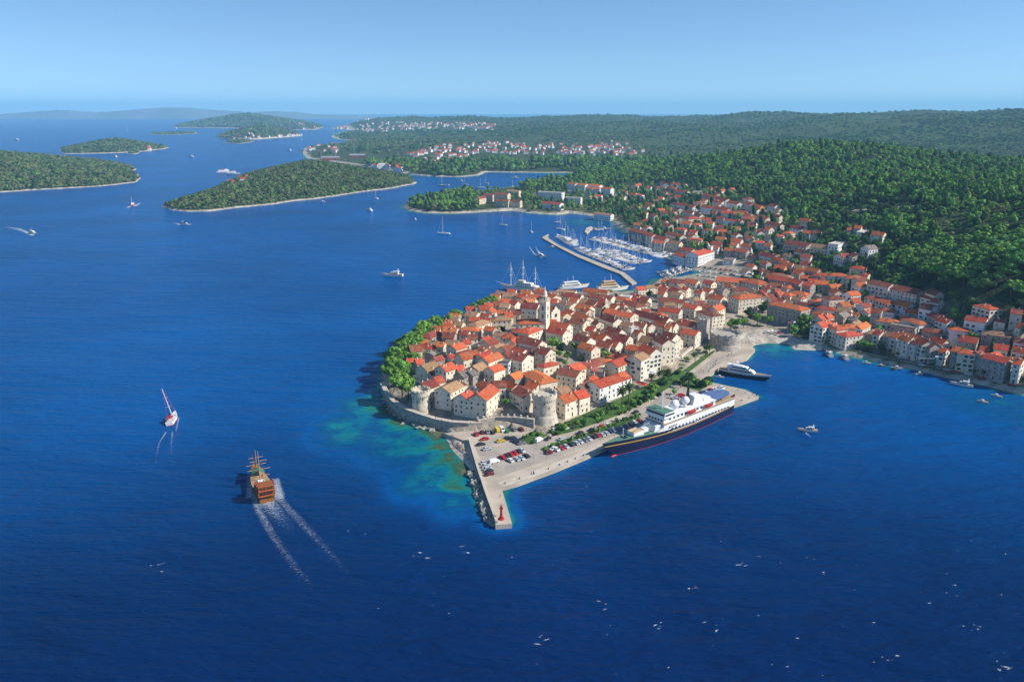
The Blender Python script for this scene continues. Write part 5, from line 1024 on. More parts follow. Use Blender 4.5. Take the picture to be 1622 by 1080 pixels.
# ================================================================ ships, yachts and boats
def hull_mb(L, B, D, draft=1.0, sheer=.12, rake=.08, stern=.75, full=2.2, bands=((0.0, 0),), deckm=1, n=18, flare=.82, mid=.42):
    "lofted hull, bow towards +x; bands = (top height, material) from the keel upwards"
    b = MB(); zs = [(-draft, .55), (0.0, flare)]
    tops = [z for z, m in bands if 0 < z < D] + [D]; zs += [(z, flare + (1 - flare) * (z / D)) for z in tops]
    ms = []
    for (z0, _), (z1, _) in zip(zs[:-1], zs[1:]):
        zm = max((z0 + z1) / 2, 0.01); ms.append(next((m for z, m in bands if zm < z), bands[-1][1]))
    def hb(t): return (stern + (1 - stern) * min(1, t / mid) ** .7 if t < mid else (1 - ((t - mid) / (1 - mid)) ** full)) * B / 2
    rows = []
    for i in range(n + 1):
        t = i / n; sh = sheer * (max(0, (t - .45) / .55) ** 2 + .35 * max(0, (.3 - t) / .3) ** 2); row = []
        for z, f in zs:
            zz = z * (1 + sh) if z > 0 else z; x = (t - .5) * L + rake * L * (zz / D) * t ** 5 - (0.03 * L * (1 - zz / D) * t ** 8 if z < 0 else 0)
            w = max(hb(t) * (f if t < .9 else f), .02); row.append((x, w, zz))
        rows.append(row)
    k = len(zs)
    for sgn in (1, -1):
        vs = [(x, sgn * w, z) for row in rows for x, w, z in row]
        fs = [(i * k + j, (i + 1) * k + j, (i + 1) * k + j + 1, i * k + j + 1) if sgn < 0 else (i * k + j, i * k + j + 1, (i + 1) * k + j + 1, (i + 1) * k + j) for i in range(n) for j in range(k - 1)]
        b.add(vs, fs, [ms[j] for i in range(n) for j in range(k - 1)])
    top = [(r[-1][0], r[-1][1], r[-1][2] - .02) for r in rows]
    b.add([(x, s * w * .985, z) for x, w, z in top for s in (1, -1)], [(2 * i, 2 * i + 1, 2 * i + 3, 2 * i + 2) for i in range(n)], deckm)
    r = rows[0]; b.add([(x, s * w, z) for x, w, z in r for s in (1, -1)], [(2 * j + 1, 2 * j, 2 * j + 2, 2 * j + 3) for j in range(k - 1)], ms)
    return b
def box_obj(name, c, d, m, par, taper=1.0, rz=0): b = MB(); b.box(c, d, rz, 0, taper); return obj(name, b, [M[m]], par)
def taper_block(name, x0, x1, w0, w1, z0, z1, m, par, slope_f=.0, slope_b=.0):
    b = MB(); b.add([(x0, -w0, z0), (x1, -w1, z0), (x1, w1, z0), (x0, w0, z0), (x0 + slope_b, -w0 * .94, z1), (x1 - slope_f, -w1 * .94, z1), (x1 - slope_f, w1 * .94, z1), (x0 + slope_b, w0 * .94, z1)],
          [(0, 3, 2, 1), (4, 5, 6, 7), (0, 1, 5, 4), (1, 2, 6, 5), (2, 3, 7, 6), (3, 0, 4, 7)]); return obj(name, b, [M[m]], par)
def place(bow_px, stern_px, z=0.0):
    a, b_ = U(*bow_px, z), U(*stern_px, z); d = a - b_; return (a + b_) / 2, math.hypot(d[0], d[1]), math.atan2(d[1], d[0])
# ---- the navy blue expedition ship at the quay
def ship():
    c, L, rz = place((978, 724), (1158, 653)); nrm = np.array([-math.sin(rz), math.cos(rz)]); nrm = nrm if nrm @ c[:2] > 0 else -nrm
    B = 14.5; c = c[:2] + nrm * 2.5; k = L / 84.0
    o = thing('expedition_ship', 'navy blue and white passenger ship with yellow stripe moored at the quay', 'ship', (c[0], c[1], 0), rz); o.scale = (k, 1, 1.08)
    h = hull_mb(84, B, 6.2, 2.0, .35, .07, .62, 2.4, ((.2, 0), (4.35, 1), (4.85, 2), (9, 1)), 3, 26, .90); obj('hull', h, [M['redpaint'], M['navy'], M['yellow'], M['deck']], o)
    hb = MB(); hb.ball((42, 0, -.1), .9, 0, 2, (2.4, 1, .8)); obj('bulbous_bow', hb, [M['redpaint']], o)
    # white upper strake from the stern to the bridge
    s = MB(); n = 16
    for sg in (1, -1):
        vs = []
        for i in range(n + 1):
            x = -41.6 + 61 * i / n; t = (x + 42) / 84; w = (.62 + .38 * min(1, t / .42) ** .7 if t < .42 else 1 - ((t - .42) / .58) ** 2.4) * B / 2
            zt = 8.3 if x < 16 else 8.3 - (x - 16) * .55
            vs += [(x, sg * (w * .985 + .02), 5.15), (x, sg * (w + .02), zt), (x, sg * (w - .25), zt), (x, sg * (w * .985 - .25), 5.15)]
        s.add(vs, [tuple((4 * i + a, 4 * i + (a + 1) % 4, 4 * i + 4 + (a + 1) % 4, 4 * i + 4 + a)[::sg]) for i in range(n) for a in range(4)])
    s.box((-41.6, 0, 6.7), (.4, 8.8, 3.2)); obj('bulwark', s, [M['white']], o)
    for i in range(18):
        for sg in (1, -1): q = MB(); x = -33 + i * 2.5; q.tube((x, sg * (B / 2 - .35), 6.7), (x, sg * (B / 2 + .12), 6.7), .42, n=10); obj('porthole', q, [M['glass']], o)
    b = MB(); b.box((-11.5, 0, 7.9), (53, 12.6, 3.6)); obj('lower_deckhouse', b, [M['white']], o)
    b = MB(); b.box((-12, 0, 9.78), (54.5, 13.6, .18)); obj('promenade_deck', b, [M['teak']], o)
    taper_block('upper_deckhouse', -24, 14.5, 5.4, 5.6, 9.88, 12.5, 'white', o)
    b = MB(); b.box((-5, 0, 12.58), (39, 12.4, .16)); obj('boat_deck', b, [M['white']], o)
    taper_block('bridge', 8.0, 15.4, 6.9, 6.6, 12.68, 15.5, 'white', o, .8)
    b = MB(); b.box((15.0, 0, 14.5), (.5, 11.8, .8)); [b.box((11.4, sg * 6.58, 14.4), (6.0, .3, .8)) for sg in (1, -1)]; obj('bridge_window', b, [M['glass']], o)
    for z in (8.6, 11.3):
        for i in range(5): q = MB(); q.box((14.62 if z > 9 else 15.05, -4 + i * 2, z), (.16, 1.0, .9)); obj('window', q, [M['glass']], o)
    for i in range(12):
        for sg in (1, -1): q = MB(); q.box((-22 + i * 2.9, sg * 5.42, 11.3), (1.3, .2, .9)); obj('window', q, [M['glass']], o)
    b = MB(); b.box((11.7, 0, 15.6), (6.4, 13, .18)); obj('bridge_roof', b, [M['deck']], o)
    taper_block('forward_house', 15.0, 19.5, 5.4, 4.2, 6.2, 9.4, 'white', o, 1.0)
    taper_block('hatch', 25.5, 31.5, 3.2, 2.4, 6.6, 9.0, 'white', o); b = MB(); b.box((28.5, 0, 9.06), (5.8, 5.2, .12)); obj('hatch_cover', b, [M['tan']], o)
    taper_block('deck_tender', 20.5, 24.2, 1.5, 1.3, 6.9, 8.6, 'white', o, .6)
    for x in (35, 36.4): b = MB(); b.tube((x, -1.4, 7.6), (x, 1.4, 7.6), .5, n=10); obj('windlass', b, [M['black']], o)
    b = MB(); b.tube((22.4, 3.4, 6.5), (22.4, 3.4, 13), .28); b.tube((22.4, 3.4, 12.4), (31.5, 2.6, 10.6), .2); obj('deck_crane', b, [M['metal']], o)
    b = MB(); b.tube((36.5, 0, 7), (36.5, 0, 12.5), .16); obj('bow_mast', b, [M['white']], o)
    for x, r in ((3.0, 2.35), (-5.0, 2.1)):
        b = MB(); b.ball((x, 1.6, 16.2), r, 0, 3); b.tube((x, 1.6, 12.6), (x, 1.6, 14.6), .8, n=10); obj('radar_dome', b, [M['white']], o, smooth=True)
    b = MB(); b.tube((10.5, 0, 15.6), (10.2, 0, 24.5), .38, .16); [b.tube((10.4, -w, z), (10.4, w, z), .1) for w, z in ((3.2, 19.5), (2.3, 21.5), (1.4, 23.2))]; b.box((10.9, 0, 18.4), (.5, 3.2, .35)); obj('signal_mast', b, [M['white']], o)
    taper_block('funnel', -16.5, -9.5, 3.2, 3.0, 12.66, 16.8, 'white', o, 1.2, .4); b = MB(); b.box((-13, 0, 16.95), (4.4, 3.8, .7)); obj('funnel_cap', b, [M['white']], o)
    b = MB(); b.tube((-8.2, 0, 12.6), (-8.4, 0, 19), 1.25, .8, 8); b.tube((-8.4, 0, 19), (-8.5, 0, 27.5), .7, .2, 8); obj('black_mast', b, [M['black']], o)
    for x in (-4.5, -17.5):
        for sg in (1, -1):
            l = thing('lifeboat_mount', None, None); l.parent = o; bpy.data.objects.remove(l)
            lb = hull_mb(7.6, 2.5, 1.2, .8, .1, .04, .5, 2.0, ((9, 0),), 0, 10); lb.box((0, 0, 1.45), (5.0, 1.8, .7), 0, 0, .7); lo = obj('lifeboat', lb, [M['redpaint']], o, (x, sg * 6.6, 11.3)); lo.scale = (.8, .7, .62)
            dv = MB(); [dv.tube((x + e, sg * 5.7, 9.9), (x + e, sg * 6.5, 13.4), .14) for e in (-2.8, 2.8)]; obj('davit', dv, [M['white']], o)
    b = MB(); pts = []
    for i in range(13): a = -math.pi / 2 + math.pi * i / 12; pts.append((-33 - 6.5 * math.cos(a), 5.7 * math.sin(a)))
    b.prism([(-24.8, -6.3)] + pts[:1] + pts[1:-1] + pts[-1:] + [(-24.8, 6.3)], 12.4, 12.62); obj('stern_canopy', b, [M['blue']], o)
    b = MB(); [b.tube((x, y, 9.8), (x, y, 12.4), .1) for x in (-25.2, -32, -37) for y in (-4.6, 4.6)]; obj('canopy_post', b, [M['white']], o)
    b = MB(); b.box((-21, 0, 13.3), (5, 5, 1.3)); b.box((-24.6, 0, 10.9), (.3, 10, 2.4)); obj('stern_house', b, [M['white']], o)
    rl = MB()
    for sg in (1, -1):
        for z in (10.4, 10.9): rl.tube((-38, sg * 6.75, z), (14, sg * 6.75, z), .04, n=4)
        for i in range(27): rl.tube((-38 + 2 * i, sg * 6.75, 9.85), (-38 + 2 * i, sg * 6.75, 10.9), .035, n=4)
    obj('railing', rl, [M['white']], o)
    b = MB(); b.box((9, 7.0, 8), (5, .2, 1)); obj('gangway', b, [M['metal']], o)
ship()
def superyacht():
    c, L, rz = place((1214, 603), (1140, 590)); o = thing('motor_yacht', 'large black hulled yacht with white superstructure moored stern to the quay', 'yacht', tuple(c), rz); k = L / 36; o.scale = (k, k, k)
    obj('hull', hull_mb(36, 7.6, 3.9, 1, .28, .09, .82, 2.0, ((2.7, 0), (9, 1)), 2, 20, .84), [M['black'], M['white'], M['teak']], o)
    taper_block('main_deckhouse', -11, 9.5, 3.2, 2.5, 3.9, 6.1, 'white', o, 2.6, .4); b = MB(); [b.box((-1.5, s * 3.1, 5.2), (16, .22, .75)) for s in (1, -1)]; obj('window', b, [M['glass']], o)
    taper_block('upper_deckhouse', -12, 5.5, 2.8, 2.3, 6.1, 8.2, 'white', o, 2.8, 1.0); b = MB(); [b.box((-2.5, s * 2.66, 7.2), (11, .2, .7)) for s in (1, -1)]; b.box((4.3, 0, 7.1), (.9, 4, .7)); obj('window', b, [M['glass']], o)
    taper_block('sun_deck', -12.5, 0, 2.5, 2.1, 8.2, 8.6, 'white', o); b = MB(); b.tube((-4, -1.8, 8.6), (-5.2, -1.2, 11), .22); b.tube((-4, 1.8, 8.6), (-5.2, 1.2, 11), .22); b.box((-5.2, 0, 11.1), (1.2, 3, .3)); b.tube((-5.2, 0, 11.2), (-5.4, 0, 13.5), .12); obj('radar_arch', b, [M['white']], o)
    taper_block('aft_deck', -17, -11, 3.2, 3.3, 3.5, 3.8, 'teak', o)
superyacht()
def galleon():
    c, L, rz = place((404, 752), (424, 797)); o = thing('wooden_galleon', 'brown wooden galleon with high carved stern and green awning under way', 'ship', tuple(c), rz); k = L / 36; o.scale = (k, k, k)
    obj('hull', hull_mb(34, 9.6, 4.2, 1.2, .55, .05, .80, 2.1, ((1.6, 0), (2.4, 1), (3.4, 0), (9, 1)), 2, 20, .86), [M['wood'], M['darkwood'], M['teak']], o)
    taper_block('stern_castle', -17.4, -7.5, 4.2, 4.6, 3.6, 7.4, 'wood', o, .4, -.6); taper_block('poop_deck', -17.8, -11.5, 3.9, 4.2, 7.4, 9.4, 'wood', o, .4, -.7)
    b = MB(); [b.box((-18.0 + .05 * (z < 7), y, z), (.3, .9, 1.0)) for y in (-2.4, -.8, .8, 2.4) for z in (5.6, 8.2)]; obj('stern_window', b, [M['glass']], o)
    b = MB(); [b.box((-18.15, 0, z), (.3, 7.8, .35)) for z in (4.2, 7.0, 9.3)]; b.box((-14.6, 4.25, 9.6), (6.4, .25, .5)); b.box((-14.6, -4.25, 9.6), (6.4, .25, .5)); obj('gilded_rail', b, [M['orange']], o)
    taper_block('forecastle', 10.5, 16.5, 3.2, 1.4, 4.6, 6.6, 'wood', o)
    b = MB(); b.tube((15.5, 0, 6), (24.5, 0, 9.8), .32, .12); obj('bowsprit', b, [M['darkwood']], o)
    for x, h, ys in ((9.5, 18, ((9.5, 5), (13.5, 3.6))), (0.5, 21, ((10.5, 5.6), (15.2, 4.2))), (-10.5, 15.5, ((12, 3.4),))):
        b = MB(); b.tube((x, 0, 3.5), (x - .4, 0, h), .34, .14); obj('mast', b, [M['teak']], o)
        for z, w in ys: b = MB(); b.tube((x + .2, -w, z), (x + .2, w, z), .16); obj('yard', b, [M['teak']], o)
        b = MB(); [b.tube((x - .3, 0, h * .85), (x + e, s * 4.2, 4.6), .05, n=4) for s in (1, -1) for e in (-1.6, .2)]; obj('shroud', b, [M['darkwood']], o)
    b = MB(); b.add([(4, -3.4, 7.0), (9, -3.0, 7.0), (9, 0, 8.4), (4, 0, 8.4), (9, 3.0, 7.0), (4, 3.4, 7.0)], [(0, 1, 2, 3), (3, 2, 4, 5)]); b.add([(4, -3.4, 6.95), (9, -3.0, 6.95), (9, 0, 8.35), (4, 0, 8.35), (9, 3.0, 6.95), (4, 3.4, 6.95)], [(3, 2, 1, 0), (5, 4, 2, 3)]); obj('awning', b, [M['greengrey']], o)
    b = MB(); b.box((-3.5, 0, 4.8), (5, 3.2, 1.8)); obj('deck_house', b, [M['white']], o)
galleon()
def sailboat_under_way():
    c, L, rz = place((281, 652), (267, 679)); o = thing('sailing_yacht', 'white sloop heeling with furled sail and red bimini leaving a thin wake', 'sailing boat', tuple(c), rz); k = 1.35
    o.scale = (k, k, k); o.rotation_euler = (R(-12), 0, rz)
    obj('hull', hull_mb(13.5, 4.1, 1.35, .6, .2, .06, .72, 2.0, ((.25, 1), (9, 0)), 0, 16), [M['white'], M['redpaint']], o)
    taper_block('cabin', -1.5, 4.0, 1.2, .7, 1.3, 1.85, 'white', o, .8); b = MB(); [b.box((1.0, s * 1.07, 1.6), (3.4, .1, .24)) for s in (1, -1)]; obj('window', b, [M['glass']], o)
    b = MB(); b.box((-3.6, 0, 2.75), (3.2, 2.9, .14)); [b.tube((x, y, 1.3), (x, y, 2.75), .04) for x in (-5, -2.3) for y in (-1.3, 1.3)]; obj('bimini', b, [M['redpaint']], o)
    b = MB(); b.tube((1.0, 0, 1.4), (.6, 0, 14.5), .16, .09); [b.tube((.9, -1.0, z), (.9, 1.0, z), .05) for z in (6, 10)]; obj('mast', b, [M['white']], o)
    b = MB(); b.tube((.9, 0, 2.7), (-4.9, 0, 2.6), .22, .16); obj('boom', b, [M['redpaint']], o)
    b = MB(); b.tube((7.0, 0, 1.6), (.62, 0, 14.2), .09); b.tube((-6.5, 0, 1.5), (.62, 0, 14.3), .03); obj('stay', b, [M['redpaint']], o)
sailboat_under_way()
def three_master():
    c, L, rz = place((797, 461), (858, 468)); o = thing('tall_ship', 'white three-masted cruise ship moored behind the old town roofs', 'ship', (c[0], c[1] + 8, 0), rz); k = L / 44; o.scale = (k, k, k)
    obj('hull', hull_mb(44, 9.5, 4.6, 1.5, .3, .08, .7, 2.2, ((.5, 1), (9, 0)), 2, 20), [M['white'], M['navy'], M['teak']], o)
    taper_block('deckhouse', -18, 10, 4.2, 3.6, 4.5, 7.2, 'white', o, 1, .5); taper_block('upper_deckhouse', -12, 6, 3.6, 3, 7.2, 9.6, 'white', o, 1, .5); taper_block('wheelhouse', -3, 5, 2.6, 2.2, 9.6, 11.6, 'cream', o, .6)
    for z in (5.9, 8.4): b = MB(); [b.box((-14 + 2.6 * i, s * (4.1 if z < 7 else 3.5), z), (1.4, .25, .8)) for i in range(8) for s in (1, -1)]; obj('window', b, [M['glass']], o)
    b = MB(); b.tube((20, 0, 5.4), (31, 0, 8), .3, .12); obj('bowsprit', b, [M['white']], o)
    for x, h in ((13, 29), (-1, 33), (-15, 27)):
        b = MB(); b.tube((x, 0, 4.5), (x, 0, h), .42, .2); [b.tube((x, -w, h * z), (x, w, h * z), .13) for w, z in ((3.4, .55), (2.6, .75))]; obj('mast', b, [M['white']], o)
        b = MB(); b.tube((x, 0, h * .95), (x + 11, 0, 6), .07, n=4); b.tube((x, 0, h * .9), (x - 6, 3.4, 5), .07, n=4); b.tube((x, 0, h * .9), (x - 6, -3.4, 5), .07, n=4); obj('rigging', b, [M['white']], o)
three_master()
def tour_ship(label, bow, stern, trim, decks):
    c, L, rz = place(bow, stern); o = thing('tour_ship', label, 'ship', tuple(c), rz); k = L / 34; o.scale = (k, k, k)
    obj('hull', hull_mb(34, 7.8, 3.4, 1.2, .3, .07, .75, 2.2, ((.5, 1), (9, 0)), 2, 18), [M['white'], M['navy'], M['teak']], o)
    w = 3.5; z = 3.3; x0, x1 = -15, 9
    for i in range(decks):
        taper_block('deckhouse', x0, x1, w, w * .85, z, z + 2.4, 'white' if i < 1 or trim == 'white' else trim, o, 1.4, .3); b = MB(); [b.box(((x0 + x1) / 2 - .6, s * w * .93, z + 1.35), ((x1 - x0) * .8, .3, .8)) for s in (1, -1)]; obj('window', b, [M['glass']], o)
        z += 2.4; x0 += 3; x1 -= 2.2; w *= .85
    b = MB(); b.tube((0, 0, z), (-.8, 0, z + 7), .26, .12); b.tube((-.4, -1.6, z + 4.5), (-.4, 1.6, z + 4.5), .1); obj('mast', b, [M['white']], o)
    b = MB(); b.tube((-7, 0, z - 2), (-7, 0, z + 5), .2, .1); obj('aft_mast', b, [M['white']], o)
tour_ship('sleek white tour ship moored beside the three-masted ship', (930, 455), (886, 459), 'white', 2)
tour_ship('white tour ship with orange upper decks moored beyond red roofs', (992, 459), (943, 463), 'tan', 3)
# ---- patterns for the many small craft
def proto_yacht(hm='white', cover='blue', mast=True, name='sailing_yacht'):
    o = thing(name, 'x', 'sailing boat'); obj('hull', hull_mb(12, 3.7, 1.2, .5, .2, .06, .72, 2.0, ((.18, 1), (9, 0)), 2, 12), [M[hm], M['navy'], M['white']], o)
    taper_block('cabin', -1.5, 3.4, 1.1, .7, 1.2, 1.75, 'white', o, .8)
    b = MB(); b.tube((.9, 0, 1.3), (.9, 0, 16.5), .14, .09); [b.tube((.9, -.9, z), (.9, .9, z), .05, n=4) for z in (6.5, 11.2)]; b.tube((6.2, 0, 1.4), (.95, 0, 16), .07, n=4); obj('mast', b, [M['white']], o)
    b = MB(); b.tube((.8, 0, 2.4), (-4.2, 0, 2.4), .24, .18); obj('boom', b, [M[cover]], o); b = MB(); b.box((-2.6, 0, 2.3), (1.7, 2.3, .12), 0, 0, .8); obj('sprayhood', b, [M[cover]], o)
    return o
def proto_motor(cover='white'):
    o = thing('motor_yacht', 'x', 'motor boat'); obj('hull', hull_mb(13, 4.2, 1.7, .5, .25, .09, .85, 2.0, ((.2, 1), (9, 0)), 2, 12), [M['white'], M['navy'], M['teak']], o)
    taper_block('cabin', -3.5, 3.4, 1.6, 1.1, 1.6, 3.0, 'white', o, 2.0); b = MB(); [b.box((-.6, s * 1.5, 2.4), (4.6, .16, .5)) for s in (1, -1)]; b.box((2.3, 0, 2.3), (.9, 2.0, .5)); obj('window', b, [M['glass']], o)
    taper_block('flybridge', -4.0, .6, 1.4, 1.1, 3.0, 3.7, cover, o, .7); b = MB(); b.tube((-3, -1.3, 3.6), (-3.4, -1.0, 4.9), .1); b.tube((-3, 1.3, 3.6), (-3.4, 1.0, 4.9), .1); b.box((-3.4, 0, 4.95), (.5, 2.2, .15)); obj('radar_arch', b, [M['white']], o)
    return o
def proto_small(m='white'):
    o = thing('small_boat', 'x', 'boat'); obj('hull', hull_mb(6, 2.2, .8, .3, .25, .05, .78, 2.0, ((.12, 1), (9, 0)), 2, 10), [M[m], M['navy'], M['teak']], o)
    taper_block('cabin', -.4, 1.4, .75, .55, .8, 1.7, 'white', o, .5); b = MB(); b.box((-2.9, 0, .8), (.35, .4, .8)); obj('outboard_engine', b, [M['black']], o); return o
PR = dict(y0=proto_yacht(), y1=proto_yacht(cover='navy'), y2=proto_yacht('navy', 'blue'), y3=proto_yacht(cover='tan'), m0=proto_motor(), m1=proto_motor('navy'), s0=proto_small(), s1=proto_small('blue'), s2=proto_small('redpaint'))
DESC = dict(y0='white sailing yacht with blue boom cover', y1='white sailing yacht with navy boom cover', y2='navy hulled sailing yacht', y3='white sailing yacht with tan boom cover', m0='white motor yacht', m1='white motor yacht with dark flybridge', s0='small white boat', s1='small blue boat', s2='small red boat')
used_p = set()
def boat(kind, x, y, rz, label, group=None, s=1.0):
    p = PR[kind]
    if kind not in used_p: used_p.add(kind); o = p; o.location = (x, y, 0); o.rotation_euler = (0, 0, rz); o['label'] = label
    else: o = dup(p, (x, y, 0), rz, label)
    o.scale = (s, s, s)
    if group: o['group'] = group
    elif 'group' in o: del o['group']
    return o
def row(px0, px1, n, where, kinds, side=1, off=8.0, smin=.8, smax=1.25):
    a, b_ = U(*px0), U(*px1); d = (b_ - a)[:2]; L = math.hypot(*d); d /= L; nr = np.array([-d[1], d[0]]) * side; cnt = {}
    for i in range(n):
        if rng.random() < .05: continue
        k = kinds[int(rng.integers(len(kinds)))]; s = rng.uniform(smin, smax); p = a[:2] + d * (i + .5 + rng.uniform(-.2, .2)) * L / n + nr * (off * s * .86 + .4); cnt[k] = cnt.get(k, 0) + 1
        boat(k, p[0], p[1], math.atan2(nr[1], nr[0]) + rng.uniform(-.06, .06), '%s %s, %s from seaward' % (DESC[k], where, nth(cnt[k])), 'boats moored ' + where, s)
KB = ['y0', 'y0', 'y1', 'y3', 'm0', 'm0', 'm1', 'y2']
row((877, 375), (918, 401), 16, 'along the breakwater head', KB, 1, 7.5, .9, 1.5); row((919, 401), (986, 429), 26, 'along the straight breakwater', KB, 1, 7.5, .85, 1.25)
row((950, 397), (1014, 418), 17, 'on the outer pontoon near side', KB, -1, 8); row((951, 396), (1015, 417), 17, 'on the outer pontoon far side', KB, 1, 8)
row((945, 379), (1058, 408), 26, 'on the long pontoon near side', KB, -1, 8, .7, 1.1); row((946, 378), (1060, 407), 26, 'on the long pontoon far side', KB, 1, 8, .7, 1.1)
row((1052, 440), (1090, 427), 12, 'on the boatyard pontoon', ['s0', 's0', 's1', 'm0'], -1, 4.5, .8, 1.1); row((1050, 438), (1086, 426), 12, 'behind the boatyard pontoon', ['s0', 'm0', 's0', 's1'], 1, 4.5, .8, 1.2)
row((930, 366), (966, 362), 9, 'by the short mole', ['s0', 'y0', 'm0', 's0'], -1, 5, .7, 1.0); row((1028, 400), (1062, 406), 10, 'along the marina quay', ['m0', 's0', 'y0'], -1, 6, .7, 1.0)
SINGLE = [('y0', 703, 371, 1.5, 'large white sailing yacht anchored below the wooded point', 2.9), ('y1', 797, 357, 1.0, 'white sailing yacht anchored below the hotel with terraces', 2.8), ('y0', 842, 368, 1.0, 'white sailing yacht anchored off the breakwater head', 1.7), ('y3', 596, 315, 1.15, 'white sailing yacht off the wooded island point', 2.2), ('y2', 701, 295, 1.7, 'dark two-tone sailing ship anchored in the far bay', 3.0), ('s0', 711, 294, 1.5, 'small white boat beside the dark ship in the far bay', 2.0), ('m0', 729, 287, 1.0, 'white motor yacht anchored in the far bay', 2.9), ('y0', 737, 293, 1.2, 'white sailing yacht mid-way across the far bay', 2.9), ('y3', 762, 298, 1.4, 'tall white sailing yacht behind the hotel point', 3.0), ('y1', 770, 291, 1.1, 'white sailing yacht further up the far bay', 2.7), ('y0', 812, 296, 1.2, 'white sailing yacht by the far bay shore trees', 1.6), ('m1', 856, 287, 1.2, 'white motor yacht near the end of the far bay', 2.6), ('m0', 815, 283, 1.6, 'white tour boat alone in the far bay', 3.1), ('y0', 888, 364, 1.25, 'white sailing yacht just outside the breakwater head', 2.4), ('y3', 883, 353, 1.0, 'white sailing yacht off the hotel beach', 3.0), ('m0', 623, 438, 1.6, 'white motor yacht alone on open water off the old town', 3.05), ('m0', 858, 407, 1.1, 'white speedboat leaving a forked wake by the breakwater', -.75), ('s0', 511, 320, 1.6, 'small white boat passing the near wooded island', 2.8), ('m0', 585, 334, 1.2, 'white motor boat between the island and the point', 2.4), ('s0', 658, 348, 1.4, 'small white boat off the tip of the hotel point', 2.0), ('m1', 294, 357, 1.3, 'white speedboat with foam trail south of the island', -.25), ('m0', 53, 371, 1.3, 'white speedboat with a long foam trail near the big island', -.5), ('s0', 874, 392, 1.4, 'small boat tied outside the breakwater wall', -.5), ('m0', 1313, 563, .9, 'white cabin boat moored end-on off the palm seafront', 1.5), ('m0', 1338, 568, .85, 'second white cabin boat moored end-on off the palm seafront', 1.5), ('s0', 1373, 576, 1.0, 'small white boat at the shaded stone landing', 2.8), ('s2', 1396, 580, .9, 'small red boat at the shaded stone landing', 2.9), ('s0', 1421, 584, 1.2, 'small pale boat beside the landing near the crane', 2.7), ('s0', 1456, 593, 1.1, 'small white boat under the green crane', .3), ('m0', 1524, 611, .95, 'white motor cruiser moored off the shaded houses', 2.55), ('s0', 1579, 628, 1.0, 'small white boat on a mooring by the far seafront', 2.5), ('s0', 1557, 637, 1.0, 'small white boat adrift off the far seafront', 2.5), ('m0', 1280, 683, .75, 'white motorboat with a short wake on open water', 2.9), ('s0', 1274, 551, 1.0, 'tiny white boat by the rocks of the small beach', 2.6), ('s0', 1140, 598, 1.0, 'white tender beside the black hulled yacht', 2.8), ('m0', 972, 383, .9, 'white motor boat in open marina water', 2.5), ('y1', 202, 207, 2.2, 'tiny sailing boat far beyond the big island', 2), ('m0', 25, 222, 2.5, 'tiny white ferry far out beyond the big island', 3.1), ('m0', 278, 204, 2.4, 'tiny white boat off the far wooded headland', 2.8), ('m0', 302, 249, 1.7, 'white boat in the channel past the small island', 3), ('m0', 183, 249, 1.6, 'white boat at the small island landing', 2.4), ('m0', 458, 239, 1.7, 'white boat off the shipyard', 2.7), ('y0', 478, 222, 1.8, 'white sailing yacht between village and islet', 2)]
for k, px, py, s, lab, rz in SINGLE: p = U(px, py); boat(k, p[0], p[1], rz, lab, None, s)
def red_boat():
    p = U(210, 326); o = thing('excursion_boat', 'red hulled excursion boat with white wheelhouse heading off the island', 'boat', tuple(p), -1.3); o.scale = (1.25, 1.25, 1.25)
    obj('hull', hull_mb(15, 5, 1.8, .6, .3, .06, .75, 2, ((.3, 1), (9, 0)), 2, 12), [M['redpaint'], M['navy'], M['teak']], o); taper_block('wheelhouse', -4, 2, 1.9, 1.6, 1.7, 4.4, 'white', o, .5)
    b = MB(); [b.box((-1, s * 1.8, 3.3), (4.4, .2, .7)) for s in (1, -1)]; obj('window', b, [M['glass']], o); b = MB(); b.tube((3, 0, 1.7), (3, 0, 13), .2, .1); obj('mast', b, [M['white']], o)
red_boat()
def ferry(label, px, py, rz, s):
    p = U(px, py); o = thing('ferry', label, 'ship', tuple(p), rz); o.scale = (s, s, s); obj('hull', hull_mb(60, 13, 5, 2, .2, .05, .8, 2.4, ((1, 1), (9, 0)), 2, 14), [M['white'], M['navy'], M['deck']], o)
    taper_block('deckhouse', -24, 14, 5.8, 5, 5, 10, 'white', o, 2, 1); taper_block('bridge', -2, 10, 4.5, 4, 10, 13, 'white', o, 1); b = MB(); b.tube((-10, 0, 10), (-10, 0, 17), 2, 1.5, 8); obj('funnel', b, [M['redpaint']], o)
ferry('white ferry at the monastery shore behind the near wooded island', 357, 274, .3, .8); ferry('white ferry moored beside the other at the monastery shore', 369, 276, .1, .6)
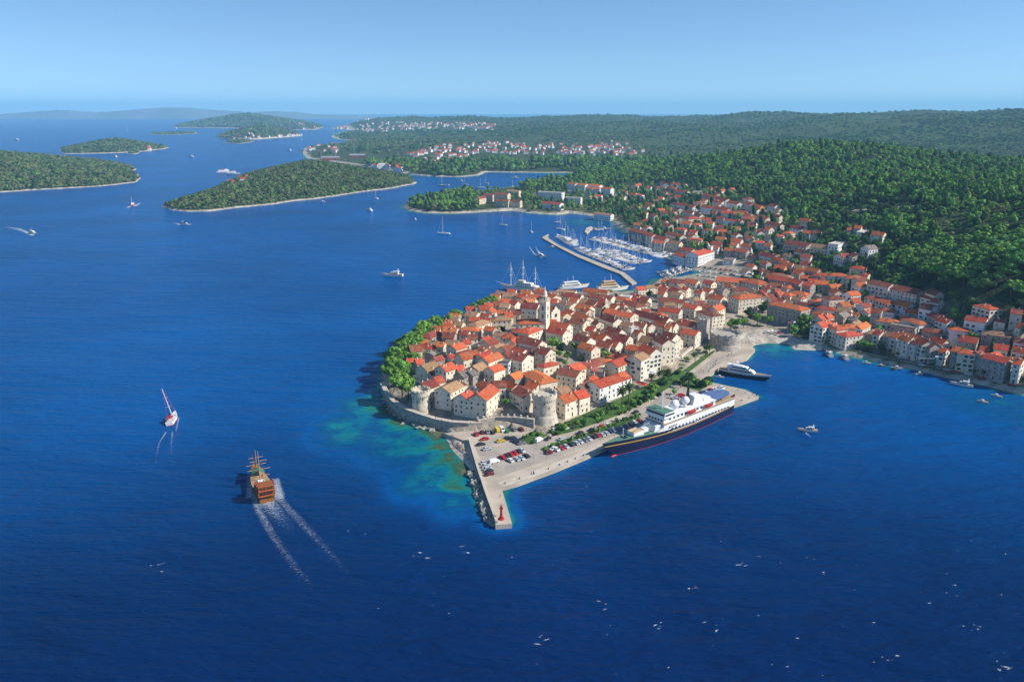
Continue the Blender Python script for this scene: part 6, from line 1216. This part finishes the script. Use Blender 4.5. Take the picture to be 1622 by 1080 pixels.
# ---- foam: wakes and white horses
def foam_mat():
    m = bpy.data.materials.new('lacy_foam'); m.use_nodes = True; nt = m.node_tree; b = nt.nodes['Principled BSDF']; b.inputs['Base Color'].default_value = (.80, .88, .92, 1); b.inputs['Roughness'].default_value = .8
    at = nt.nodes.new('ShaderNodeAttribute'); at.attribute_name = 'foam'; tc = nt.nodes.new('ShaderNodeTexCoord')
    n = nt.nodes.new('ShaderNodeTexNoise'); n.inputs['Scale'].default_value = 1.1; n.inputs['Detail'].default_value = 8; n.inputs['Roughness'].default_value = .7; nt.links.new(tc.outputs['Object'], n.inputs['Vector'])
    a = nt.nodes.new('ShaderNodeMath'); a.operation = 'ADD'; nt.links.new(n.outputs['Fac'], a.inputs[0]); nt.links.new(at.outputs['Fac'], a.inputs[1])
    r = nt.nodes.new('ShaderNodeMapRange'); r.inputs['From Min'].default_value = .80; r.inputs['From Max'].default_value = 1.35; r.inputs['To Max'].default_value = .78; nt.links.new(a.outputs[0], r.inputs['Value']); nt.links.new(r.outputs[0], b.inputs['Alpha'])
    return m
FOAM_L = foam_mat()
def foam_strip(name, tracks):
    X = []; Fc = []; At = []
    for px, w0, w1, f0, f1 in tracks:
        P = PX(px); Q = []
        for k in range(len(P) - 1):
            for t in np.linspace(0, 1, 14, endpoint=False): Q.append(P[k] * (1 - t) + P[k + 1] * t)
        Q.append(P[-1]); n = len(Q); base = len(X)
        for i, q in enumerate(Q):
            a = Q[max(0, i - 1)]; c = Q[min(n - 1, i + 1)]; dx, dy = c[0] - a[0], c[1] - a[1]; l = math.hypot(dx, dy); t = i / (n - 1); w = w0 + (w1 - w0) * t
            for j in range(7): u = j / 3 - 1; X.append((q[0] - dy / l * w * u / 2, q[1] + dx / l * w * u / 2, .05)); At.append((f0 + (f1 - f0) * t) * (1 - u * u) - .25 * u * u)
        Fc += [(base + i * 7 + j, base + i * 7 + j + 1, base + (i + 1) * 7 + j + 1, base + (i + 1) * 7 + j) for i in range(n - 1) for j in range(6)]
    b = MB(); b.add(X, Fc); me = b.mesh(name, [FOAM_L]); me.attributes.new('foam', 'FLOAT', 'POINT').data.foreach_set('value', np.array(At, np.float32)); return tag(obj(name, me), kind='stuff')
foam_strip('ship_wake', [([(403, 782), (410, 808), (430, 845), (460, 888), (497, 936)], 7, 10, .60, .26), ([(437, 784), (466, 815), (508, 860), (550, 905), (608, 958)], 7, 14, .52, .16), ([(421, 792), (434, 808), (456, 832), (490, 868)], 14, 22, .60, .12), ([(423, 800), (460, 850), (520, 920), (585, 985)], 26, 46, .30, .02), ([(396, 752), (397, 788)], 7, 9, .45, .62), ([(437, 758), (443, 790)], 7, 9, .5, .62)])
foam_strip('boat_wake', [([(263, 684), (252, 702), (247, 724), (247, 750)], 2.2, 2.6, .5, .22), ([(273, 684), (271, 706), (272, 730), (274, 752)], 1.8, 2.4, .45, .16), ([(283, 662), (279, 682)], 2.4, 2.4, .5, .4)])
foam_strip('boat_wake', [([(858, 408.5), (846, 402), (838, 391)], 3, 4, .8, .45), ([(859, 407), (853, 399), (848, 391)], 3, 4, .8, .4), ([(207, 326.5), (200, 330)], 12, 12, .8, .4), ([(213, 326.5), (224, 321)], 12, 12, .8, .4), ([(290, 357), (274, 353)], 9, 12, .8, .35), ([(49, 371.5), (30, 362.5), (10, 360)], 9, 14, .85, .4), ([(52, 373), (40, 366.5), (18, 361.5)], 9, 14, .8, .4), ([(1281, 683), (1292, 672)], 2, 3, .6, .3), ([(1276, 685), (1286, 694)], 2, 3, .6, .3)])
def foam_patches():
    b = MB(); at = []
    def patch(p, ang, l, w, f):
        n = 9; ca, sa = math.cos(ang), math.sin(ang); vs = [(p[0], p[1], .05)]; at.append(f)
        for i in range(n): t = 2 * math.pi * i / n; q = rng.uniform(.6, 1.2); x, y = math.cos(t) * l * q, math.sin(t) * w * q; vs.append((p[0] + x * ca - y * sa, p[1] + x * sa + y * ca, .05)); at.append(-.35)
        b.add(vs, [(0, i + 1, (i + 1) % n + 1) for i in range(n)])
    def whites(poly, n, s0, s1, f0=.25, f1=.6):
        a = np.array(poly, float); c = 0
        while c < n:
            x, y = rng.uniform(a[:, 0].min(), a[:, 0].max()), rng.uniform(a[:, 1].min(), a[:, 1].max())
            if not inpoly(np.array([x]), np.array([y]), poly)[0]: continue
            p = U(x, y); c += 1; s = rng.uniform(s0, s1); patch(p, rng.uniform(-.4, .9), s * 2.2, s * .8, rng.uniform(f0, f1))
    whites([(700, 860), (1000, 720), (1150, 690), (1250, 720), (1622, 760), (1622, 1080), (600, 1080)], 80, .5, 1.5); whites([(480, 780), (640, 860), (760, 1000), (600, 1000)], 30, .6, 1.5); whites([(1250, 860), (1622, 800), (1622, 1080), (1000, 1080)], 40, .6, 1.8); whites([(870, 760), (1150, 670), (1170, 720), (1000, 800)], 45, .5, 1.3); whites([(0, 420), (560, 420), (600, 560), (400, 1080), (0, 1080)], 26, .5, 1.2, .1, .4); whites([(1200, 600), (1600, 640), (1622, 760), (1250, 720)], 30, .5, 1.2, .1, .45)
    for cx, cy in ((1128, 993), (1046, 990), (1180, 890), (1590, 1058), (1090, 930), (1540, 990), (670, 878), (735, 868), (960, 958), (250, 900), (1410, 1040), (860, 1010)):
        for _ in range(4): patch(U(cx + rng.normal() * 9, cy + rng.normal() * 4), rng.uniform(-.3, .8), rng.uniform(2, 5), rng.uniform(.8, 1.8), rng.uniform(.45, .72))
    me = b.mesh('sea_foam', [FOAM_L]); me.attributes.new('foam', 'FLOAT', 'POINT').data.foreach_set('value', np.array(at, np.float32)); tag(obj('sea_foam', me), kind='stuff')
foam_patches()
# ================================================================ cars, people, beacon, boulders, harbour gear
PAINT = {}
for n_, c_ in dict(silver=(.50, .52, .54), white=(.78, .78, .76), red=(.48, .02, .02), dark=(.03, .032, .038), grey=(.20, .21, .22), navy=(.02, .035, .11), maroon=(.16, .012, .02), yellow=(.70, .48, .03), green=(.05, .28, .08)).items(): PAINT[n_] = mat('car_paint_' + n_, c_, .3, .05, .5, spec=.5)
TYRE = mat('tyre_rubber', (.02, .02, .02), .9, .1, 2)
def car_meshes(van=False):
    b = MB(); g = MB(); w = .86
    if van: prof = [(-2.4, .35), (-2.45, 1.2), (-2.3, 2.05), (1.1, 2.05), (1.75, 1.25), (2.35, 1.05), (2.42, .4)]; gl = [(.3, 1.95, 1.3), (1.08, 1.92, 1.02), (1.68, 1.28, 1.28)]
    else: prof = [(-2.1, .35), (-2.15, .85), (-1.75, .98), (-1.2, 1.42), (.35, 1.44), (1.05, .98), (2.0, .82), (2.12, .38)]
    n = len(prof); vs = []
    for s in (-1, 1):
        for x, z in prof: k = w * (.84 if z > 1.1 and not van else (.94 if z > 1.5 else 1)); vs.append((x, s * k, z))
    b.add(vs, [tuple(range(n)), tuple(range(2 * n - 1, n - 1, -1))] + [(i, n + i, n + (i + 1) % n, (i + 1) % n) for i in range(n)])
    if van: quads = [[(1.16, 1.98), (1.74, 1.3)]]; side = [(.2, 1.35), (1.45, 1.35), (1.0, 1.88), (.2, 1.88)]
    else: quads = [[(.42, 1.40), (1.02, 1.02)], [(-1.27, 1.38), (-1.72, 1.02)]]; side = [(-1.45, 1.04), (.85, 1.04), (.3, 1.36), (-1.15, 1.38)]
    for q in quads:
        (x0, z0), (x1, z1) = q; e = .03 if x1 > x0 else -.03; g.add([(x0 + e, -w * .74, z0), (x1 + e, -w * .84, z1), (x1 + e, w * .84, z1), (x0 + e, w * .74, z0)], [(0, 1, 2, 3) if e > 0 else (3, 2, 1, 0)])
    for s in (-1, 1): g.add([(x, s * (w * (.97 if z < 1.2 else .86) + .025), z) for x, z in side], [(0, 1, 2, 3)[::1 if s < 0 else -1]])
    return b, g
CB, CG = car_meshes(); VB_, VG = car_meshes(True); CGm = CG.mesh('car_window', [M['glass']]); VGm = VG.mesh('van_window', [M['glass']])
wh_ = MB(); wh_.tube((0, -.1, 0), (0, .1, 0), .33, n=12); WHm = wh_.mesh('wheel', [TYRE])
CM = {k: (CB.mesh('car_body', [v]), VB_.mesh('van_body', [v])) for k, v in PAINT.items()}
def car(col, px, py, ang, label, group, van=False, z=QZ + .01):
    p = U(px, py, z); o = thing('parked_van' if van else 'parked_car', label, 'van' if van else 'car', tuple(p), ang, group)
    o.scale = (1.12, 1.08, 1.08); obj('body', CM[col][1 if van else 0], parent=o); obj('window', VGm if van else CGm, parent=o)
    for x in (-1.3, 1.35):
        for y in (-.78, .78): obj('wheel', WHm, parent=o, loc=(x, y, .33))
    return o
def z4(u, v): return 820 + u / 3.857, 540 + v / 3.857
def z3(u, v): return 580 + u / 3.6, 560 + v / 3.6
qa = U(880, 730, QZ); qb_ = U(1060, 662, QZ); QANG = math.atan2(*(qb_ - qa)[1::-1])
cnt = {}
def cars(lst, f, ang, where, vans=()):
    for i, (u, v, c) in enumerate(lst):
        px, py = f(u, v); vn = i in vans; key = (c, where, vn); cnt[key] = cnt.get(key, 0) + 1
        car(c, px, py, ang + rng.uniform(-.05, .05) + (math.pi if rng.random() < .5 else 0), '%s %s %s, %s from seaward' % (c, 'van' if vn else 'car', where, nth(cnt[key])), 'vehicles ' + where, vn)
cars([(190, 682, 'maroon'), (238, 668, 'white'), (268, 658, 'red'), (295, 650, 'silver'), (325, 637, 'dark'), (355, 628, 'silver'), (382, 620, 'silver'), (410, 612, 'grey'), (435, 603, 'silver'), (462, 590, 'dark'), (488, 582, 'red'), (513, 577, 'silver'), (540, 568, 'silver'), (563, 557, 'navy'), (587, 551, 'silver'), (612, 543, 'grey'), (637, 538, 'silver'), (657, 530, 'navy'), (690, 515, 'dark'), (715, 503, 'white'), (748, 495, 'red')], z4, QANG + math.pi / 2 - .15, 'on the quay side of the hedge')
cars([(380, 568, 'dark'), (268, 603, 'silver'), (345, 536, 'dark'), (290, 543, 'white'), (222, 545, 'silver'), (455, 547, 'dark'), (515, 525, 'red'), (552, 517, 'white'), (720, 440, 'dark')], z4, QANG + .1, 'parked along the tree side road')
cars([(778, 596, 'red'), (805, 588, 'dark'), (825, 580, 'red'), (848, 572, 'red'), (868, 563, 'dark'), (888, 558, 'silver'), (822, 613, 'white'), (857, 606, 'silver'), (885, 601, 'silver'), (912, 588, 'dark')], z3, QANG + math.pi / 2 - .1, 'in the middle car park block')
cars([(703, 692, 'maroon'), (730, 622, 'white'), (685, 645, 'silver'), (675, 627, 'silver'), (694, 662, 'silver'), (699, 676, 'dark')], z3, QANG - .2, 'beside the dark pier wall', (1,))
cars([(628, 465, 'red'), (663, 453, 'maroon'), (692, 452, 'grey'), (720, 453, 'dark'), (745, 441, 'yellow'), (775, 440, 'white'), (803, 445, 'green'), (843, 408, 'white'), (843, 437, 'grey'), (885, 437, 'maroon')], z3, QANG + 1.2, 'below the shaded town wall', (4, 5, 7))
cars([(675, 492, 'red'), (655, 522, 'dark'), (690, 548, 'silver'), (767, 503, 'yellow'), (808, 487, 'dark'), (832, 488, 'dark'), (850, 500, 'navy'), (868, 508, 'dark'), (887, 516, 'grey')], z3, QANG - .3, 'in the top car park row')
cars([(985, 500, 'white'), (1037, 490, 'dark'), (1045, 568, 'maroon'), (1066, 548, 'white')], z3, QANG + .2, 'by the round kerb', (0,))
cars([(965, 355, 'silver'), (985, 345, 'red'), (1000, 335, 'red'), (1015, 370, 'silver'), (945, 348, 'white')], z4, QANG - .6, 'near the palms by the ship stern')
cars([(1080, 341, 'navy'), (1098, 333, 'red'), (1115, 328, 'dark'), (1130, 322, 'navy'), (1148, 316, 'silver'), (1163, 312, 'navy'), (1180, 305, 'red'), (1195, 302, 'white'), (1212, 299, 'white'), (1230, 295, 'silver'), (1247, 291, 'white')], z4, QANG + math.pi / 2 - .3, 'in the far quay row')
def car_on_land(col, px, py, ang, label, group):
    p = T(px, py); o = car(col, px, py, ang, label, group); o.location = (p[0], p[1], p[2] + .3)
mc = ['white', 'silver', 'dark', 'red', 'grey', 'silver', 'white', 'navy']; k2 = {}
for i in range(26):
    px, py = 1108 + (i % 9) * 8.5 + rng.uniform(-1, 1), 424 + (i // 9) * 6.5 + (i % 9) * .9; c = mc[int(rng.integers(8))]; k2[c] = k2.get(c, 0) + 1
    car_on_land(c, px, py, rng.uniform(.8, 1.2), '%s car in the marina car park, %s such from the white building' % (c, nth(k2[c])), 'cars in the marina car park')
k2 = {}
for i, (px, py) in enumerate([(1370, 556), (1388, 560), (1428, 569), (1460, 580), (1500, 588), (1515, 591), (1534, 595), (1556, 601), (1580, 606), (1602, 612)]):
    c = mc[int(rng.integers(8))]; k2[c] = k2.get(c, 0) + 1; car_on_land(c, px, py, -.35, '%s car on the shaded waterfront road, %s such from the small beach' % (c, nth(k2[c])), 'cars on the waterfront road')
# ---- red rescue boats drawn up on the quay corner
for i, (u, v) in enumerate(((1240, 335), (1312, 350))):
    p = U(*z4(u, v), QZ); o = thing('dinghy', ('red dinghy drawn up near the far parked cars', 'red dinghy drawn up near the quay corner')[i], 'boat', (p[0], p[1], QZ + .35), QANG + .3 * i); b = hull_mb(7.5, 2.6, .9, .3, .2, .05, .8, 2, ((9, 0),), 1, 10); obj('hull', b, [M['redpaint'], M['black']], o); box_obj('seat', (0, 0, .95), (1.2, 1.6, .25), 'redpaint', o)
# ---- beacon
def beacon():
    p = U(794, 822, QZ); o = thing('beacon', 'red harbour light tower at the end of the stone pier', 'beacon', tuple(p)); o.scale = (.85, .85, .88)
    b = MB(); b.lathe([(1.5, -.02), (1.5, .5), (1.1, .52), (1.0, 1.1)], 16); obj('base', b, [M['redpaint']], o); b = MB(); b.lathe([(.8, 1.1), (.5, 5.4), (.95, 5.6), (.95, 5.9)], 16); obj('tower', b, [M['redpaint']], o)
    b = MB(); [b.tube((.85 * math.cos(t), .85 * math.sin(t), 5.9), (.85 * math.cos(t), .85 * math.sin(t), 6.7), .04, n=4) for t in np.linspace(0, 6.28, 9)]; b.lathe([(.85, 6.65), (.9, 6.7), (.85, 6.75)], 16); obj('gallery', b, [M['redpaint']], o)
    b = MB(); b.lathe([(.4, 5.9), (.4, 7.0)], 12); obj('lantern', b, [M['glass']], o); b = MB(); b.lathe([(.55, 7.0), (.3, 7.5), (.05, 7.9)], 12); obj('cap', b, [M['redpaint']], o)
beacon()
for i in range(22):
    t = i / 21; q = [(800, 766), (880, 739), (924, 722), (962, 705), (1060, 672), (1157, 641), (1198, 627)]; f = t * 6; k = min(5, int(f)); f -= k
    p = U(q[k][0] * (1 - f) + q[k + 1][0] * f, q[k][1] * (1 - f) + q[k + 1][1] * f, QZ); b = MB(); b.lathe([(.32, 0), (.26, .1), (.22, .5), (.36, .58), (.34, .75), (.02, .8)], 10)
    tag(obj('bollard', b, [M['black']], loc=tuple(p)), 'black iron mooring bollard on the quay edge, %s from the pier' % nth(i + 1), 'bollard', 'bollards along the quay')
# ---- boulders of the breakwater slope
BM = []
for i in range(5): b = MB(); b.ball((0, 0, 0), 1, 0, 1, (rng.uniform(.8, 1.3), rng.uniform(.7, 1.1), rng.uniform(.6, .9)), .7); BM.append(b.mesh('boulder', [M['rock']]))
bc = 0
for i in range(150):
    t = rng.random(); px = 746 + (778 - 746) * t + rng.uniform(-4.5, 7); py = 748 + (832 - 748) * t + rng.uniform(-3, 3); s = rng.uniform(.7, 1.9); p = U(px, py, 0); z = rng.uniform(-.2, .9) + (.5 if px > 753 + 32 * t else 0)
    o = obj('boulder', BM[i % 5], loc=(p[0], p[1], z), rz=rng.uniform(0, 6.3)); o.scale = (s, s, s); tag(o, 'pale limestone boulder of the rubble slope beside the pier', 'boulder', 'boulders beside the pier')
rk = [(608, 622), (611, 634), (617, 643), (626, 654), (634, 661), (645, 667), (655, 671), (606, 610), (605, 600), (620, 650), (640, 665), (666, 674), (680, 679), (630, 657), (672, 676)]
for i in range(70):
    px, py = rk[i % len(rk)]; p = U(px + rng.normal() * 3, py + rng.normal() * 1.8, 0); s = rng.uniform(.8, 2.2); o = obj('shore_rock', BM[i % 5], loc=(p[0], p[1], rng.uniform(-.3, .5)), rz=rng.uniform(0, 6)); o.scale = (s, s, s * .8); tag(o, 'rough rock at the waterline below the curved sea wall', 'rock', 'rocks at the foot of the old town')
# ---- people: one continuous body each
def body_mesh(name, joints, edges, rad, mats):
    me = bpy.data.meshes.new(name); me.from_pydata(joints, edges, []); o = bpy.data.objects.new(name, me); COL.objects.link(o)
    md = o.modifiers.new('s', 'SKIN'); sv = me.skin_vertices[0].data
    for i, r_ in enumerate(rad): sv[i].radius = (r_, r_)
    sv[0].use_root = True; o.modifiers.new('b', 'SUBSURF').levels = 1
    dg = bpy.context.evaluated_depsgraph_get(); ev = o.evaluated_get(dg); m2 = bpy.data.meshes.new_from_object(ev); bpy.data.objects.remove(o); m2.name = name
    for k in mats: m2.materials.append(k)
    for p in m2.polygons:
        z = p.center[2]; x = abs(p.center[0]); p.material_index = 1 if .95 < z < 1.45 and x < .3 else (2 if .55 < z <= .95 else (3 if z > 1.66 else 0))
    return m2
J = [(0, 0, .95), (0, 0, 1.2), (0, 0, 1.42), (0, .01, 1.53), (0, .02, 1.64), (0, .02, 1.76), (.2, 0, 1.40), (.27, .03, 1.12), (.28, .1, .88), (-.2, 0, 1.40), (-.27, -.02, 1.12), (-.28, .04, .88), (.1, 0, .88), (.12, .1, .48), (.12, .05, .06), (.12, .2, .03), (-.1, 0, .88), (-.12, -.05, .48), (-.12, -.16, .06), (-.12, -.02, .03)]
E = [(0, 1), (1, 2), (2, 3), (3, 4), (4, 5), (2, 6), (6, 7), (7, 8), (2, 9), (9, 10), (10, 11), (0, 12), (12, 13), (13, 14), (14, 15), (0, 16), (16, 17), (17, 18), (18, 19)]
RD = [.15, .14, .15, .06, .10, .09, .06, .045, .035, .06, .045, .035, .09, .065, .045, .04, .09, .065, .045, .04]
HAIR = mat('dark_hair', (.04, .025, .015), .8, .1, 2)
CL = {n: mat('cloth_' + n, c, .9, .1, 3) for n, c in dict(white=(.75, .74, .72), red=(.5, .04, .04), blue=(.06, .12, .35), black=(.03, .03, .035), pink=(.65, .25, .3), yellow=(.65, .5, .1)).items()}
PM = {k: body_mesh('person', J, E, RD, [M['skin'], CL[k], CL['black' if k != 'black' else 'blue'], HAIR]) for k in CL}
pk = {}
def person(px, py, z, where, lying=False):
    k = list(CL)[int(rng.integers(len(CL)))]; key = (k, where); pk[key] = pk.get(key, 0) + 1; p = U(px, py, z) if z is not None else T(px, py); g = p[2]
    o = obj('person', PM[k], loc=(p[0], p[1], g + (.16 if lying else 0)), rz=rng.uniform(0, 6.28))
    if lying: o.rotation_euler = (math.pi / 2 * -1, 0, rng.uniform(0, 6.28))
    tag(o, '%s in %s top %s, %s such counting from the sea' % ('sunbather' if lying else 'person', k, where, nth(pk[key])), 'person', 'people ' + where)
for i in range(34): t = rng.random(); person(714 + 30 * t + rng.normal() * 3.5, 692 + 40 * t + rng.normal() * 5, None, 'on the pebble beach', rng.random() < .55)
for px, py in ((700, 668), (716, 670), (745, 672), (763, 674), (690, 664)): person(px, py, 7.1, 'on the wall walk')
for i in range(30): t = rng.random(); person(1060 + 100 * t + rng.normal() * 3, 625 - 66 * t + rng.normal() * 3, QZ + .01, 'on the promenade')
for i in range(14): t = rng.random(); person(905 + 110 * t + rng.normal() * 2, 693 - 43 * t + rng.normal() * 2, QZ + .01, 'on the shaded road')
for px, py in ((842, 752), (845, 750), (792, 788), (796, 800), (1168, 620), (1180, 624), (1150, 618), (1192, 626)): person(px, py, QZ + .01, 'near the water edge')
# ---- small beach: flagpoles; seafront: crane; shipyard: cranes
for i, (px, py) in enumerate(((1247, 531), (1251, 530), (1255, 530))):
    p = T(px, py); o = thing('flagpole', 'white flagpole behind the small beach, %s from the sea' % nth(i + 1), 'flagpole', tuple(p), .3, 'flagpoles behind the small beach'); b = MB(); b.tube((0, 0, -.3), (0, 0, 11), .12, .07); obj('pole', b, [M['white']], o); b = MB(); b.box((1.0, 0, 10), (1.9, .05, 1.3)); obj('flag', b, [CL[('red', 'blue', 'white')[i]]], o)
for i, (px, py, c) in enumerate(((1222, 527, 'white'), (1228, 529, 'white'), (1234, 531, 'red'), (1216, 528, 'white'), (1240, 533, 'pink'))):
    p = T(px, py); o = thing('parasol', '%s parasol at the back of the small beach, %s in line' % (c, nth(i + 1)), 'parasol', tuple(p), 0, 'parasols on the small beach'); b = MB(); b.tube((0, 0, 0), (0, 0, 2.3), .05); obj('pole', b, [M['white']], o); b = MB(); b.lathe([(1.6, 2.0), (.8, 2.4), (.05, 2.6)], 8); obj('canopy', b, [CL[c]], o)
def crane():
    p = T(1479, 590); o = thing('harbour_crane', 'green and white boat crane on the shaded waterfront', 'crane', tuple(p), 2.6)
    b = MB(); b.box((0, 0, .4), (2.2, 2.2, 1.6)); obj('base', b, [M['concrete']], o); b = MB(); b.tube((0, 0, 1), (0, 0, 10.5), .75, .6, 10); obj('column', b, [M['greengrey']], o); b = MB(); b.tube((0, 0, 9.8), (10, 0, 8.2), .3, .18); b.tube((0, 0, 10.5), (7, 0, 8.7), .1); obj('jib', b, [M['white']], o); b = MB(); b.box((-.3, 0, 10.9), (1.8, 1.5, 1.0)); obj('machine_house', b, [M['white']], o); b = MB(); b.tube((9.6, 0, 8.3), (9.6, 0, 4), .05); b.box((9.6, 0, 3.8), (.3, .3, .5)); obj('hook', b, [M['black']], o)
crane()
for i, (px, py, h) in enumerate(((480, 256, 42), (509, 258, 46), (532, 250, 52), (561, 248, 60), (492, 250, 36))):
    p = T(px, py); o = thing('tower_crane', 'grey shipyard crane behind the near wooded island, %s from the open channel' % nth(i + 1), 'crane', tuple(p), rng.uniform(-.5, .9), 'shipyard cranes'); b = MB()
    for sx in (-1.4, 1.4):
        for sy in (-1.4, 1.4): b.tube((sx, sy, -2), (sx * .8, sy * .8, h), .42, n=4)
    for k in range(8): z = h * k / 8; b.tube((-1.4, -1.4, z), (1.4, -1.4, z + h / 8), .3, n=4); b.tube((1.4, 1.4, z), (-1.4, 1.4, z + h / 8), .3, n=4)
    obj('mast', b, [M['metal']], o); b = MB(); b.tube((-12, 0, h), (34, 0, h + (10 if i % 2 else 0)), 1.0, .6, 4); obj('jib', b, [M['metal']], o); b = MB(); b.box((-11, 0, h - 2), (4, 3, 3)); obj('counterweight', b, [M['concrete']], o); b = MB(); b.box((1, 0, h - 1.5), (4, 3, 3)); obj('cab', b, [M['redpaint']], o)
for i, (px, py, l, w) in enumerate(((524, 254, 60, 25), (566, 250, 55, 30), (500, 260, 50, 18), (600, 262, 45, 18), (610, 266, 40, 16))):
    p = T(px, py); o = thing('shed', 'long pale shipyard shed, %s from the open channel' % nth(i + 1), 'shed', tuple(p), .2, 'shipyard sheds'); obj('wall', wall_body(l, w, 9, 4, 'g'), [M['white' if i > 2 else 'roof_d']], o); obj('roof', roof_gable(l, w, 4), [M['roof_w' if i > 1 else 'metal']], o, (0, 0, 9.01))
# ---- street lamps along the ship quay and the promenade
for i in range(16):
    t = i / 15; px = 845 + (1165 - 845) * t; py = 728 - (728 - 562) * t if t > .72 else 733 - 92 * t
    p = U(px, py, QZ) if t < .7 else U(1075 + (t - .7) * 330, 612 - (t - .7) * 180, QZ); o = thing('street_lamp', 'slim street lamp along the quay, %s from the pier' % nth(i + 1), 'street lamp', tuple(p), QANG + 1.5, 'street lamps on the quay'); b = MB(); b.tube((0, 0, 0), (0, 0, 6.5), .09, .06); b.tube((0, 0, 6.4), (1.1, 0, 6.7), .05); obj('pole', b, [M['metal']], o); b = MB(); b.box((1.2, 0, 6.68), (.6, .3, .14)); obj('lamp_head', b, [M['white']], o)
# ---- parasols and awnings of the seafront cafes
for i, (px, py, c, s) in enumerate(((1030, 588, 'white', 1.5), (1036, 590, 'white', 1.5), (1041, 593, 'white', 1.4), (1026, 591, 'white', 1.4), (1012, 608, 'red', 1.7), (1020, 611, 'red', 1.7), (1073, 566, 'white', 1.3), (817, 633, 'blue', 1.5), (822, 641, 'blue', 1.5))):
    p = T(px, py, 2.2); o = thing('parasol', '%s cafe parasol near the seafront houses, %s in its group' % (c, nth(i + 1)), 'parasol', tuple(p), 0, 'cafe parasols'); o.scale = (s, s, s * .9); b = MB(); b.tube((0, 0, 0), (0, 0, 2.3), .05); obj('pole', b, [M['white']], o); b = MB(); b.lathe([(1.7, 2.1), (.05, 2.7)], 4); b.lathe([(.04, 2.68), (1.7, 2.08)], 4); obj('canopy', b, [CL[c]], o)
# ================================================================ the air between here and the far hills
hm = bpy.data.materials.new('haze'); hm.use_nodes = True; nt = hm.node_tree; nt.nodes.clear()
out = nt.nodes.new('ShaderNodeOutputMaterial'); pv = nt.nodes.new('ShaderNodeVolumePrincipled')
pv.inputs['Color'].default_value = (0.36, 0.74, 1.0, 1); pv.inputs['Density'].default_value = 6.0e-5; pv.inputs['Anisotropy'].default_value = 0.0
nt.links.new(pv.outputs[0], out.inputs['Volume'])
hb = MB(); hb.box((0, 17000, 222), (90000, 40000, 456))
tag(obj('haze', hb, [hm]), kind='stuff')
